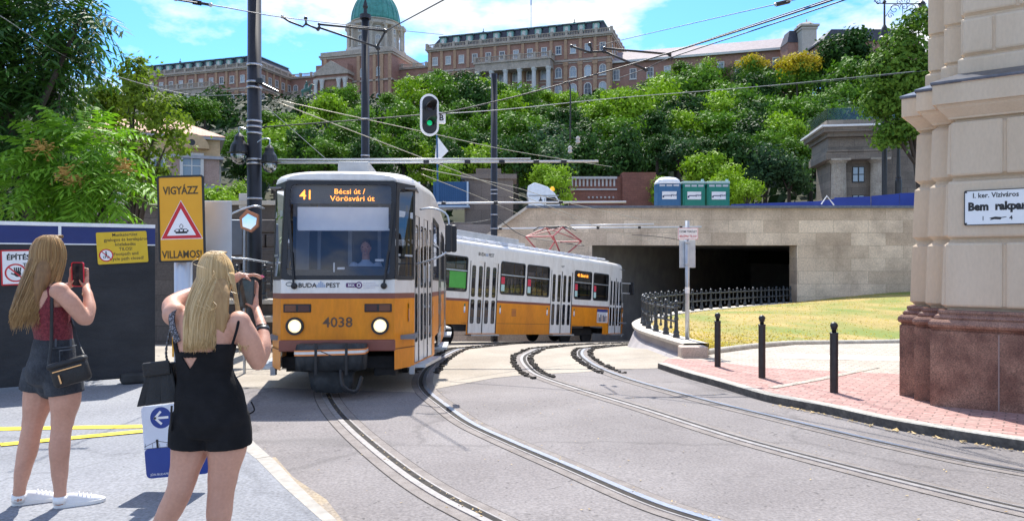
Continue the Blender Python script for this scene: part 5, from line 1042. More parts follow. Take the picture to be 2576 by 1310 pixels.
# ------------------------------------------------------------------ bollards
for (x, yy, h, lb) in ((3.54, 12.73, .93, 'black ball topped bollard farthest along the pavement, beside the lawn corner'), (3.82, 11.3, .96, 'black ball topped bollard in the middle of the three on the pavement'), (4.29, 9.85, .94, 'black ball topped bollard standing nearest the granite building')):
    z = g(yy) + RZ; t = thing('bollard', lb, 'bollard', (x, yy, z), 'black bollards along the pavement'); mb = MB(); mb.lathe([(.052, -.05), (.052, h - .17), (.056, h - .165), (.056, h - .145), (.045, h - .14)], (x, yy, z), 18); mb.build('shaft', black, t, smooth=False)
    mb = MB(); mb.lathe([(.03, h - .14), (.03, h - .10), (.045, h - .095), (.045, h - .085)], (x, yy, z), 14); mb.ball((x, yy, z + h - .05), .05, 14); mb.build('ball_cap', black, t, smooth=True)
# ------------------------------------------------------------------ service area sign at the underpass
y = 15.3; X0 = (1729 - 1288) / FOC * y; sz2 = lambda v: CAMZ - (v - 655) / FOC * y
t = thing('signpost', 'grey steel post with white red lettered no entry notice near the lawn', 'post', (X0, y, -.1)); mb = MB(); mb.tube([(X0, y, -.3), (X0, y, sz2(555))], .045, 12); mb.build('pole', galv, t, smooth=True); mb = MB(); mb.tube([(X0, y, sz2(722)), (X0, y, sz2(737))], .049, 12); mb.build('sticker', white, t)
mb = MB(); o = Vector((X0, y - .06, sz2(588))); mb.box(o, (.42, .012, .245), ch=.004, mi=0); mb.ring(rrect(.41, .235, .01), rrect(.395, .22, .008), o - Vector((0, .006, 0)), X_, Z_, (0, -1, 0), .001, 1); mb.build('notice', [signw, signred], t)
mb = MB(); text(mb, 'ÜZEMI TERÜLET', o + Vector((0, -.0075, .022)), X_, Z_, .062, bold=.01, squeeze=.82, mi=0); text(mb, 'BELÉPNI TILOS!', o + Vector((0, -.0075, -.075)), X_, Z_, .066, bold=.01, squeeze=.80, mi=1); mb.build('lettering', [ink, signred], t)
mb = MB(); mb.box((X0 + .015, y + .06, sz2(638)), (.335, .012, .58), ch=.004); mb.build('back_plate', galv, t); mb = MB(); mb.box((X0, y, sz2(610)), (.1, .11, .03)); mb.box((X0, y, sz2(665)), (.1, .11, .03)); mb.build('clamp', galv, t)
# ------------------------------------------------------------------ tram poles, arms, lamps
polem = M('dark_pole_paint', (0.014, 0.015, 0.020), (0.024, 0.025, 0.032), scale=3, rough=.45, metal=.2)
band = M('steel_band', (.45, .46, .5), rough=.35, metal=.8)
def tpole(label, u, y, r, vtop, bands, name='tram_pole'):
    x = (u - 1288) / FOC * y; b = g(y); zt = CAMZ - (vtop - 655) / FOC * y
    t = thing(name, label, 'pole', (x, y, b), 'dark overhead line poles'); mb = MB(); mb.tube([(x, y, b - .2), (x, y, b + .5), (x, y, zt)], [r * 1.05, r * 1.04, r * .9], 20); mb.build('shaft', polem, t, smooth=True)
    for v in bands: z = CAMZ - (v - 655) / FOC * y; mb = MB(); mb.tube([(x, y, z - .02), (x, y, z + .02)], r * 1.06, 20); mb.build('band', band, t, smooth=True)
    return t, x
t1, x1 = tpole('thick dark pole at the left of the nearer tram, rising out of the picture', 640, 16.0, .155, -60, (165, 208, 222, 306, 320, 336, 402, 412, 500))
t2, x2 = tpole('dark pole in front of the green dome behind the nearer tram roof', 919, 22, .125, 40, (392, 300)); mb = MB(); zt = CAMZ + 615 / FOC * 22; mb.lathe([(.17, 0), (.17, .12), (.06, .16), (.05, .3), (.08, .36), (.01, .62)], (x2, 22, zt - .1), 12); mb.build('finial', polem, t2)
t3, x3 = tpole('dark pole in front of the brown stone pylon, behind the second tram', 1243, 32.5, .15, 186, (478, 488, 540, 575))
def arm(t, y, x0, u1, v0, v1, r=.045, ins=(), second=None):
    mb = MB(); a = Vector((x0, y, CAMZ - (v0 - 655) / FOC * y)); b = P(u1, v1, y); mb.tube([a, b], r, 10); ao = mb.build('arm', M('grey_tube', (.55, .56, .58), (.62, .63, .65), scale=2, rough=.4, metal=.2), t, smooth=True)
    for k in ins: p = a.lerp(b, k); mb = MB(); mb.tube([p - (b - a).normalized() * .06, p + (b - a).normalized() * .06], r * 1.5, 10); mb.build('clamp', polem, ao)
    if second: p, q = P(second[0], second[2], y), P(second[1], second[3], y); mb = MB(); mb.tube([p, q], r * .85, 10); mb.build('stay_tube', MATS['grey_tube'], ao, smooth=True)
arm(t1, 16, x1, 1505, 410, 406, .026, (.02, .5, .62, .72, .82, .9), (700, 1335, 402, 400)); arm(t2, 22, x2, 1575, 512, 508, .03, (.3, .5, .75)); arm(t3, 32.5, x3, 1765, 575, 571, .038, (.03, .3, .5, .7, .9), (1435, 1645, 567, 564))
def glamp(t, u, v, y, s, su, sv):
    """hanging globe lantern: hood, glass bowl and bracket"""
    c = P(u, v, y); mb = MB(); mb.lathe([(.20 * s, -.02), (.205 * s, .0), (.19 * s, .08 * s), (.17 * s, .16 * s), (.11 * s, .25 * s), (.10 * s, .33 * s), (.105 * s, .34 * s), (.07 * s, .38 * s), (.03 * s, .42 * s)], c, 20); mb.tube([c + Vector((-.27 * s, 0, 0)), c + Vector((.27 * s, 0, 0))], .012, 6); lp = mb.build('lantern', black, t, smooth=False)
    mb = MB(); mb.lathe([(.185 * s, -.015), (.18 * s, -.1 * s), (.14 * s, -.19 * s), (.07 * s, -.25 * s), (.01, -.26 * s)], c, 20); mb.build('glass_bowl', MGLASS('lamp_glass', (.7, .75, .72), .18), lp, smooth=True)
    mb = MB(); mb.lathe([(.05, -.12), (.06, -.05), (.05, .0)], c, 10); mb.build('bulb', white, lp)
    mb = MB(); a = c + UP * (.42 * s); q = P(su, sv, y); m = a + UP * .12; mb.tube(spline([a, m, (m + q) / 2 + UP * .05, q], 6), .014, 6); mb.build('bracket', galv, lp)
glamp(t1, 602, 384, 15.9, 1.0, 640, 345); glamp(t1, 678, 408, 15.9, .88, 645, 360)
mb = MB(); mb.box((x1 + .16, 15.85, CAMZ - (208 - 655) / FOC * 16), (.12, .1, .1)); mb.tube([P(652, 208, 15.9), P(700, 232, 15.9)], .03, 6); mb.build('wire_anchor', black, t1)
# ------------------------------------------------------------------ hanging tram signal
y = 15.0; c = P(1080, 290, y); s = y / FOC; X = Vector((.93, .36, 0)).normalized(); FNs = Vector((.36, -.93, 0)); FNs.normalize()
t = thing('tram_signal', 'oval hanging tram signal with white rim, green lamp lit and B plate', 'signal', c)
st = lambda w_, h_: [(w_ / 2 * math.cos(a), (h_ - w_) / 2 * (1 if math.sin(a) >= 0 else -1) + w_ / 2 * math.sin(a)) for a in [2 * math.pi * i / 32 + .05 for i in range(32)]]
mb = MB(); mb.prism(st(46 * s, 104 * s), c, X, UP, FNs, .02); mb.box(c - FNs * .1, (.22, .2, .6), X=X, Y=FNs); mb.build('backing_board', black, t); mb = MB(); mb.ring(st(48 * s, 106 * s), st(38 * s, 95 * s), c, X, UP, FNs, .026); mb.build('white_rim', signw, t)
for dz_, lit in ((18, 0), (-20, 1)):
    q = c + UP * dz_ * s + FNs * .02; mb = MB(); n = 14; rr_ = 12 * s; rows = []
    for k, L_ in ((0, 0), (1, .3)): rows.append([q + X * (math.cos(a) * rr_ * (1 + .08 * k)) + UP * (math.sin(a) * rr_) + FNs * (L_ * (1 if True else 0) * max(0, .35 + math.sin(a))) for a in [R(-30 + 240 * i / n) for i in range(n + 1)]])
    mb.grid(rows); h = mb.build('visor', black, t, fix=False); h.modifiers.new('s', 'SOLIDIFY').thickness = .012
    mb = MB(); mb.prism(circ(rr_ * .55, 20), q, X, UP, FNs, .01); mb.build('lens', M('lit_green', (.0, .62, .22), rough=.2, emit=.25) if lit else M('dark_lens', (.03, .01, .01), rough=.15), t)
mb = MB(); o = c + X * (31 * s) + UP * (-4 * s) - FNs * .05; mb.box(o, (.18, .12, .22), X=X, Y=FNs, mi=0); text(mb, 'B', o + FNs * .061 - UP * .06, X, UP, .17, mi=1, bold=.03); mb.build('letter_plate', [signw, ink], t)
# ------------------------------------------------------------------ white pennant on a blue pole
y = 40.0; t = thing('pennant', 'white triangular pennant on a thin blue pole above the container', 'flag', P(1100, 515, y)); mb = MB(); mb.tube([P(1102, 520, y), P(1099, 338, y)], .045, 6); mb.build('pole', cont, t)
q = [P(1099, 342, y), P(1094, 398, y), P(1110, 398, y), P(1128, 380, y)]; dv_ = Vector((0, .03, 0)); mb = MB(); mb.add([p for p in q] + [p + dv_ for p in q], [(0, 1, 2, 3), (7, 6, 5, 4), (0, 3, 7, 4), (0, 4, 5, 1), (1, 5, 6, 2), (2, 6, 7, 3)]); mb.build('cloth', signw, t)
# ------------------------------------------------------------------ overhead wires and fittings
wdark = M('wire_dark', (.02, .02, .022), rough=.5); wlight = M('wire_bronze', (.42, .38, .28), (.5, .46, .36), rough=.4, metal=.3); wgrey = M('wire_grey', (.28, .29, .3), rough=.5)
def wire(label, pts, r, m, sag=0.0):
    ps = [P(*p) for p in pts]; o_ = []
    if len(ps) == 2: 
        for k in range(13): f = k / 12; o_.append(ps[0].lerp(ps[1], f) - UP * (4 * sag * f * (1 - f)))
    else: o_ = spline(ps, 6)
    mb = MB(); mb.tube(o_, r * .75, 5); o = mb.build('overhead_wire', m, off=o_[0], smooth=True); tag(o, label, 'wire', 'overhead tram wires'); return o
wire('thin dark wire from the top left past the thick pole towards the palace', [(425, -3, 9), (560, 18, 11), (709, 44, 14), (900, 66, 18), (1115, 88, 26)], .012, wdark)
wire('black wire rising from the left bracket out of the top of the picture', [(968, 80, 15.8), (1150, -18, 11)], .016, wdark)
wire('black cable from the thick pole past the signal and up to the top right', [(652, 321, 16), (915, 301, 15.6), (1062, 289, 15.2), (1124, 283, 15), (1290, 245, 14.5), (1431, 207, 14), (1630, 150, 13), (1900, 65, 11), (2120, -8, 9.5)], .018, wdark)
wire('pale wire from the pole anchor down to the bridge arm', [(690, 254, 16), (1070, 400, 22), (1340, 503, 28), (1480, 556, 32)], .016, wlight)
wire('pale wire from the pole anchor crossing under the signal', [(690, 250, 16), (1090, 337, 20), (1290, 380, 24), (1540, 420, 30)], .013, wlight)
wire('pale wire from the near tram roof towards the sandstone parapet', [(1060, 424, 18), (1290, 470, 24), (1420, 508, 28), (1660, 562, 32.4)], .014, wlight)
wire('pale wire just above the near tram mirror running to the middle pole', [(1060, 438, 18), (1180, 485, 24), (1310, 540, 31)], .012, wlight)
wire('pale wire over the second tram sloping down to the right', [(1280, 495, 24), (1520, 575, 30), (1640, 610, 34)], .012, wlight)
wire('grey wire crossing the wooded hill from the signal to the upper right', [(1124, 286, 15), (1288, 274, 17), (1563, 246, 20), (1932, 216, 24), (2300, 180, 30)], .013, wgrey)
wire('thin dark wire climbing from the palace corner to the insulator at the top', [(1500, 116, 20), (1740, 60, 15), (1975, 6, 11), (2010, -3, 10.5)], .010, wdark)
wire('upper of two dark wires rising from the right bracket to the top edge', [(1683, 133, 14), (1932, 50, 11), (2100, -6, 9.5)], .012, wdark)
wire('lower of two dark wires rising from the right bracket to the top edge', [(1560, 196, 16), (1628, 172, 14.6), (1683, 147, 13.8), (1932, 65, 11), (2150, -8, 9.3)], .013, wdark)
wire('thin grey wire sagging across the tree at the far left', [(0, 40, 11), (215, 165, 13), (470, 237, 17), (640, 236, 16)], .008, wgrey)
wire('thin dark wire dropping from the thick pole to the near tram roof', [(665, 265, 16), (740, 330, 16.3), (822, 402, 16.5)], .009, wgrey)
wire('dark cable from the middle pole sagging to the second tram pantograph', [(1250, 545, 32), (1310, 590, 31.5), (1400, 608, 31), (1470, 618, 30.5)], .025, wdark)
wire('dark cable looping from the pylon to the middle pole', [(1140, 560, 30), (1190, 560, 31), (1236, 552, 32)], .022, wdark)
wire('dark wire under the bridge arm running into the tunnel', [(1590, 590, 33), (1690, 600, 34), (1780, 622, 38)], .02, wdark)
wire('thin dark wire passing before the gatehouse wood at the right', [(1930, 218, 22), (2140, 200, 24), (2330, 178, 27)], .008, wdark)
def bars(label, segs, y, r=.022):
    o = P(segs[0][0], segs[0][1], y); t = thing('wire_bracket', label, 'bracket', o, 'overhead wire pull-off brackets')
    for s_ in segs:
        mb = MB(); pts = [P(a, b, y) for a, b in zip(s_[::2], s_[1::2])]; mb.tube(pts, r, 8); mb.build('bar', wdark, t, smooth=True)
    mb = MB()
    for s_ in segs: mb.ball(P(s_[-2], s_[-1], y), r * 1.9, 8); mb.ball(P(s_[0], s_[1], y), r * 1.6, 8)
    mb.build('joint', black, t)
bars('black forked wire bracket with hook and chain, hanging before the green dome', [(710, 43, 728, 55, 762, 68, 770, 60, 769, 47), (770, 61, 800, 74), (803, 62, 968, 78), (803, 70, 948, 119), (948, 119, 970, 79)], 15.8)
bars('black forked wire bracket hanging before the right palace wing', [(1438, 117, 1460, 125, 1485, 133, 1488, 124, 1484, 112), (1488, 131, 1520, 130), (1520, 122, 1684, 137), (1520, 130, 1625, 176), (1684, 137, 1690, 148)], 14.2)
t = thing('wire_dropper', 'black vertical dropper with two pale signal heads over the wooded hill', 'dropper', P(1431, 207, 14)); mb = MB(); mb.tube(spline([P(1415, 211, 14), P(1431, 208, 14), P(1435, 240, 14), P(1434, 352, 14)], 5), .014, 6); mb.build('rod', wdark, t, smooth=True)
for u, v in ((1454, 352), (1434, 376)): mb = MB(); c = P(u, v, 14); mb.lathe([(.02, -.07), (.045, -.05), (.03, 0), (.045, .03), (.015, .07)], c, 10); mb.build('insulator', M('porcelain_grey', (.45, .44, .42), rough=.4), t)
t = thing('wire_dropper', 'black vertical wire rod hanging below the bracket at the dome', 'dropper', P(951, 120, 15.8)); mb = MB(); mb.tube([P(951, 120, 15.8), P(954, 240, 15.8)], .016, 6); mb.build('rod', wdark, t); mb = MB(); mb.ball(P(951, 122, 15.8), .05, 8); mb.build('joint', black, t)
for lb, (u0, v0, u1, v1, yy) in (('long ribbed insulator on the wire at the top left', (442, -2, 530, 13, 10)), ('black capsule insulator on the wire at the top right', (1952, 12, 1985, 4, 11))):
    t = thing('insulator', lb, 'insulator', P(u0, v0, yy)); a, b = P(u0, v0, yy), P(u1, v1, yy); mb = MB(); mb.tube([a, b], .02 if u0 < 900 else .035, 8)
    if u0 < 900:
        for k in range(5): mb.tube([a.lerp(b, .5 + k * .05), a.lerp(b, .52 + k * .05)], .035, 8)
    mb.build('body', black, t); mb = MB(); mb.ball(a, .03, 6); mb.ball(b, .03, 6); mb.build('end_cap', galv, t)
# ------------------------------------------------------------------ ornate street lamp and black post at the right
y = 45.0; c = P(2225, 20, y); s = y / FOC; t = thing('candelabra_lamp', 'ornate black scrolled street lamp arm with globe lantern beside the corner building', 'street lamp', (c.x, y, 2))
mb = MB(); pz = lambda v: CAMZ - (v - 655) / FOC * y; mb.lathe([(.16, 0), (.14, pz(120) - 2)], (c.x, y, 2), 12); mb.lathe([(.34, 0), (.34, .3), (.26, .4), (.22, .75), (.16, .9), (.06, 1.1), (.05, 2.4), (.12, 2.45), (.05, 2.6)], (c.x, y, pz(108)), 14); mb.build('post', black, t)
mb = MB(); Q = lambda u, v: P(u, v, y); mb.tube([Q(2200, 0), Q(2205, 8), Q(2225, 10), Q(2330, 10)], .03, 6)
def scroll(u, v, r, sg, turns=1.5): 
    return [Q(u + sg * r * (1 - k / 26) * math.cos(k / 26 * turns * 6.28), v - r * (1 - k / 26) * math.sin(k / 26 * turns * 6.28)) for k in range(25)]
for u, v, r, sg in ((2250, 24, 14, 1), (2275, 18, 10, -1), (2295, 24, 14, -1), (2320, 14, 9, 1), (2208, 6, 9, -1), (2240, 40, 8, 1), (2262, 6, 8, 1), (2283, 4, 8, -1)): mb.tube(scroll(u, v, r, sg), .02, 5)
mb.tube([Q(2228, 42), Q(2245, 16), Q(2270, 12), Q(2272, 50)], .02, 5); mb.build('scroll_arm', black, t, smooth=True)
glamp(t, 2319, 34, y, 1.85, 2319, 0)
y = 45.0; c = P(2260, 480, y); t = thing('lamp_post', 'plain black post standing before the gatehouse side wall', 'post', P(2260, 520, y)); mb = MB(); mb.lathe([(.2, -1), (.2, .6), (.12, .9), (.09, 2.6), (.08, 4)], c, 10); mb.build('shaft', black, t); mb = MB(); mb.lathe([(.16, .75), (.18, .8), (.16, .85)], c, 10); mb.build('collar', black, t)
# litter and dry leaves by the kerb
rng = random.Random(9); mb = MB(); kp2 = [p for p in kp if p.y < 9.5]
def bit(q, s): a = rng.uniform(0, 6.28); dx = Vector((math.cos(a), math.sin(a), 0)); dy = Vector((-dx.y, dx.x, 0)); mb.add([q - dx * s, q - dy * s * .5, q + dx * s + UP * s * .4, q + dy * s * .5], [(0, 1, 2, 3)])
for k in range(260):
    i = rng.randrange(len(kp2) - 1); p = kp2[i].lerp(kp2[i + 1], rng.random()); bit(zr(p + Vector((-.12 - abs(rng.gauss(0, .05)), -.05, 0)), .012), rng.uniform(.008, .028) * (1 if rng.random() > .15 else 1.8))
for k in range(160):
    p = Vector((rng.uniform(-2.6, 4), rng.uniform(4.8, 11), 0)); 
    if p.x > -2.2 + (6.5 - p.y) * .5: bit(zr(p, .008), rng.uniform(.006, .016))
for pts in (ra, rb):
    for k in range(120):
        i = rng.randrange(len(pts) - 30); p = pts[i].lerp(pts[i + 1], rng.random()); bit(zr(p + Vector((.06 + rng.gauss(0, .03), 0, 0)), .018), rng.uniform(.006, .016))
struct(mb.build('litter', M('dry_leaves', (.42, .27, .09), (.6, .48, .28), scale=30, rough=.9), fix=False), 'dry leaves and scraps along the kerb and rails', 'litter', 'stuff')
# ------------------------------------------------------------------ trams (local frame: x forward, y left, z up from the rail)
t_or = M('tram_orange', (0.80, 0.272, 0.006), (0.66, 0.21, 0.008), scale=2.2, rough=.4, coat=.06, spec=.35, fine=.07, fscale=25, stretch=(1, 1, .3), lo=.42, hi=.72, detail=9, bump=.03, bscale=3)
t_br = M('tram_brown_band', (0.20, 0.062, 0.042), (0.24, 0.08, 0.055), scale=3, rough=.45)
t_wh = M('tram_cream', (0.80, 0.77, 0.72), (0.66, 0.62, 0.56), scale=2.4, rough=.36, coat=.2, fine=.05, fscale=20, stretch=(1, 1, .3), lo=.45, hi=.75, detail=9, bump=.03, bscale=3)
t_gr = M('tram_grey', (0.36, 0.37, 0.38), (0.46, 0.47, 0.48), scale=4, rough=.6)
t_dk = M('tram_underframe', (0.012, 0.012, 0.013), (0.03, 0.028, 0.027), scale=6, rough=.85)
t_fr = M('rubber_frame', (0.014, 0.014, 0.016), rough=.5)
t_in = M('tram_interior', (0.16, 0.16, 0.17), (0.22, 0.22, 0.23), scale=2, rough=.7)
t_red = M('pantograph_red', (0.36, 0.05, 0.06), (0.30, 0.05, 0.055), scale=5, rough=.5)
yel = M('handrail_yellow', (0.72, 0.40, 0.02), rough=.35)
gl_f = MGLASS('windscreen_glass', (.84, .85, .88), .04, .01); gl_s = MGLASS('side_glass', (.33, .34, .37), .07, .02)
led = M('led_orange', (1.0, .30, .03), emit=2.2)
def make_tram(name, label, mat4, L, detail, side):
    t = thing(name, label, 'tram', (0, 0, 0), 'trams of one line', mat=mat4)
    def hw(x):
        d = L / 2 - abs(x)
        if d <= .5: return .775 + .235 * max(0, d) / .5
        if d <= 1.9: return 1.01 + .2 * (d - .5) / 1.4
        return min(1.25, 1.21 + .04 * (d - 1.9) / .9)
    def wp(x, y, z):                                            # raked ends
        d = L / 2 - abs(x); k = max(0, 1 - d / 1.1); rk = .24 * max(0, z - 1.57) / 1.38 + .05 * max(0, .7 - z); return Vector((x - math.copysign(rk * k, x), y, z))
    sgn = lambda v: 1 if v > 0 else -1
    xd0, xd1 = L / 2 - 1.86, L / 2 - .54; dm = L * .1443
    doors = [(-xd1, -xd0), (-dm - .66, -dm + .66), (dm - .66, dm + .66), (xd0, xd1)]
    gap = (xd0 - .12) - (dm + .66 + .12); wn = 2 if gap > 2.2 else 1; wl = (gap - .1 * (wn - 1)) / wn
    wins = []
    for k in range(wn): a = dm + .78 + k * (wl + .1); wins += [(a, a + wl), (-a - wl, -a)]
    g2 = 2 * (dm - .78); w2 = (g2 - .1) / 2; wins += [(-dm + .78, -dm + .78 + w2), (dm - .78 - w2, dm - .78)]
    bog = [(L / 2 - 4.5, L / 2 - 2.35), (-L / 2 + 2.35, -L / 2 + 4.5)]
    ZW0, ZW1, ZD0, ZD1 = 1.62, 2.66, .40, 2.56
    holes = [(a, b, ZW0, ZW1) for a, b in wins] + [(a, b, ZD0, ZD1) for a, b in doors] + [(a, b, .3, .66) for a, b in bog]
    xs = sorted({round(v, 4) for a, b, _, _ in holes for v in (a, b)} | {-L / 2 + .32, L / 2 - .5}); zs = [.36, .40, .66, 1.345, 1.42, 1.62, 2.56, 2.66, 3.0]
    body = MB()
    zmat = lambda z: 0 if z < 1.345 else (1 if z < 1.42 else 2)
    for s in (-1, 1):
        for i in range(len(xs) - 1):
            for j in range(len(zs) - 1):
                xc, zc = (xs[i] + xs[i + 1]) / 2, (zs[j] + zs[j + 1]) / 2
                if any(a < xc < b and c < zc < d for a, b, c, d in holes): continue
                q = [wp(x, s * hw(x), z) for x, z in ((xs[i], zs[j]), (xs[i + 1], zs[j]), (xs[i + 1], zs[j + 1]), (xs[i], zs[j + 1]))]
                body.quad(*(q if s < 0 else q[::-1]), zmat(zc))
    # front and rear: flat centre and two angled corner panels
    fz = [.36, .62, .78, 1.345, 1.42, 1.61, 3.0, 3.03]
    for fx in (-1, 1):
        path = [(fx * (L / 2 - .5), -1.01), (fx * L / 2, -.775), (fx * L / 2, .775), (fx * (L / 2 - .5), 1.01)]
        for k in range(3):
            (xa, ya), (xb, yb) = path[k], path[k + 1]
            for j in range(len(fz) - 1):
                z0, z1 = fz[j], fz[j + 1]; zc = (z0 + z1) / 2
                if k == 1 and zc < .62: continue
                if 1.61 < zc < 3.0: continue
                if k != 1 and zc < .6: m = 0
                else: m = 1 if .62 < zc < .78 and k == 1 else zmat(zc)
                if k != 1 and .62 < zc < .78: m = 1 if False else 0
                body.quad(wp(xa, ya, z0), wp(xb, yb, z0), wp(xb, yb, z1), wp(xa, ya, z1), m)
        # black corner posts round the glass
        for xa, ya, xb, yb in ((fx * L / 2, .775, fx * (L / 2 - .02), .70), (fx * L / 2, -.775, fx * (L / 2 - .02), -.70)):
            pass
    # roof
    n = 14; rows = []
    st = sorted(set(xs + [-L / 2, L / 2, -L / 2 + .16, L / 2 - .16]))
    for x in st:
        h = hw(x); e_ = max(0, (.5 - (L / 2 - abs(x))) / .5); row_ = []
        for k in range(n + 1):
            a = math.pi * k / n; yy = math.copysign(abs(math.cos(a)) ** .62, math.cos(a)) * h; zz_ = 3.0 + (.21 - .09 * e_ ** 2) * math.sin(a) ** .7
            row_.append(wp(x, yy, zz_))
        rows.append(row_)
    body.cm = 2; body.smooth = True; body.grid(rows); body.smooth = False
    for r_ in (rows[0], rows[-1]): body.add(r_, [tuple(range(len(r_)))], 2)
    body.build('body', [t_or, t_br, t_wh], t, weld=False, fix=False)
    # floor and inner things
    mb = MB(); mb.box((0, 0, .80), (L - .3, 2.1, .06)); mb.box((0, 0, .58), (L - 5.5, 1.5, .3)); mb.box((L / 2 - 1.9, -.25, 1.7), (.05, 1.6, 1.9)); mb.box((-L / 2 + 1.9, 0, 1.7), (.05, 1.9, 1.9)); mb.box((0, 0, 2.93), (L - .8, 2.1, .02))
    for k in range(int((L - 5) / .8)):
        x = -L / 2 + 2.7 + k * .8
        if any(a - .1 < x < b + .1 for a, b in doors): continue
        for y in (-.85, .85): mb.box((x, y, 1.12), (.42, .42, .08), ch=.03); mb.box((x - .2, y, 1.42), (.06, .42, .55), ch=.02)
    mb.build('interior', t_in, t)
    mb = MB()
    for y in (-.75, .75): mb.tube([(-L / 2 + 2, y, 2.3), (L / 2 - 2, y, 2.3)], .022, 6)
    for k in range(9):
        x = -L / 2 + 2.4 + k * (L - 4.8) / 8
        for y in (-.75, .75): mb.tube([(x, y, .85), (x, y, 2.9)], .02, 6)
    for a, b in wins:
        for s in (-1, 1): mb.tube([(a, s * 1.16, 1.80), (b, s * 1.16, 1.80)], .016, 5); mb.tube([(a, s * 1.16, 2.22), (b, s * 1.16, 2.22)], .012, 5)
    mb.build('handrail', yel, t)
    # windows and doors
    for s in (-1, 1):
        def fr(x, z, o=0.0): 
            p = wp(x, s * (hw(x) + o), z); return p
        for a, b in wins:
            mb = MB(); lo_ = rrect(b - a, ZW1 - ZW0, .09, 4, (a + b) / 2, (ZW0 + ZW1) / 2); li = rrect(b - a - .09, ZW1 - ZW0 - .09, .06, 4, (a + b) / 2, (ZW0 + ZW1) / 2); k = len(lo_)
            lo2 = rrect(b - a + .02, ZW1 - ZW0 + .02, .002, 4, (a + b) / 2, (ZW0 + ZW1) / 2)
            mb.add([fr(*p, .012) for p in lo_] + [fr(*p, .012) for p in li] + [fr(*p, -.03) for p in li], [(i, (i + 1) % k, k + (i + 1) % k, k + i) for i in range(k)] + [(k + i, k + (i + 1) % k, 2 * k + (i + 1) % k, 2 * k + i) for i in range(k)], 0)
            mb.add([fr(*p, .003) for p in lo2] + [fr(*p, .003) for p in lo_], [(i, (i + 1) % k, k + (i + 1) % k, k + i) for i in range(k)], 2)
            zb = ZW0 + .60; mb.add([fr(a + .03, zb, .015), fr(b - .03, zb, .015), fr(b - .03, zb + .035, .015), fr(a + .03, zb + .035, .015)], [(0, 1, 2, 3)], 1)
            w_ = mb.build('window', [t_fr, galv, t_wh], t, fix=False); mb = MB(); mb.add([fr(*p, -.012) for p in li], [tuple(range(k))]); mb.build('pane', gl_s, w_, fix=False)
            if detail != 1 and s == side: 
                mb = MB(); m = 0; mb.add([fr(a + .05, ZW0 + .33, -.006), fr(a + .24, ZW0 + .33, -.006), fr(a + .24, ZW0 + .55, -.006), fr(a + .05, ZW0 + .55, -.006)], [(0, 1, 2, 3)], 0); mb.add([fr(a + .05, ZW0 + .1, -.006), fr(a + .24, ZW0 + .1, -.006), fr(a + .24, ZW0 + .31, -.006), fr(a + .05, ZW0 + .31, -.006)], [(0, 1, 2, 3)], 1); mb.build('sticker', [M('sticker_red', (.6, .03, .06)), M('sticker_pale', (.42, .6, .56))], w_, fix=False)
        for a, b in doors:
            mb = MB(); nl = 4; lw = (b - a) / nl; glz = []
            for i in range(nl):
                u0, u1 = a + i * lw + .008, a + (i + 1) * lw - .008; o = .0 - .012 * (i % 2)
                cuts_z = [ZD0, .70, 1.40, 1.50, 2.42, ZD1]; cx = [u0, u0 + lw * .24, u1 - lw * .24, u1]
                for zi in range(5):
                    for xi in range(3):
                        if xi == 1 and zi in (1, 3): continue
                        mb.add([fr(cx[xi], cuts_z[zi], o), fr(cx[xi + 1], cuts_z[zi], o), fr(cx[xi + 1], cuts_z[zi + 1], o), fr(cx[xi], cuts_z[zi + 1], o)], [(0, 1, 2, 3)], 0)
                for z0, z1 in ((.70, 1.40), (1.50, 2.42)):
                    c = rrect(cx[2] - cx[1] + .02, z1 - z0 + .02, .055, 4, (u0 + u1) / 2, (z0 + z1) / 2); c2_ = rrect(cx[2] - cx[1] - .01, z1 - z0 - .02, .045, 4, (u0 + u1) / 2, (z0 + z1) / 2); k = len(c)
                    mb.add([fr(*p, o + .006) for p in c] + [fr(*p, o + .004) for p in c2_], [(q, (q + 1) % k, k + (q + 1) % k, k + q) for q in range(k)], 1); glz.append([fr(*p, o - .004) for p in c2_])
            for x in (a, (a + b) / 2, b): mb.add([fr(x - .014, ZD0, .004), fr(x + .014, ZD0, .004), fr(x + .014, ZD1, .004), fr(x - .014, ZD1, .004)], [(0, 1, 2, 3)], 1)
            d_ = mb.build('door', [t_wh, t_fr], t, fix=False); mb = MB()
            for gq in glz: mb.add(gq, [tuple(range(len(gq)))])
            mb.build('door_glass', gl_s, d_, fix=False)
            mb = MB(); q = [fr(a, .33, -.1), fr(b, .33, -.1), fr(b, .33, .16), fr(a, .33, .16)]; mb.add(q + [p + UP * .045 for p in q], [(0, 1, 2, 3), (4, 5, 6, 7), (0, 1, 5, 4), (1, 2, 6, 5), (2, 3, 7, 6), (3, 0, 4, 7)]); mb.build('step', galv, t)
    # panel seams, vents and small marks on the visible side
    mb = MB(); s = side
    for a, b in ((-dm + .7, dm - .7), (dm + .7, xd0 - .04), (-xd0 + .04, -dm - .7)):
        mb.add([wp(a, s * (hw(a) + .004), .70), wp(b, s * (hw(b) + .004), .70), wp(b, s * (hw(b) + .004), .712), wp(a, s * (hw(a) + .004), .712)], [(0, 1, 2, 3)])
    mb.build('panel_seam', M('seam_brown', (.22, .08, .01)), t, fix=False)
    mb = MB()
    for i in range(6): x = -dm + 1.55; mb.add([wp(x - .12, s * (hw(x) + .004), .95 + i * .04), wp(x + .12, s * (hw(x) + .004), .95 + i * .04), wp(x + .12, s * (hw(x) + .004), .97 + i * .04), wp(x - .12, s * (hw(x) + .004), .97 + i * .04)], [(0, 1, 2, 3)])
    mb.build('vent', t_br, t, fix=False)
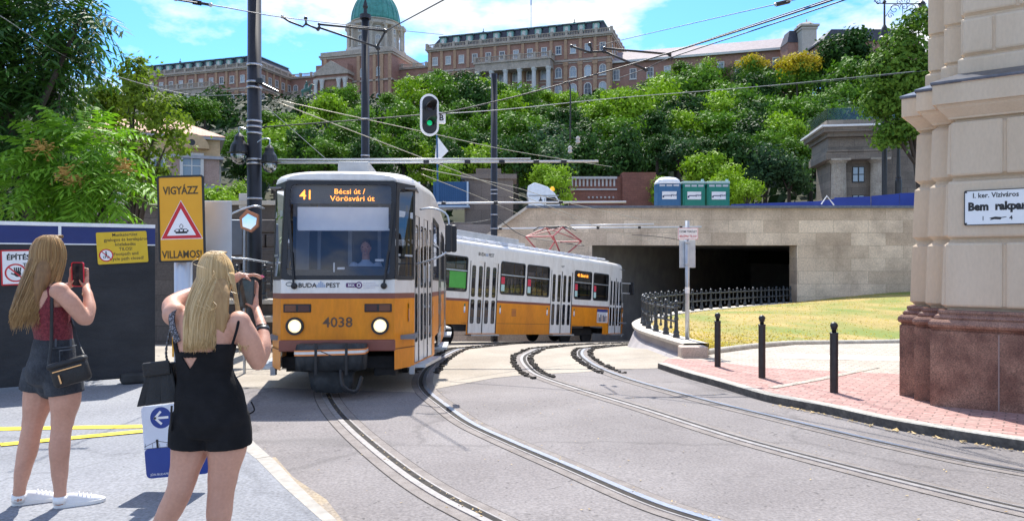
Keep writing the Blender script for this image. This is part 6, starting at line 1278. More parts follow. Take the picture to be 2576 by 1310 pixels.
    for x in [q for a, b in doors for q in (a - .18, b + .18) if abs(q) < L / 2 - .34]:
        mb = MB(); h = s * (hw(x) + .005); mb.add([wp(x - .035, h, 1.05), wp(x + .035, h, 1.05), wp(x + .035, h, 1.19), wp(x - .035, h, 1.19)], [(0, 1, 2, 3)], 0); mb.add([wp(x - .03, h, 1.2), wp(x + .03, h, 1.2), wp(x + .03, h, 1.27), wp(x - .03, h, 1.27)], [(0, 1, 2, 3)], 1); mb.add([wp(x - .03, h * 1.0005, 1.06), wp(x + .03, h * 1.0005, 1.06), wp(x + .03, h * 1.0005, 1.01), wp(x - .03, h * 1.0005, 1.01)], [(0, 1, 2, 3)], 2); mb.build('door_button', [white, M('button_green', (.01, .16, .08)), M('button_blue', (.25, .4, .65))], t, fix=False)
    for a, b in bog:
        mb = MB()
        for y in (-.72, .72):
            for x in (a + .35, b - .35): mb.lathe([(.36, -.05), (.36, .05)], (x, y, .34), 20, X=X_, Y=Z_, Z=Y_); 
        mb.box(((a + b) / 2, 0, .42), (1.9, 1.7, .26), ch=.05); mb.build('bogie', t_dk, t)
    # roof gear
    mb = MB()
    for y in (-.78, .78):
        mb.tube([(-L / 2 + 1.6, y, 3.28), (L / 2 - 1.6, y, 3.28)], .02, 5)
        for k in range(int((L - 3.3) / .55)): x = -L / 2 + 1.7 + k * .55; mb.box((x, y * 1.05, 3.22), (.03, .34, .13)); 
    mb.box((0, -.78, 3.2), (L - 3.2, .36, .03)); mb.box((0, .78, 3.2), (L - 3.2, .36, .03)); mb.build('roof_walkway', M('walkway_white', (.62, .63, .66), rough=.5), t)
    mb = MB(); b0, b1 = (L / 2 - 2.0, L / 2 - 1.0) if detail == 1 else (-L / 2 + 1.4, .6); bw_ = .47 if detail == 1 else .95; bh_ = .24 if detail == 1 else .36; mb.box(((b0 + b1) / 2, .05, 3.18 + bh_ / 2), (b1 - b0, bw_, bh_), ch=.02); mb.box(((b0 + b1) / 2, .05, 3.17), (b1 - b0 + .1, bw_ + .15, .08))
    if detail != 1:
        for y in (-.2, .2): mb.box((.8, y, 3.3), (.5, .3, .3))
    mb.build('resistor_box', t_gr, t)
    px = -L * .05 if detail == 1 else 3.3
    mb = MB(); up = .95 if detail != 1 else .42
    for y in (-.62, .62):
        k0 = Vector((px, y * .75, 3.32)); k1 = Vector((px + .95, y, 3.32 + up * .55)); k2 = Vector((px - .95, y, 3.32 + up * .55)); top_ = Vector((px, y * .6, 3.32 + up))
        for a, b in ((k0 + Vector((.25, 0, 0)), k1), (k0 - Vector((.25, 0, 0)), k2), (k1, top_), (k2, top_)): mb.tube([a, b], .028, 6)
    for xx in (.95, -.95): mb.tube([(px + xx, -.62, 3.32 + up * .55), (px + xx, .62, 3.32 + up * .55)], .025, 6)
    mb.tube([(px + .95, -.62, 3.32 + up * .55), (px, .37, 3.32 + up)], .018, 5); mb.tube([(px - .95, .62, 3.32 + up * .55), (px, -.37, 3.32 + up)], .018, 5); pg = mb.build('pantograph', t_red, t)
    mb = MB()
    for xx in (-.16, .16): mb.tube([(px + xx, -.85, 3.32 + up - .1), (px + xx, -.6, 3.34 + up), (px + xx, .6, 3.34 + up), (px + xx, .85, 3.32 + up - .1)], .025, 6)
    mb.build('collector_head', t_fr, pg); mb = MB(); mb.box((px, 0, 3.28), (1.1, 1.2, .06)); mb.box((px + .2, .2, 3.34), (.5, .25, .12)); 
    for xx in (-.5, .5):
        for y in (-.5, .5): mb.lathe([(.06, 0), (.08, .04), (.05, .07), (.06, .1)], (px + xx, y, 3.18), 8)
    mb.build('pantograph_base', t_dk, pg)
    # ends: glass, corner glass
    for fx in (1, -1):
        mb = MB(); X0 = fx * L / 2; k = .045
        def fp(y, z, o=0): return wp(X0, y, z) + Vector((fx * o, 0, 0))
        ol = [(y, z) for y, z in rrect(1.55, 1.41, .05, 4, 0, 2.31)]; il = [(y, z) for y, z in rrect(1.41, 1.29, .07, 4, 0, 2.31)]; n_ = len(ol)
        mb.add([fp(*p, .006) for p in ol] + [fp(*p, .010) for p in il], [(i, (i + 1) % n_, n_ + (i + 1) % n_, n_ + i) for i in range(n_)])
        wsn = mb.build('windscreen', t_fr, t, fix=False); mb = MB(); mb.add([fp(*p, .003) for p in il], [tuple(range(n_))]); mb.build('windscreen_pane', gl_f, wsn, fix=False)
        for s in (-1, 1):
            a = Vector((X0, s * .775, 0)); b = Vector((fx * (L / 2 - .5), s * 1.01, 0)); nn = Vector((b.y - a.y, -(b.x - a.x), 0)).normalized(); nn = nn if nn.y * s > 0 else -nn
            def cp(u, z, o=0): p = a.lerp(b, u); return wp(p.x, p.y, z) + nn * o
            mb = MB(); ol = rrect(1.0, 1.28, .03, 4, .5, 2.30); il = [rrect(.76, .26, .05, 4, .53, 1.82), rrect(.76, .52, .06, 4, .53, 2.22), rrect(.76, .28, .05, 4, .53, 2.70)]
            # frame built as strips round three panes
            zc_ = [1.61, 1.66, 1.94, 1.97, 2.50, 2.59, 2.90, 3.0]; uc = [0.0, .15, .88, 1.0]
            for i in range(7):
                for j in range(3):
                    if j == 1 and i in (1, 3, 5): continue
                    mb.add([cp(uc[j], zc_[i], .006), cp(uc[j + 1], zc_[i], .006), cp(uc[j + 1], zc_[i + 1], .006), cp(uc[j], zc_[i + 1], .006)], [(0, 1, 2, 3)], 1 if i in (2, 4) and j == 1 else 0)
            cw_ = mb.build('corner_window', [t_fr, galv], t, fix=False); mb = MB(); mb.add([cp(.13, 1.60, .001), cp(.9, 1.60, .001), cp(.9, 2.95, .001), cp(.13, 2.95, .001)], [(0, 1, 2, 3)]); mb.build('pane', gl_s, cw_, fix=False)
    # front equipment
    X0 = L / 2; fx = 1
    def fq(y, z, o=0): return wp(X0, y, z) + Vector((o, 0, 0))
    FX, FY, FZ = (0, 1, 0), (0, 0, 1), (1, 0, 0)
    hlm = M('headlight_lit', (1.0, .80, .45), (.9, .9, .8), scale=28, rough=.1, emit=.75)
    for y in (-.58, .58):
        mb = MB(); mb.ring(circ(.122, 28), circ(.090, 28), fq(y, .97), FX, FY, FZ, .035); h = mb.build('headlight', t_fr, t); mb = MB(); mb.lathe([(.092, .0), (.092, .012), (.07, .026), (.01, .032)], fq(y, .97), 24, X=FX, Y=FY, Z=FZ); mb.build('lens', hlm if detail == 1 else M('lens_clear', (.6, .6, .6), rough=.1), h, smooth=True); mb = MB(); mb.ball(fq(y, .965, .03), (.045, .045, .012), 12, X=FX, Y=FY, Z=FZ); mb.build('bulb_glow', M('bulb_lit', (1, .95, .8), emit=2.2) if detail == 1 else white, h, smooth=True)
        mb = MB(); c = fq(y * .95, 1.215); mb.box(c, (.03, .375, .115), ch=.01, mi=0); sg_ = 1 if y > 0 else -1; mb.box(c + Vector((.014, .09 * sg_, 0)), (.012, .15, .085), mi=1); mb.box(c + Vector((.014, -.09 * sg_, 0)), (.012, .15, .085), mi=2); mb.build('indicator', [t_fr, M('lamp_amber', (.14, .045, .02), rough=.2), M('lamp_red', (.06, .012, .012), rough=.2)], t)
    mb = MB(); mb.box(fq(0, .70, .022), (.05, 1.58, .15), ch=.012)
    mb.build('bumper_band', t_br, t)
    mb = MB()
    for s in (-1, 1):
        a = (L / 2, s * .775); b = (L / 2 - .5, s * 1.01)
        mb.quad(Vector((a[0] + .012, a[1], .64)), Vector((b[0] + .004, b[1] + s * .012, .64)), Vector((b[0] + .004, b[1] + s * .012, .655)), Vector((a[0] + .012, a[1], .655)))
    mb.build('skirt_seam', M('seam_brown', (.22, .08, .01)), t, fix=False)
    mb = MB(); mb.box((L / 2 - 1.1, 0, .45), (1.8, 1.6, .16)); mb.box((L / 2 - .5, .62, .40), (.5, .3, .28)); mb.box((L / 2 - .6, -.7, .45), (.3, .2, .3)); mb.build('underframe', t_dk, t)
    mb = MB()
    for s in (-1, 1): mb.box(wp(L / 2 - .47, s * .985, .31), (.10, .07, .12))
    mb.build('skirt_foot', t_gr, t)
    if detail == 1:
        numm = M('number_brown', (.10, .055, .03), rough=.4); mb = MB(); text(mb, '4038', fq(0, .955, .003), FX, FY, .195, bold=.012, squeeze=1.05); mb.build('fleet_number', numm, t)
        navy = M('logo_black', (.015, .015, .02)); 
        mb = MB(); text(mb, 'BUDA', fq(-.54, 1.50, .003), FX, FY, .088, align='LEFT', bold=.014, squeeze=1.05); text(mb, 'PEST', fq(-.165, 1.50, .003), FX, FY, .088, align='LEFT', bold=.014, squeeze=1.05)
        mb.ring([(.05 * math.cos(a), .03 * math.sin(a)) for a in [i * .3 for i in range(21)]], [(.042 * math.cos(a), .022 * math.sin(a)) for a in [i * .3 for i in range(21)]], fq(-.66, 1.545, .003), FX, FY, FZ, .001); mb.build('city_lettering', navy, t)
        mb = MB(); o = fq(-.235, 1.50, .003)
        for dy, w_, h_ in ((-.05, .022, .03), (-.025, .022, .055), (0, .022, .075), (.025, .022, .055), (.05, .022, .03)): mb.prism([(dy - w_ / 2, 0), (dy + w_ / 2, 0), (dy + w_ / 2, h_), (dy, h_ + .015), (dy - w_ / 2, h_)], o, FX, FY, FZ, .001)
        mb.build('city_crest', M('crest_blue', (.35, .42, .55)), t)
        purp = M('logo_purple', (.085, .02, .12)); mb = MB(); o = fq(.20, 1.53, .003); mb.prism(rrect(.16, .06, .012, cx=-.01), o, FX, FY, FZ, .001, 0); mb.prism(circ(.046, 22, .085), o, FX, FY, FZ, .001, 0); mb.prism(circ(.030, 18, .085), o, FX, FY, FZ, .002, 1); mb.prism(circ(.018, 16, .085), o, FX, FY, FZ, .003, 0); text(mb, 'BKK', o + Vector((.002, -.018, -.018)), FX, FY, .05, mi=1, bold=.02); mb.build('operator_logo', [purp, white], t)
        mb = MB()
        for k, s in enumerate(('BUDAPESTI', 'KÖZLEKEDÉSI', 'KÖZPONT')): text(mb, s, fq(.345, 1.547 - k * .034, .003), FX, FY, .034, align='LEFT', squeeze=1.0)
        mb.build('operator_lettering', M('pale_lettering', (.5, .48, .55)), t)
        # destination display, blind, dashboard
        mb = MB(); mb.box((L / 2 - .36, 0, 2.83), (.06, 1.42, .27)); dd = mb.build('destination_display', M('display_dark', (.045, .047, .06), rough=.3), t)
        mb = MB(); o = Vector((L / 2 - .325, 0, .045)); text(mb, '41', o + Vector((0, -.51, 2.71)), FX, FY, .19, mi=0, bold=.01); text(mb, 'Bécsi út /', o + Vector((0, .10, 2.79)), FX, FY, .105, bold=.004, squeeze=1.12); text(mb, 'Vörösvári út', o + Vector((0, .14, 2.69)), FX, FY, .105, bold=.004, squeeze=1.18); mb.build('led_text', led, dd)
        mb = MB(); mb.box((L / 2 - .28, .02, 2.48), (.012, 1.28, .32)); mb.box((L / 2 - .275, .08, 2.32), (.02, 1.38, .03)); mb.build('sun_blind', M('blind_white', (.93, .94, .96), rough=.6), t)
        mb = MB(); mb.box((L / 2 - .5, 0, 1.62), (.5, 1.55, .26)); mb.box((L / 2 - .45, .3, 1.76), (.3, .7, .08), ch=.02); mb.build('dashboard', M('dash_grey', (.06, .062, .07), rough=.6), t)
        mb = MB(); mb.box((L / 2 - .12, .02, 1.765), (.02, .10, .03)); mb.box((L / 2 - .14, -.08, 1.78), (.01, .02, .13)); mb.box((L / 2 - .14, .55, 1.88), (.01, .12, .03)); mb.build('dash_labels', white, t)
        mb = MB(); mb.box((L / 2 - 1.2, -.02, 1.95), (.05, .06, 2.0)); mb.box((L / 2 - 1.25, -.5, 1.95), (.05, .05, 2.0)); mb.box((L / 2 - 1.25, -.75, 1.95), (.04, .2, 1.7)); mb.box((L / 2 - 1.25, .42, 1.95), (.05, .05, 2.0)); mb.build('cab_partition_post', M('cab_grey', (.30, .31, .34), rough=.5), t)
        # wipers
        for y0, y1, ym in ((-.59, -.70, -.645), (.63, .735, .685)):
            mb = MB(); mb.ball(fq(y0, 1.52, .03), .045, 8); mb.tube([fq(y0, 1.52, .05), fq(ym, 2.0, .05)], .016, 6); wi = mb.build('wiper', t_fr, t); mb = MB(); mb.box((fq(ym, 2.0, .045) + fq(y1, 2.5, .045)) / 2, (.02, .035, .95), X=(1, 0, 0), Y=Vector((0, 1, -(y1 - ym) * 1.4)).normalized()); mb.build('blade', t_fr, wi)
        # mirrors
        mb = MB(); sA = lambda y, z, x=.1: Vector((L / 2 - .3 + x, y, z))
        mb.tube(spline([Vector((L / 2 - .36, 1.10, 2.62)), sA(1.3, 2.63, .0), sA(1.5, 2.52, .0), sA(1.52, 2.2, .0), sA(1.50, 2.02, 0), sA(1.3, 1.9, 0), Vector((L / 2 - .6, 1.03, 1.84))], 4), .014, 6); ml = mb.build('mirror_arm', galv, t, smooth=True); mb = MB(); mb.box(sA(1.515, 2.2, .0), (.07, .10, .40), ch=.03); mb.box(sA(1.585, 2.21, -.22), (.07, .09, .40), ch=.03); mb.build('mirror', t_fr, ml)
        mb = MB(); mb.tube(spline([Vector((L / 2 - .34, -1.10, 2.62)), sA(-1.22, 2.64), sA(-1.55, 2.50), sA(-1.56, 2.3), sA(-1.54, 1.95), sA(-1.3, 1.90), Vector((L / 2 - .6, -1.02, 1.85))], 4), .014, 6); mr_ = mb.build('mirror_arm', galv, t, smooth=True); mb = MB(); mb.box(sA(-1.555, 2.18), (.07, .09, .46), ch=.03); mb.build('mirror', t_fr, mr_)
        mb = MB(); c = sA(-1.26, 2.46, .06); mb.prism([(-.14, .02), (-.04, .13), (.12, .06), (.12, -.1), (.02, -.19), (-.12, -.13)], c, FX, FY, FZ, .06); mb.build('round_mirror', M('mirror_back_orange', (.42, .15, .06), rough=.4), mr_); mb = MB(); mb.prism([(-.10, .0), (-.02, .07), (.10, .01), (.09, -.08), (.02, -.15), (-.09, -.11)], c + Vector((.062, 0, 0)), FX, FY, FZ, .004); mb.build('mirror_glass', M('mirror_glass', (.7, .72, .72), rough=.03, metal=1), mr_)
        # tarpaulin over the coupler
        tarp = M('tarpaulin', (.022, .025, .028), (.05, .054, .058), scale=6, rough=.7, bump=.5, bscale=14); mb = MB(); rows = []; rng = random.Random(4)
        for z, hw_, dp in ((.74, .42, .10), (.73, .46, .30), (.66, .465, .34), (.56, .465, .35), (.40, .46, .34), (.385, .40, .26), (.37, .30, .22), (.26, .29, .21), (.14, .27, .2), (.08, .22, .16)):
            rr_ = []
            for k in range(22): a = -math.pi / 2 + math.pi * k / 21; sx_ = math.sin(a); rr_.append(Vector((L / 2 + .02 + dp * max(0, math.cos(a)) ** .16 + rng.gauss(0, .014), -.05 + math.copysign(abs(sx_) ** .55, sx_) * hw_ + rng.gauss(0, .006), z + rng.gauss(0, .007))))
            rows.append(rr_)
        mb.grid(rows); mb.add(rows[0], [tuple(range(22))]); tp = mb.build('coupler_cover', tarp, t, smooth=True, weld=True)
        mb = MB()
        for z0, z1, m in ((.60, .62, 1), (.62, .655, 0), (.655, .675, 1)):
            r0 = []; r1 = []
            for k in range(22): a = -math.pi / 2 + math.pi * k / 21; sx_ = math.sin(a); x = L / 2 + .02 + .372 * max(0, math.cos(a)) ** .16; yv = -.05 + math.copysign(abs(sx_) ** .55, sx_) * .475; zc = .02 * (yv + .05); r0.append(Vector((x, yv, z0 + zc))); r1.append(Vector((x, yv, z1 + zc)))
            mb.grid([r0, r1], m)
        mb.build('reflective_strip', [M('strip_silver', (.7, .7, .68), rough=.3), M('strip_orange', (.75, .25, .06), rough=.5)], tp, fix=False)
        mb = MB()
        for y in (-.22, .18): mb.box((L / 2 + .385, y, .55), (.02, .035, .42))
        mb.tube(spline([(L / 2 + .3, .1, .42), (L / 2 + .4, .14, .2), (L / 2 + .36, .3, .12), (L / 2 + .25, .36, .3)], 5), .03, 6); mb.build('strap', t_fr, tp)
    else:
        mb = MB(); s = side
        def sideX(x, z, o=.004): return wp(x, s * (hw(x) + o), z)
        x = -dm; Xs = (1, 0, 0) if s < 0 else (-1, 0, 0)
        text(mb, 'BUDA', sideX(x - .33, 2.74), Xs, Z_, .15, align='LEFT', bold=.012, squeeze=.85); text(mb, 'PEST', sideX(x + .16, 2.74), Xs, Z_, .15, align='LEFT', bold=.012, squeeze=.85); text(mb, '4207', sideX(dm, 2.70), Xs, Z_, .10); mb.build('city_lettering', M('logo_black', (.015, .015, .02)), t)
        mb = MB(); o = sideX(x + .07, 2.74)
        for dx in (-.05, -.02, .01, .04): mb.prism([(dx, 0), (dx + .022, 0), (dx + .022, .09), (dx, .09)], o, Xs, Z_, (0, s, 0), .001)
        mb.build('city_crest', M('crest_blue', (.35, .42, .55)), t)
        a, b = xd0 - .95, xd0 - .1; mb = MB(); mb.add([sideX(a, .80), sideX(b, .80), sideX(b, 1.20), sideX(a, 1.20)], [(0, 1, 2, 3)], 0); mb.add([sideX(a, 1.20), sideX(b, 1.20), sideX(b, 1.31), sideX(a, 1.31)], [(0, 1, 2, 3)], 1)
        rng = random.Random(2)
        for k in range(7): xx = a + .05 + k * (b - a - .1) / 7; mb.add([sideX(xx, .84, .006), sideX(xx + .075, .84, .006), sideX(xx + .075, 1.0 + rng.random() * .14, .006), sideX(xx, 1.0 + rng.random() * .14, .006)], [(0, 1, 2, 3)], 2 if k % 3 else 3)
        mb.build('advert_panel', [M('advert_white', (.6, .6, .62)), M('advert_navy', (.03, .04, .2)), M('advert_dark', (.06, .06, .08)), M('advert_skin', (.45, .3, .22))], t, fix=False)
        mb = MB(); mb.add([sideX(-dm - 1.55, 1.72, -.01), sideX(-dm - .82, 1.72, -.01), sideX(-dm - .82, 2.2, -.01), sideX(-dm - 1.55, 2.2, -.01)], [(0, 1, 2, 3)]); mb.build('green_poster', M('poster_green', (.07, .36, .05), rough=.6), t, fix=False)
        mb = MB(); text(mb, '41 Bécsi út', sideX(dm + 1.35, 2.44, -.008), Xs, Z_, .16, bold=.01); mb.build('side_display', led, t)
        mb = MB(); mb.tube([sideX(L / 2 - .3, 2.4), sideX(L / 2 - .3, 2.4) + Vector((.25, s * .25, 0))], .02, 6); mb.tube([sideX(L / 2 - .3, 2.0), sideX(L / 2 - .3, 2.0) + Vector((.25, s * .25, 0))], .02, 6); ml = mb.build('mirror_arm', galv, t); mb = MB(); mb.box(sideX(L / 2 - .3, 2.2) + Vector((.27, s * .27, 0)), (.08, .2, .5), ch=.03); mb.build('mirror', t_fr, ml)
    return t
def frame(pos, yaw, pitch):
    c, s = math.cos(yaw), math.sin(yaw); h = Vector((c * math.cos(pitch), s * math.cos(pitch), math.sin(pitch))); l = Vector((-s, c, 0)); u = h.cross(l)
    return Matrix.Translation(pos) @ Matrix(((h.x, l.x, u.x, 0), (h.y, l.y, u.y, 0), (h.z, l.z, u.z, 0), (0, 0, 0, 1)))
L1 = 12.2; yaw1 = R(-90 - 3.6 + 0); yaw1 = math.atan2(-1, .063); pit1 = .036
h1 = Vector((math.cos(yaw1) * math.cos(pit1), math.sin(yaw1) * math.cos(pit1), math.sin(pit1)))
f1 = Vector((-2.40, 10.16, -.25)); TM1 = frame(f1 - h1 * (L1 / 2), yaw1, pit1)
make_tram('tram', 'nearer orange and white tram with lit headlights coming towards the camera', TM1, L1, 1, 1)
KS = 1.15; TM2 = frame(Vector((-.727, 28.61, 1.62 - (1.62 + 1.151) * KS)), .9093, -.078) @ Matrix.Scale(KS, 4)
make_tram('tram', 'second orange and white tram seen from its side, turning into the underpass', TM2, 14.7, 2, -1)
# ------------------------------------------------------------------ people
skin = M('skin', (0.50, 0.255, 0.172), (0.64, 0.355, 0.255), scale=4.5, rough=.5, detail=8, bump=.06, bscale=120, lo=.3, hi=.7, fine=.05, fscale=60, spec=.35)
def hairmat(name, c1, c2, c3):
    m, nt, b = _mat(name); N = nt.nodes.new; L = nt.links.new
    ge = N('ShaderNodeNewGeometry'); tc = N('ShaderNodeTexCoord'); sp = N('ShaderNodeSeparateXYZ'); L(tc.outputs['Object'], sp.inputs[0])
    r = N('ShaderNodeValToRGB'); e_ = r.color_ramp.elements; e_[0].color = (*c1, 1); e_[1].color = (*c3, 1); x = e_.new(.5); x.color = (*c2, 1); e_[0].position = .05; e_[2].position = .95
    L(ge.outputs['Random Per Island'], r.inputs['Fac']); L(r.outputs['Color'], b.inputs['Base Color']); b.inputs['Roughness'].default_value = .38; b.inputs['Specular IOR Level'].default_value = .5; MATS[name] = m; return m
def remesh(o, voxel, smooth_it=8):
    m = o.modifiers.new('r', 'REMESH'); m.mode = 'VOXEL'; m.voxel_size = voxel; m.use_smooth_shade = True
    s = o.modifiers.new('s', 'SMOOTH'); s.iterations = smooth_it; s.factor = .5
    dg = bpy.context.evaluated_depsgraph_get(); me = D.meshes.new_from_object(o.evaluated_get(dg)); old = o.data; o.modifiers.clear(); o.data = me; D.meshes.remove(old); me.polygons.foreach_set('use_smooth', [True] * len(me.polygons)); return o
def limb(mb, js, rs, ry=None, n=14, side=None):
    """rounded limb through joints, radii smoothly interpolated"""
    ps = spline(js, 4); k = len(rs); out = []; outy = []
    ry = ry or rs
    for i in range(len(ps)):
        f = i / 4; a = int(min(f, k - 2)); t = f - a; t = t * t * (3 - 2 * t); out.append(rs[a] * (1 - t) + rs[a + 1] * t); outy.append(ry[a] * (1 - t) + ry[a + 1] * t)
    mb.tube(ps, out, n, ry=outy, side=side)
    for p, r in ((ps[0], min(out[0], outy[0])), (ps[-1], min(out[-1], outy[-1]))): mb.ball(p, r * .97, 10)
def fingers(mb, chains, r=.0088):
    for c in chains: mb.tube(spline(c, 3), [r * (1.08 - .3 * i / (3 * (len(c) - 1))) for i in range(3 * (len(c) - 1) + 1)], 8); mb.ball(c[-1], r * .8, 6)
def torso_shell(rings, side, fwd, keep, infl, n=64, sn=8):
    """rings = (centre, half width, half depth); keep(theta, point) decides where cloth is"""
    ps = spline([r[0] for r in rings], sn); W = []; Dp = []
    for i in range(len(ps)):
        f = i / sn; a = int(min(f, len(rings) - 2)); t = f - a; t = t * t * (3 - 2 * t); W.append(rings[a][1] * (1 - t) + rings[a + 1][1] * t); Dp.append(rings[a][2] * (1 - t) + rings[a + 1][2] * t)
    mb = MB(); G_ = []
    for i, p in enumerate(ps): G_.append([p + side * (math.cos(a) * (W[i] + infl)) + fwd * (math.sin(a) * (Dp[i] + infl)) for a in [2 * math.pi * j / n for j in range(n)]])
    mb.v = [tuple(q) for r in G_ for q in r]
    for i in range(len(ps) - 1):
        for j in range(n):
            c = (G_[i][j] + G_[i + 1][(j + 1) % n]) / 2
            if keep((j + .5) / n * 360, c): mb.f.append((i * n + j, i * n + (j + 1) % n, (i + 1) * n + (j + 1) % n, (i + 1) * n + j)); mb.m.append(0); mb.sm.append(True)
    return mb
def hair(c, fwd, side, rx, ry, rz, zend, n, drift, rng, spread=130, r=.0055, wave=.006, flare=0.0, push=.0, parting=.0, jit=.03, thick=.16):
    """strands laid over the skull and falling to zend"""
    mb = MB()
    for k in range(n):
        ph = R(rng.uniform(-spread, spread)); back = -fwd * math.cos(ph) + side * math.sin(ph); lay = 1 + rng.random() ** 1.5 * thick
        start = c + UP * (rz * lay * .98) + side * (parting * rx + (0.12 if math.sin(ph) > 0 else -.12) * rx) + fwd * rng.uniform(-.35, .75) * ry
        pts = [start]; b2 = Vector((back.dot(side) * rx, back.dot(fwd) * ry, 0)); out = side * b2.x + fwd * b2.y
        for el in (62, 38, 14, -8): pts.append(c + out * (math.cos(R(el)) * lay * 1.02) + UP * (math.sin(R(el)) * rz * lay * 1.02))
        z0 = pts[-1].z; ze = zend + rng.gauss(0, jit) + (abs(math.sin(ph)) ** 3) * rng.uniform(-.01, .06); m = 7; ph2 = rng.uniform(0, 6.28)
        for i in range(1, m + 1):
            f = i / m; o = c + out * (lay * (1.02 + flare * f)) - fwd * (push * math.sin(min(1, f * 1.4) * 1.57)) + drift * (f ** 1.3)
            o += side * (wave * math.sin(f * 5 + ph2)) + fwd * (wave * math.cos(f * 4 + ph2)); pts.append(Vector((o.x, o.y, z0 + (ze - z0) * f)))
        q = spline(pts, 2); L_ = len(q); w_ = r * rng.uniform(.6, 1.25)
        mb.tube(q, [w_ * (.5 + .5 * min(1, i / 4)) * (1 if i < L_ - 4 else max(.2, (L_ - i) / 5)) for i in range(L_)], 3, side=side, ry=[w_ * .55] * L_)
    return mb
def face(t, mbody, c, fwd, side, s=1.0):
    mbody.ball(c + fwd * .088 * s - UP * .022 * s, (.013 * s, .016 * s, .022 * s), 8, X=side, Y=fwd)
    mbody.ball(c + fwd * .03 * s - UP * .085 * s, (.045 * s, .05 * s, .04 * s), 10, X=side, Y=fwd)
    for sg in (-1, 1): mbody.ball(c + side * (sg * .074 * s) - UP * .01 - fwd * .01, (.012, .02, .03), 8, X=side, Y=fwd)
def face_parts(t, c, fwd, side, s=1.0):
    mb = MB()
    for sg in (-1, 1): mb.ball(c + fwd * .078 * s + side * (sg * .031 * s) + UP * .004, (.013 * s, .010, .008 * s), 8, X=side, Y=fwd)
    mb.build('eyes', M('eye_dark', (.05, .035, .03), rough=.2), t)
    mb = MB(); mb.ball(c + fwd * .078 * s - UP * .062 * s, (.022 * s, .010, .007 * s), 8, X=side, Y=fwd); mb.build('lips', M('lips', (.42, .12, .11), rough=.4), t)
def shoe(t, heel, d, L, mat, sole):
    d = d.normalized(); s = Vector((d.y, -d.x, 0)); mb = MB(); rows = []
    for x, w_, h_ in ((-.012, .012, .05), (0, .026, .068), (.03, .036, .082), (.075, .038, .088), (.12, .040, .076), (.165, .044, .062), (.205, .043, .052), (.24, .034, .042), (.262, .018, .032), (.27, .005, .022)):
        rr = []
        for k in range(12):
            a = 2 * math.pi * k / 12; y = math.cos(a) * w_; z = .018 + max(-.012, math.sin(a) * (h_ - .018) if math.sin(a) > 0 else math.sin(a) * .012); rr.append(heel + d * (x * L / .27) + s * y + UP * z)
        rows.append(rr)
    mb.grid(rows, close=True); mb.add(rows[0], [tuple(range(12))]); mb.add(rows[-1], [tuple(range(12))]); sh = mb.build('shoe', mat, t, smooth=True); sh.modifiers.new('s', 'SUBSURF').levels = 1
    mb = MB(); pl = []
    for x, w_ in ((-.016, .012), (-.004, .028), (.03, .039), (.1, .041), (.165, .047), (.205, .046), (.245, .036), (.268, .018), (.275, .002)): pl.append((x * L / .27, w_))
    poly = pl + [(x, -w_) for x, w_ in pl[::-1]]; mb.prism(poly, heel, d, s, UP, .022); mb.build('sole', sole, sh)
    mb = MB(); 
    for k in range(4): p = heel + d * (.125 + k * .022) * (L / .27) + UP * (.079 - k * .0075); mb.tube([p - s * .02, p + UP * .004, p + s * .02], .003, 4)
    mb.build('laces', mat, sh); return sh
def phone(label, c, X, Z, w_, h_, case, loc=None):
    Yn = X.cross(Z).normalized(); t = thing('phone', label, 'phone', c); mb = MB(); mb.prism(rrect(w_, h_, .012), c, X, Z, Yn, .009, 0); mb.ring(rrect(w_ + .004, h_ + .004, .013), rrect(w_ - .006, h_ - .006, .010), c - Yn * .001, X, Z, Yn, .0115, 1); mb.build('case', [M('phone_black', (.012, .012, .014), rough=.3), case], t)
    mb = MB(); mb.prism(rrect(w_ - .008, h_ - .014, .008), c + Yn * .0092, X, Z, Yn, .0006); mb.build('screen', M('phone_screen', (.02, .022, .026), (.05, .05, .055), scale=30, rough=.06), t)
    return t
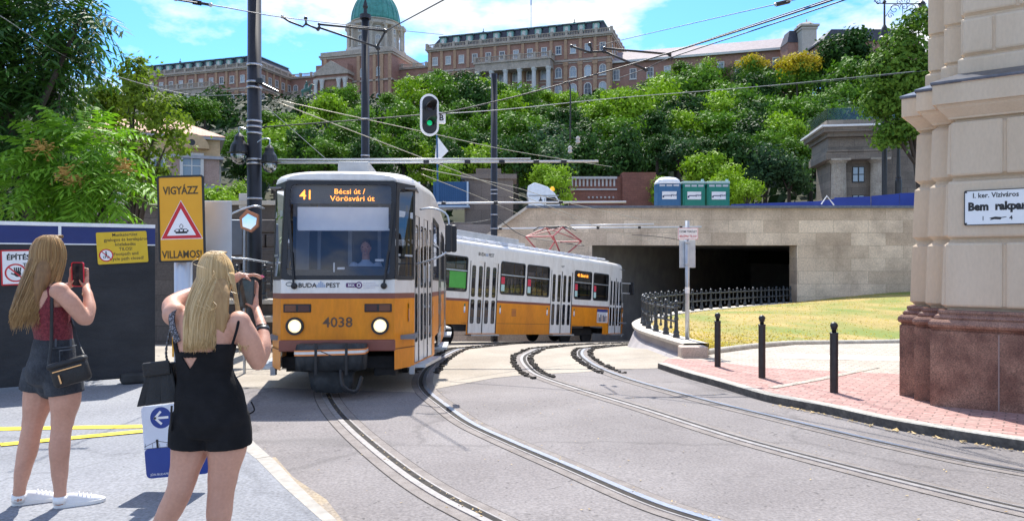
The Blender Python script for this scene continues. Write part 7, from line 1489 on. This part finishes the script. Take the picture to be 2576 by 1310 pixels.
# ---- girl at the left -------------------------------------------------------------
def girl_one():
    Y0 = 4.83; q = lambda u, v, dy=0: P(u, v, Y0 + dy); px = Y0 / FOC
    h = Vector((.60, .80, 0)); r = Vector((.80, -.60, 0)); base = Vector((q(105, 1000).x, Y0, g(Y0) + PZ))
    t = thing('person', 'girl in maroon lace top and dark denim shorts photographing the tram with a red phone', 'person', base)
    mb = MB()
    rings = [(q(129, 945), .150, .115), (q(131, 930), .175, .132), (q(135, 890), .150, .112), (q(135, 852), .128, .098), (q(130, 815), .135, .102), (q(122, 770), .150, .105), (q(115, 735), .150, .085), (q(115, 716), .085, .062), (q(121, 703, .02), .055, .055)]
    limb(mb, [a for a, _, _ in rings], [b for _, b, _ in rings], [c for _, _, c in rings], 24, side=r)
    limb(mb, [q(121, 712, .01), q(126, 680, .03), q(127, 655, .04)], [.052, .048, .05])
    hc = q(126, 642, .05); mb.ball(hc, (.076, .094, .112), 20, X=r, Y=h); face(t, mb, hc, h, r)
    for sx, sh, dy in ((1, q(150, 733, -.10), -.1), (-1, q(72, 728, .12), .12)): mb.ball(sh, .06, 12)
    limb(mb, [q(148, 733, -.10), q(175, 757, -.08), q(207, 797, -.02), q(217, 803, .0)], [.056, .055, .047, .040])
    limb(mb, [q(218, 803, .0), q(224, 775, .05), q(222, 745, .10), q(217, 728, .14)], [.041, .042, .031, .026])
    limb(mb, [q(74, 728, .12), q(70, 757, .16), q(85, 795, .26)], [.05, .046, .038]); limb(mb, [q(85, 795, .26), q(125, 757, .29), q(165, 722, .28)], [.038, .036, .026])
    # legs
    limb(mb, [q(100, 945, .05), q(97, 1000, .05), q(84, 1060, .03), q(79, 1085, .02), q(70, 1130, .02), q(58, 1180, .0), q(50, 1225, -.01), q(47, 1252, -.01)], [.098, .092, .066, .060, .061, .050, .037, .038])
    limb(mb, [q(158, 945, -.06), q(164, 1000, -.06), q(158, 1055, -.05), q(154, 1085, -.05), q(150, 1125, -.06), q(150, 1180, -.06), q(151, 1230, -.05), q(151, 1258, -.05)], [.100, .093, .068, .060, .062, .051, .037, .038])
    # hands on the phone
    c = q(197, 690, .20); X = Vector((.985, .17, 0)); Z = Vector((-.03, 0, 1)).normalized(); Yn = X.cross(Z).normalized()
    w = lambda a, b, d: c + X * a + Z * b + Yn * d
    mb.ball(w(.045, -.055, -.005), (.020, .014, .042), 10, X=X, Y=Yn, Z=(Z + X * .1).normalized()); limb(mb, [q(217, 730, .14), w(.048, -.075, -.005)], [.026, .022])
    fingers(mb, [[w(.050, -.045 + .021 * i, -.006), w(.056, -.028 + .021 * i, -.014), w(.040, -.022 + .021 * i, -.024), w(.012 + .004 * abs(i - 1.5), -.02 + .021 * i, -.022)] for i in range(4)] + [[w(.044, -.085, .010), w(.032, -.072, .022), w(.018, -.050, .020), w(.012, -.038, .016)]])
    mb.ball(w(-.052, -.045, -.008), (.017, .014, .040), 10, X=X, Y=Yn, Z=Z); limb(mb, [q(165, 722, .28), w(-.052, -.07, -.01)], [.026, .022])
    fingers(mb, [[w(-.050, -.05 + .02 * i, -.010), w(-.054, -.02 + .02 * i, -.014), w(-.040, -.008 + .02 * i, -.022), w(-.014, -.005 + .02 * i, -.022)] for i in range(4)] + [[w(-.048, -.08, .006), w(-.038, -.06, .020), w(-.022, -.040, .018)]])
    b = mb.build('body', skin, t, fix=False); remesh(b, .0062, 6); face_parts(t, hc, h, r)
    # maroon top
    zN = lambda v: P(0, v, Y0).z
    def keep(th, p):
        if p.z < zN(860): return False
        bk = abs(((th - 270 + 180) % 360) - 180); fr_ = abs(((th - 90 + 180) % 360) - 180)
        if bk < 62: lim = zN(792) + (bk / 62) ** 2.2 * .13
        elif bk < 78: lim = zN(716)
        elif bk < 115: lim = zN(770)
        elif fr_ < 45: lim = zN(755)
        else: lim = zN(716)
        return p.z < lim
    mm = torso_shell(rings[2:8], r, h, keep, .006, 140, 18); mar = M('maroon_lace', (.13, .008, .018), (.24, .03, .04), scale=70, rough=.7, bump=.6, bscale=120, lo=.4, hi=.6); o = mm.build('tank_top', mar, t, fix=False); o.modifiers.new('s', 'SOLIDIFY').thickness = .004
    # shorts
    den = M('dark_denim', (.016, .019, .026), (.055, .062, .073), scale=7, rough=.9, bump=.3, bscale=150, fine=.3, fscale=120, lo=.35, hi=.7); mb = MB()
    rr = [(q(128, 970), .10, .09), (q(129, 955), .172, .135), (q(130, 930), .186, .142), (q(134, 890), .164, .122), (q(135, 850), .139, .107)]; limb(mb, [a for a, _, _ in rr], [b for _, b, _ in rr], [c_ for _, _, c_ in rr], 24, side=r)
    mb.tube([q(104, 925, .05), q(99, 960, .05), q(96, 980, .05)], [.105, .112, .112], 18); mb.tube([q(155, 925, -.06), q(160, 965, -.06), q(163, 990, -.06)], [.107, .114, .113], 18); o = mb.build('shorts', den, t, fix=False); remesh(o, .008, 3)
    s0 = o; mb = MB()
    for u0, v0, u1, v1 in ((150, 882, 182, 878), (150, 912, 180, 906), (150, 882, 150, 912)): mb.tube([q(u0, v0, -.145), q(u1, v1, -.13)], .004, 4)
    for u, dy in ((140, -.135), (178, -.1)): mb.tube([q(u, 852, dy), q(u, 872, dy)], .007, 4)
    mb.tube([q(101, 872, -.05), q(135, 876, -.13), q(172, 872, -.12), q(192, 868, -.02)], .004, 4); mb.build('seams', M('denim_seam', (.07, .08, .095), rough=.9), s0)
    # shoes and socks
    ws = M('white_canvas', (.78, .78, .78), (.70, .70, .71), scale=20, rough=.7); so = M('white_rubber', (.72, .71, .69), rough=.5); gz = g(Y0) + PZ + .001
    for u, v, dy in ((37, 1272, .0), (142, 1278, -.05)):
        k = q(u, v, dy); shoe(t, Vector((k.x, k.y, gz)), Vector((.86, .5, 0)), .275, ws, so)
    for a, b_ in ((q(48, 1240, -.01), q(47, 1258, 0)), (q(151, 1246, -.05), q(151, 1263, -.05))): mb = MB(); mb.tube([a, b_], [.042, .042], 14); mb.build('sock', white, t, smooth=True)
    # hair
    hm = hairmat('hair_light_brown', (.28, .15, .052), (.40, .235, .09), (.53, .34, .145)); rng = random.Random(12); fill = MB()
    fill.ball(hc + UP * .006 - h * .008, (.082, .100, .116), 16, X=r, Y=h); limb(fill, [hc - h * .05 - UP * .03, q(105, 700, -.06), q(88, 760, -.09), q(78, 790, -.09)], [.075, .07, .055, .03], [.05, .05, .04, .02], side=r)
    hair(hc, h, r, .085, .103, .118, zN(800), 3000, q(90, 0, -.10) - q(127, 0, .0) + Vector((0, 0, 0)) - UP * 0, rng, 126, .0023, .0045, .02, .02, 0).build('hair', hm, t, fix=False, smooth=True); 
    fo = fill.build('hair_underlayer', M('hair_under', (.17, .085, .03), (.26, .14, .05), scale=60, rough=.6, stretch=(1, 1, .1)), t, fix=False); remesh(fo, .012, 6)
    # bracelet
    mb = MB(); p0, p1 = q(220, 741, .105), q(222, 738, .10); mb.tube([p0, p0 + (p0 - p1).normalized() * .006], [.034, .034], 14); mb.build('bracelet', M('bracelet_cord', (.25, .12, .06)), t)
    phone('black phone in a red case held up by the girl in the maroon top', c, X, Z, .074, .162, M('phone_red', (.62, .02, .05), rough=.35))
    # cross body bag
    bc = q(178, 936, -.21); t2 = thing('shoulder_bag', 'small black shoulder bag with gold zip hanging at the hip of the girl in shorts', 'bag', bc); lea = M('black_leather', (.008, .008, .009), (.014, .014, .015), scale=20, rough=.5, bump=.25, bscale=90)
    bx = Vector((.93, .22, .27)).normalized(); bz = (UP - bx * bx.z).normalized(); by = bz.cross(bx); mb = MB(); mb.box(bc, (.215, .075, .150), X=bx, Y=by, Z=bz, ch=.025); mb.box(bc + bz * .065 - by * .006, (.225, .085, .04), X=bx, Y=by, Z=bz, ch=.018); mb.build('bag_body', lea, t2, smooth=True)
    mb = MB(); mb.box(bc + bz * .030 - by * .042 , (.17, .006, .007), X=bx, Y=by, Z=bz); mb.box(bc - bx * .055 - bz * .022 - by * .042, (.009, .006, .055), X=bx, Y=by, Z=bz); mb.tube([bc - bx * .11 + bz * .06, bc - bx * .112 + bz * .075], .008, 8); mb.build('zip', M('gold_metal', (.8, .5, .25), rough=.25, metal=1), t2)
    def strap(pts, w_=.011):
        mb = MB(); p = spline(pts, 6); mb.tube(p, [w_] * len(p), 6, side=(1, 0, 0), ry=[.004] * len(p)); mb.build('strap', lea, t2, smooth=True)
    strap([bc - bx * .11 + bz * .07, q(129, 860, -.15), q(130, 790, -.145), q(131, 740, -.13), q(134, 716, -.07), q(140, 712, -.02), q(146, 730, .07)]); strap([bc + bx * .10 + bz * .08, q(196, 860, -.11), q(186, 825, -.06), q(178, 800, .03), q(160, 760, .09)], .008)
girl_one()
# ---- girl in front ----------------------------------------------------------------
def girl_two():
    Y0 = 3.9; q = lambda u, v, dy=0: P(u, v, Y0 + dy); h = Vector((.22, .975, 0)).normalized(); r = Vector((h.y, -h.x, 0)); zN = lambda v: P(0, v, Y0).z
    base = Vector((q(505, 1000).x, Y0, g(Y0) + PZ)); t = thing('person', 'blonde girl in a black open backed romper seen from behind, photographing the tram', 'person', base); mb = MB()
    rings = [(q(529, 1055), .160, .12), (q(530, 1045), .180, .130), (q(526, 1005), .178, .128), (q(517, 945), .142, .105), (q(514, 905), .148, .108), (q(515, 860), .165, .112), (q(518, 810), .172, .098), (q(524, 782, .01), .110, .075), (q(532, 764, .02), .056, .056)]
    limb(mb, [a for a, _, _ in rings], [b for _, b, _ in rings], [c for _, _, c in rings], 26, side=(r - UP * .12).normalized())
    limb(mb, [q(530, 770, .02), q(538, 735, .04), q(541, 705, .05)], [.054, .050, .052]); hc = q(543, 690, .06); tilt = R(6); hs = (r - UP * .1).normalized()
    mb.ball(hc, (.078, .098, .115), 20, X=hs, Y=h, Z=hs.cross(h)); face(t, mb, hc, h, hs)
    mb.ball(q(440, 790, .0), .064, 12); mb.ball(q(600, 812, -.02), .064, 12)
    limb(mb, [q(440, 788, 0), q(432, 768, .10), q(455, 752, .22), q(500, 735, .33)], [.056, .050, .046, .04]); limb(mb, [q(500, 735, .33), q(560, 712, .36), q(598, 697, .35)], [.040, .036, .026])
    limb(mb, [q(598, 812, -.02), q(622, 850, .0), q(643, 895, .04), q(648, 910, .05)], [.064, .062, .053, .046]); limb(mb, [q(648, 908, .05), q(660, 878, .10), q(662, 842, .16), q(656, 812, .22)], [.047, .048, .036, .028])
    limb(mb, [q(487, 1065, 0), q(480, 1120, .0), q(463, 1190, -.02), q(452, 1232, -.03), q(432, 1275, -.02), q(405, 1325, .0), q(378, 1375, .03), q(366, 1398, .04)], [.104, .098, .074, .066, .064, .053, .037, .04])
    limb(mb, [q(572, 1065, 0), q(572, 1120, 0), q(562, 1190, .0), q(556, 1240, .0), q(552, 1285, .0), q(549, 1335, .02), q(547, 1385, .04), q(546, 1403, .04)], [.108, .102, .078, .068, .067, .054, .038, .04])
    c = q(620, 738, .36); X = Vector((.95, .28, -.05)).normalized(); Z = Vector((.03, .05, 1)); Z = (Z - X * Z.dot(X)).normalized(); Yn = X.cross(Z).normalized(); w = lambda a, b, d: c + X * a + Z * b + Yn * d
    mb.ball(w(.052, -.055, .0), (.020, .016, .045), 10, X=X, Y=Yn, Z=Z); limb(mb, [q(656, 812, .22), w(.058, -.085, .0)], [.027, .023])
    fingers(mb, [[w(.054, -.05 + .022 * i, -.004), w(.058, -.02 + .022 * i, -.012), w(.050, .004 + .022 * i, -.020), w(.018, .008 + .02 * i, -.022)] for i in range(4)] + [[w(.050, -.09, .012), w(.036, -.075, .024), w(.014, -.062, .022), w(.0, -.058, .016)]], .0092)
    mb.ball(w(-.012, .103, -.004), (.040, .022, .014), 10, X=X, Y=Yn, Z=Z); limb(mb, [q(598, 697, .35), w(-.045, .105, -.004)], [.026, .020])
    fingers(mb, [[w(.015, .108, .016 - .014 * i), w(.045, .110 - .002 * i, .016 - .014 * i), w(.066 - .004 * abs(i - 1), .106 - .003 * i, .014 - .014 * i), w(.082 - .006 * abs(i - 1), .100 - .004 * i, .012 - .014 * i)] for i in range(4)] + [[w(-.01, .096, .022), w(.010, .084, .028), w(.022, .074, .024)]], .0088)
    b = mb.build('body', skin, t, fix=False); remesh(b, .0062, 6); face_parts(t, hc, h, r)
    mb = MB()
    for i in range(4): mb.ball(w(.085 - .006 * abs(i - 1), .104 - .004 * i, .012 - .014 * i), (.009, .006, .004), 6, X=X, Y=Yn, Z=Z)
    mb.build('nails', M('pink_nails', (.75, .12, .25), rough=.2), t)
    # romper
    blk = M('black_cotton', (.0075, .0078, .009), (.014, .014, .016), scale=9, rough=.92, bump=.7, bscale=9, spec=.25)
    def keep(th, p):
        u = 1288 + FOC * p.x / p.y; v = 655 - FOC * (p.z - CAMZ) / p.y
        bk = abs(((th - 270 + 180) % 360) - 180)
        if bk > 100: return v > 800                                           # front
        if v > 930: return not (((u - 493) / 1.05) ** 2 < 0)
        # band across the back, hole under it, straps at both sides
        if 886 < v < 899 and 440 < u < 600: return True
        lft = 428 + max(0, (v - 780)) * .12 ; edge_l = 429 + max(0, v - 800) * .22; edge_r = 604 - (v - 800) * .18 if v < 866 else 545 - (v - 866) * .62
        if v > 899: return not (458 < u < 496 and v < 899 + 30 * (1 - abs(u - 477) / 19.0))
        return u < edge_l or u > edge_r
    mm = torso_shell(rings[2:8], (r - UP * .12).normalized(), h, keep, .007, 240, 26); o = mm.build('romper_top', blk, t, fix=False); o.modifiers.new('s', 'SOLIDIFY').thickness = .005
    mb = MB(); rr = [(q(527, 1098), .09, .08), (q(528, 1085), .175, .138), (q(530, 1050), .203, .152), (q(527, 1005), .190, .139), (q(517, 945), .153, .115), (q(516, 925), .150, .112)]; limb(mb, [a for a, _, _ in rr], [b_ for _, b_, _ in rr], [c_ for _, _, c_ in rr], 26, side=(r - UP * .05).normalized())
    mb.tube([q(488, 1040), q(484, 1085), q(481, 1122)], [.112, .118, .116], 20); mb.tube([q(571, 1040), q(573, 1085), q(575, 1122)], [.114, .122, .121], 20); o = mb.build('romper_shorts', blk, t, fix=False); remesh(o, .008, 3)
    def ptube(name, pts, w_, m, ry=.004, parent=t, sd=(1, 0, 0)):
        mb = MB(); p = spline(pts, 6); mb.tube(p, [w_] * len(p), 8, side=sd, ry=[ry] * len(p)); return mb.build(name, m, parent, smooth=True)
    ptube('shoulder_strap', [q(447, 860, -.09), q(433, 815, -.075), q(434, 785, -.055), q(446, 772, -.02), q(458, 772, .05)], .017, M('sequin_black', (.03, .028, .035), (.30, .29, .33), scale=120, rough=.25, lo=.5, hi=.6))
    ptube('shoulder_strap', [q(580, 880, -.10), q(594, 835, -.095), q(600, 805, -.07), q(596, 790, -.02), q(590, 792, .05)], .007, blk)
    ptube('side_tie', [q(632, 1010, -.02), q(640, 1030, -.03), q(628, 1040, -.03)], .004, blk)
    # hair
    hm = hairmat('hair_blonde', (.46, .29, .12), (.60, .41, .185), (.72, .53, .28)); rng = random.Random(31); fill = MB(); fill.ball(hc + UP * .006 - h * .01, (.079, .098, .115), 16, X=hs, Y=h, Z=hs.cross(h))
    limb(fill, [hc - h * .04 - UP * .02, q(542, 745, -.055), q(541, 800, -.085), q(540, 840, -.09)], [.07, .075, .075, .06], [.045, .028, .015, .008], side=(1, 0, 0))
    hm_ = hair(hc, h, hs, .081, .102, .119, zN(866), 3600, Vector((.010, -.05, 0)), rng, 118, .0021, .0028, -.10, .10, .08, .010, .07)
    for k in range(46):          # long locks in front of the right shoulder
        a = rng.uniform(-1, 1); s_ = [hc + hs * (.088 + .004 * a) + UP * .02 + h * (.02 * a), q(592 + 4 * a, 740, .04), q(600 + 5 * a, 790, .0), q(607 + 8 * a, 840, -.04), q(612 + 12 * a + rng.gauss(0, 3), 868 + rng.gauss(0, 9), -.05)]; p = spline(s_, 4); hm_.tube(p, [.0045 * (1 - .7 * i / len(p)) for i in range(len(p))], 4)
    for k in range(12):          # stray hairs catching the light
        u = rng.uniform(490, 600); v = rng.uniform(650, 820); a = q(u, v, -.15); p = spline([a, a + Vector((rng.uniform(-.03, .04), -.02, rng.uniform(-.03, .03))), a + Vector((rng.uniform(-.05, .06), -.015, rng.uniform(-.08, .0)))], 4); hm_.tube(p, .0012, 3)
    hm_.build('hair', hm, t, fix=False, smooth=True); fo = fill.build('hair_underlayer', M('hair_under_blonde', (.30, .17, .065), (.42, .26, .11), scale=60, rough=.6, stretch=(1, 1, .1)), t, fix=False); remesh(fo, .012, 6)
    mb = MB(); p0, p1 = q(661, 826, .19), q(662, 836, .175); mb.tube([p0, p1], [.037, .038], 16); mb.tube([q(660, 822, .195), q(660, 824, .192)], [.036, .036], 16); mb.build('hair_tie', black, t, smooth=True)
    gz = g(Y0) + PZ + .001; ws = MATS['white_canvas']; so = MATS['white_rubber']
    for u, dy in ((358, -.04), (543, -.05)): k = q(u, 1400, dy); shoe(t, Vector((k.x, k.y, gz)), Vector((.35, .93, 0)), .265, ws, so)
    phone('dark phone held upright by the blonde girl in black', c, X, Z, .078, .165, M('phone_black', (.012, .012, .014), rough=.3))
    # pleated black bag
    bc = q(402, 965, -.02); lea = MATS['black_leather']; t2 = thing('handbag', 'pleated black handbag on a chain strap beside the blonde girl', 'bag', bc); mb = MB(); X2 = Vector((.97, .2, .1)).normalized()
    for k in range(5):
        a = -.068 + k * .034; mb.add([q0 for q0 in [bc + X2 * (a * .62 - .008) + UP * .105 + Vector((0, -.02, 0)), bc + X2 * (a * .62 + .020) + UP * .105 + Vector((0, -.02, 0)), bc + X2 * (a * 1.15 + .030) - UP * .10 + Vector((0, -.035 - .01 * (k % 2), 0)), bc + X2 * (a * 1.15 - .014) - UP * .10 + Vector((0, -.05, 0)), bc + X2 * (a * .62 - .008) + UP * .105 + Vector((0, .04, 0)), bc + X2 * (a * .62 + .020) + UP * .105 + Vector((0, .04, 0)), bc + X2 * (a * 1.15 + .030) - UP * .10 + Vector((0, .07, 0)), bc + X2 * (a * 1.15 - .014) - UP * .10 + Vector((0, .07, 0))]], [(0, 1, 2, 3), (7, 6, 5, 4), (0, 4, 5, 1), (1, 5, 6, 2), (2, 6, 7, 3), (3, 7, 4, 0)])
    mb.build('bag_body', lea, t2, bevel=.006); mb = MB(); mb.box(bc + UP * .085 - Vector((0, .035, 0)), (.135, .02, .075), X=X2, Y=Vector((-X2.y, X2.x, 0)).normalized(), ch=.012); mb.build('flap', lea, t2)
    mb = MB(); pts = spline([bc + UP * .10 + X2 * .04, q(418, 880, -.03), q(432, 815, -.05), q(444, 776, -.02), q(455, 768, .04)], 9)
    for i in range(len(pts) - 1): mb.ball((pts[i] + pts[i + 1]) / 2, (.0075, .004, .011) if i % 2 else (.004, .0075, .011), 6)
    mb.build('chain_strap', M('gunmetal', (.12, .12, .13), rough=.3, metal=.9), t2)
    mb = MB(); mb.tube([q(432, 1020, -.1), q(430, 1060, -.1), q(428, 1082, -.1)], [.006, .006, .011], 6); mb.build('tassel', lea, t2)
girl_two()
# ---- tram driver -------------------------------------------------------------------
def driver():
    T = lambda x, y, z: TM1 @ Vector((x, y, z)); x0 = L1 / 2 - .95; fw = (T(1, 0, 0) - T(0, 0, 0)).normalized(); sd = (T(0, 1, 0) - T(0, 0, 0)).normalized(); base = T(x0, .25, .85)
    t = thing('person', 'tram driver in a pale blue shirt sitting behind the windscreen', 'person', base); mb = MB(); c = T(x0, .25, 2.10)
    mb.ball(c, (.076, .092, .112), 18, X=sd, Y=fw); face(t, mb, c, fw, sd); limb(mb, [c - UP * .06, c - UP * .20], [.055, .06])
    for s in (-1, 1): limb(mb, [c + sd * (.26 * s) - UP * .58 + fw * .12, c + sd * (.2 * s) - UP * .50 + fw * .32, c + sd * (.14 * s) - UP * .48 + fw * .42], [.038, .032, .03]); fingers(mb, [[c + sd * (.14 * s + .018 * (k - 1.5)) - UP * .48 + fw * .42, c + sd * (.13 * s + .018 * (k - 1.5)) - UP * .46 + fw * .48, c + sd * (.13 * s + .018 * (k - 1.5)) - UP * .49 + fw * .50] for k in range(4)] + [[c + sd * (.10 * s) - UP * .48 + fw * .41, c + sd * (.08 * s) - UP * .46 + fw * .45]])
    o = mb.build('body', skin, t, fix=False); remesh(o, .008, 4); face_parts(t, c, fw, sd)
    mb = MB(); limb(mb, [c - UP * .85, c - UP * .55, c - UP * .32, c - UP * .21], [.17, .17, .19, .08], [.12, .12, .10, .07], 20, side=sd)
    for s in (-1, 1): limb(mb, [c + sd * (.18 * s) - UP * .28, c + sd * (.24 * s) - UP * .45, c + sd * (.25 * s) - UP * .57 + fw * .1], [.07, .058, .05])
    o = mb.build('shirt', M('pale_blue_shirt', (.45, .52, .68), (.52, .6, .75), scale=8, rough=.8), t, fix=False); remesh(o, .01, 4)
    mb = MB(); mb.ball(c + UP * .03 - fw * .02, (.082, .096, .10), 14, X=sd, Y=fw); mb.build('hair', M('short_brown_hair', (.10, .06, .04), (.16, .10, .06), scale=40, rough=.6), t, smooth=True)
    mb = MB(); limb(mb, [c - UP * .86 - fw * .02, c - UP * .9 + fw * .4, c - UP * 1.2 + fw * .45], [.12, .09, .07]); o = mb.build('trousers', M('navy_trousers', (.02, .025, .05), rough=.9), t, fix=False)
    s_ = thing('driver_seat', 'dark driver seat inside the nearer tram cab', 'seat', base); mb = MB(); mb.box(T(x0 - .05, .25, 1.12), (.5, .5, .12), X=fw, Y=sd, ch=.04); mb.build('cushion', t_dk, s_); mb = MB(); mb.box(T(x0 - .22, .25, 1.5), (.1, .48, .75), X=fw, Y=sd, ch=.04); mb.build('backrest', t_dk, s_); mb = MB(); mb.tube([T(x0 - .05, .25, .82), T(x0 - .05, .25, 1.1)], .06, 8); mb.build('pedestal', t_dk, s_)
driver()
# drop unused prototypes
for k, (t, used_) in PROTO.items():
    if not used_:
        for c in children(t): D.objects.remove(c)
        D.objects.remove(t)
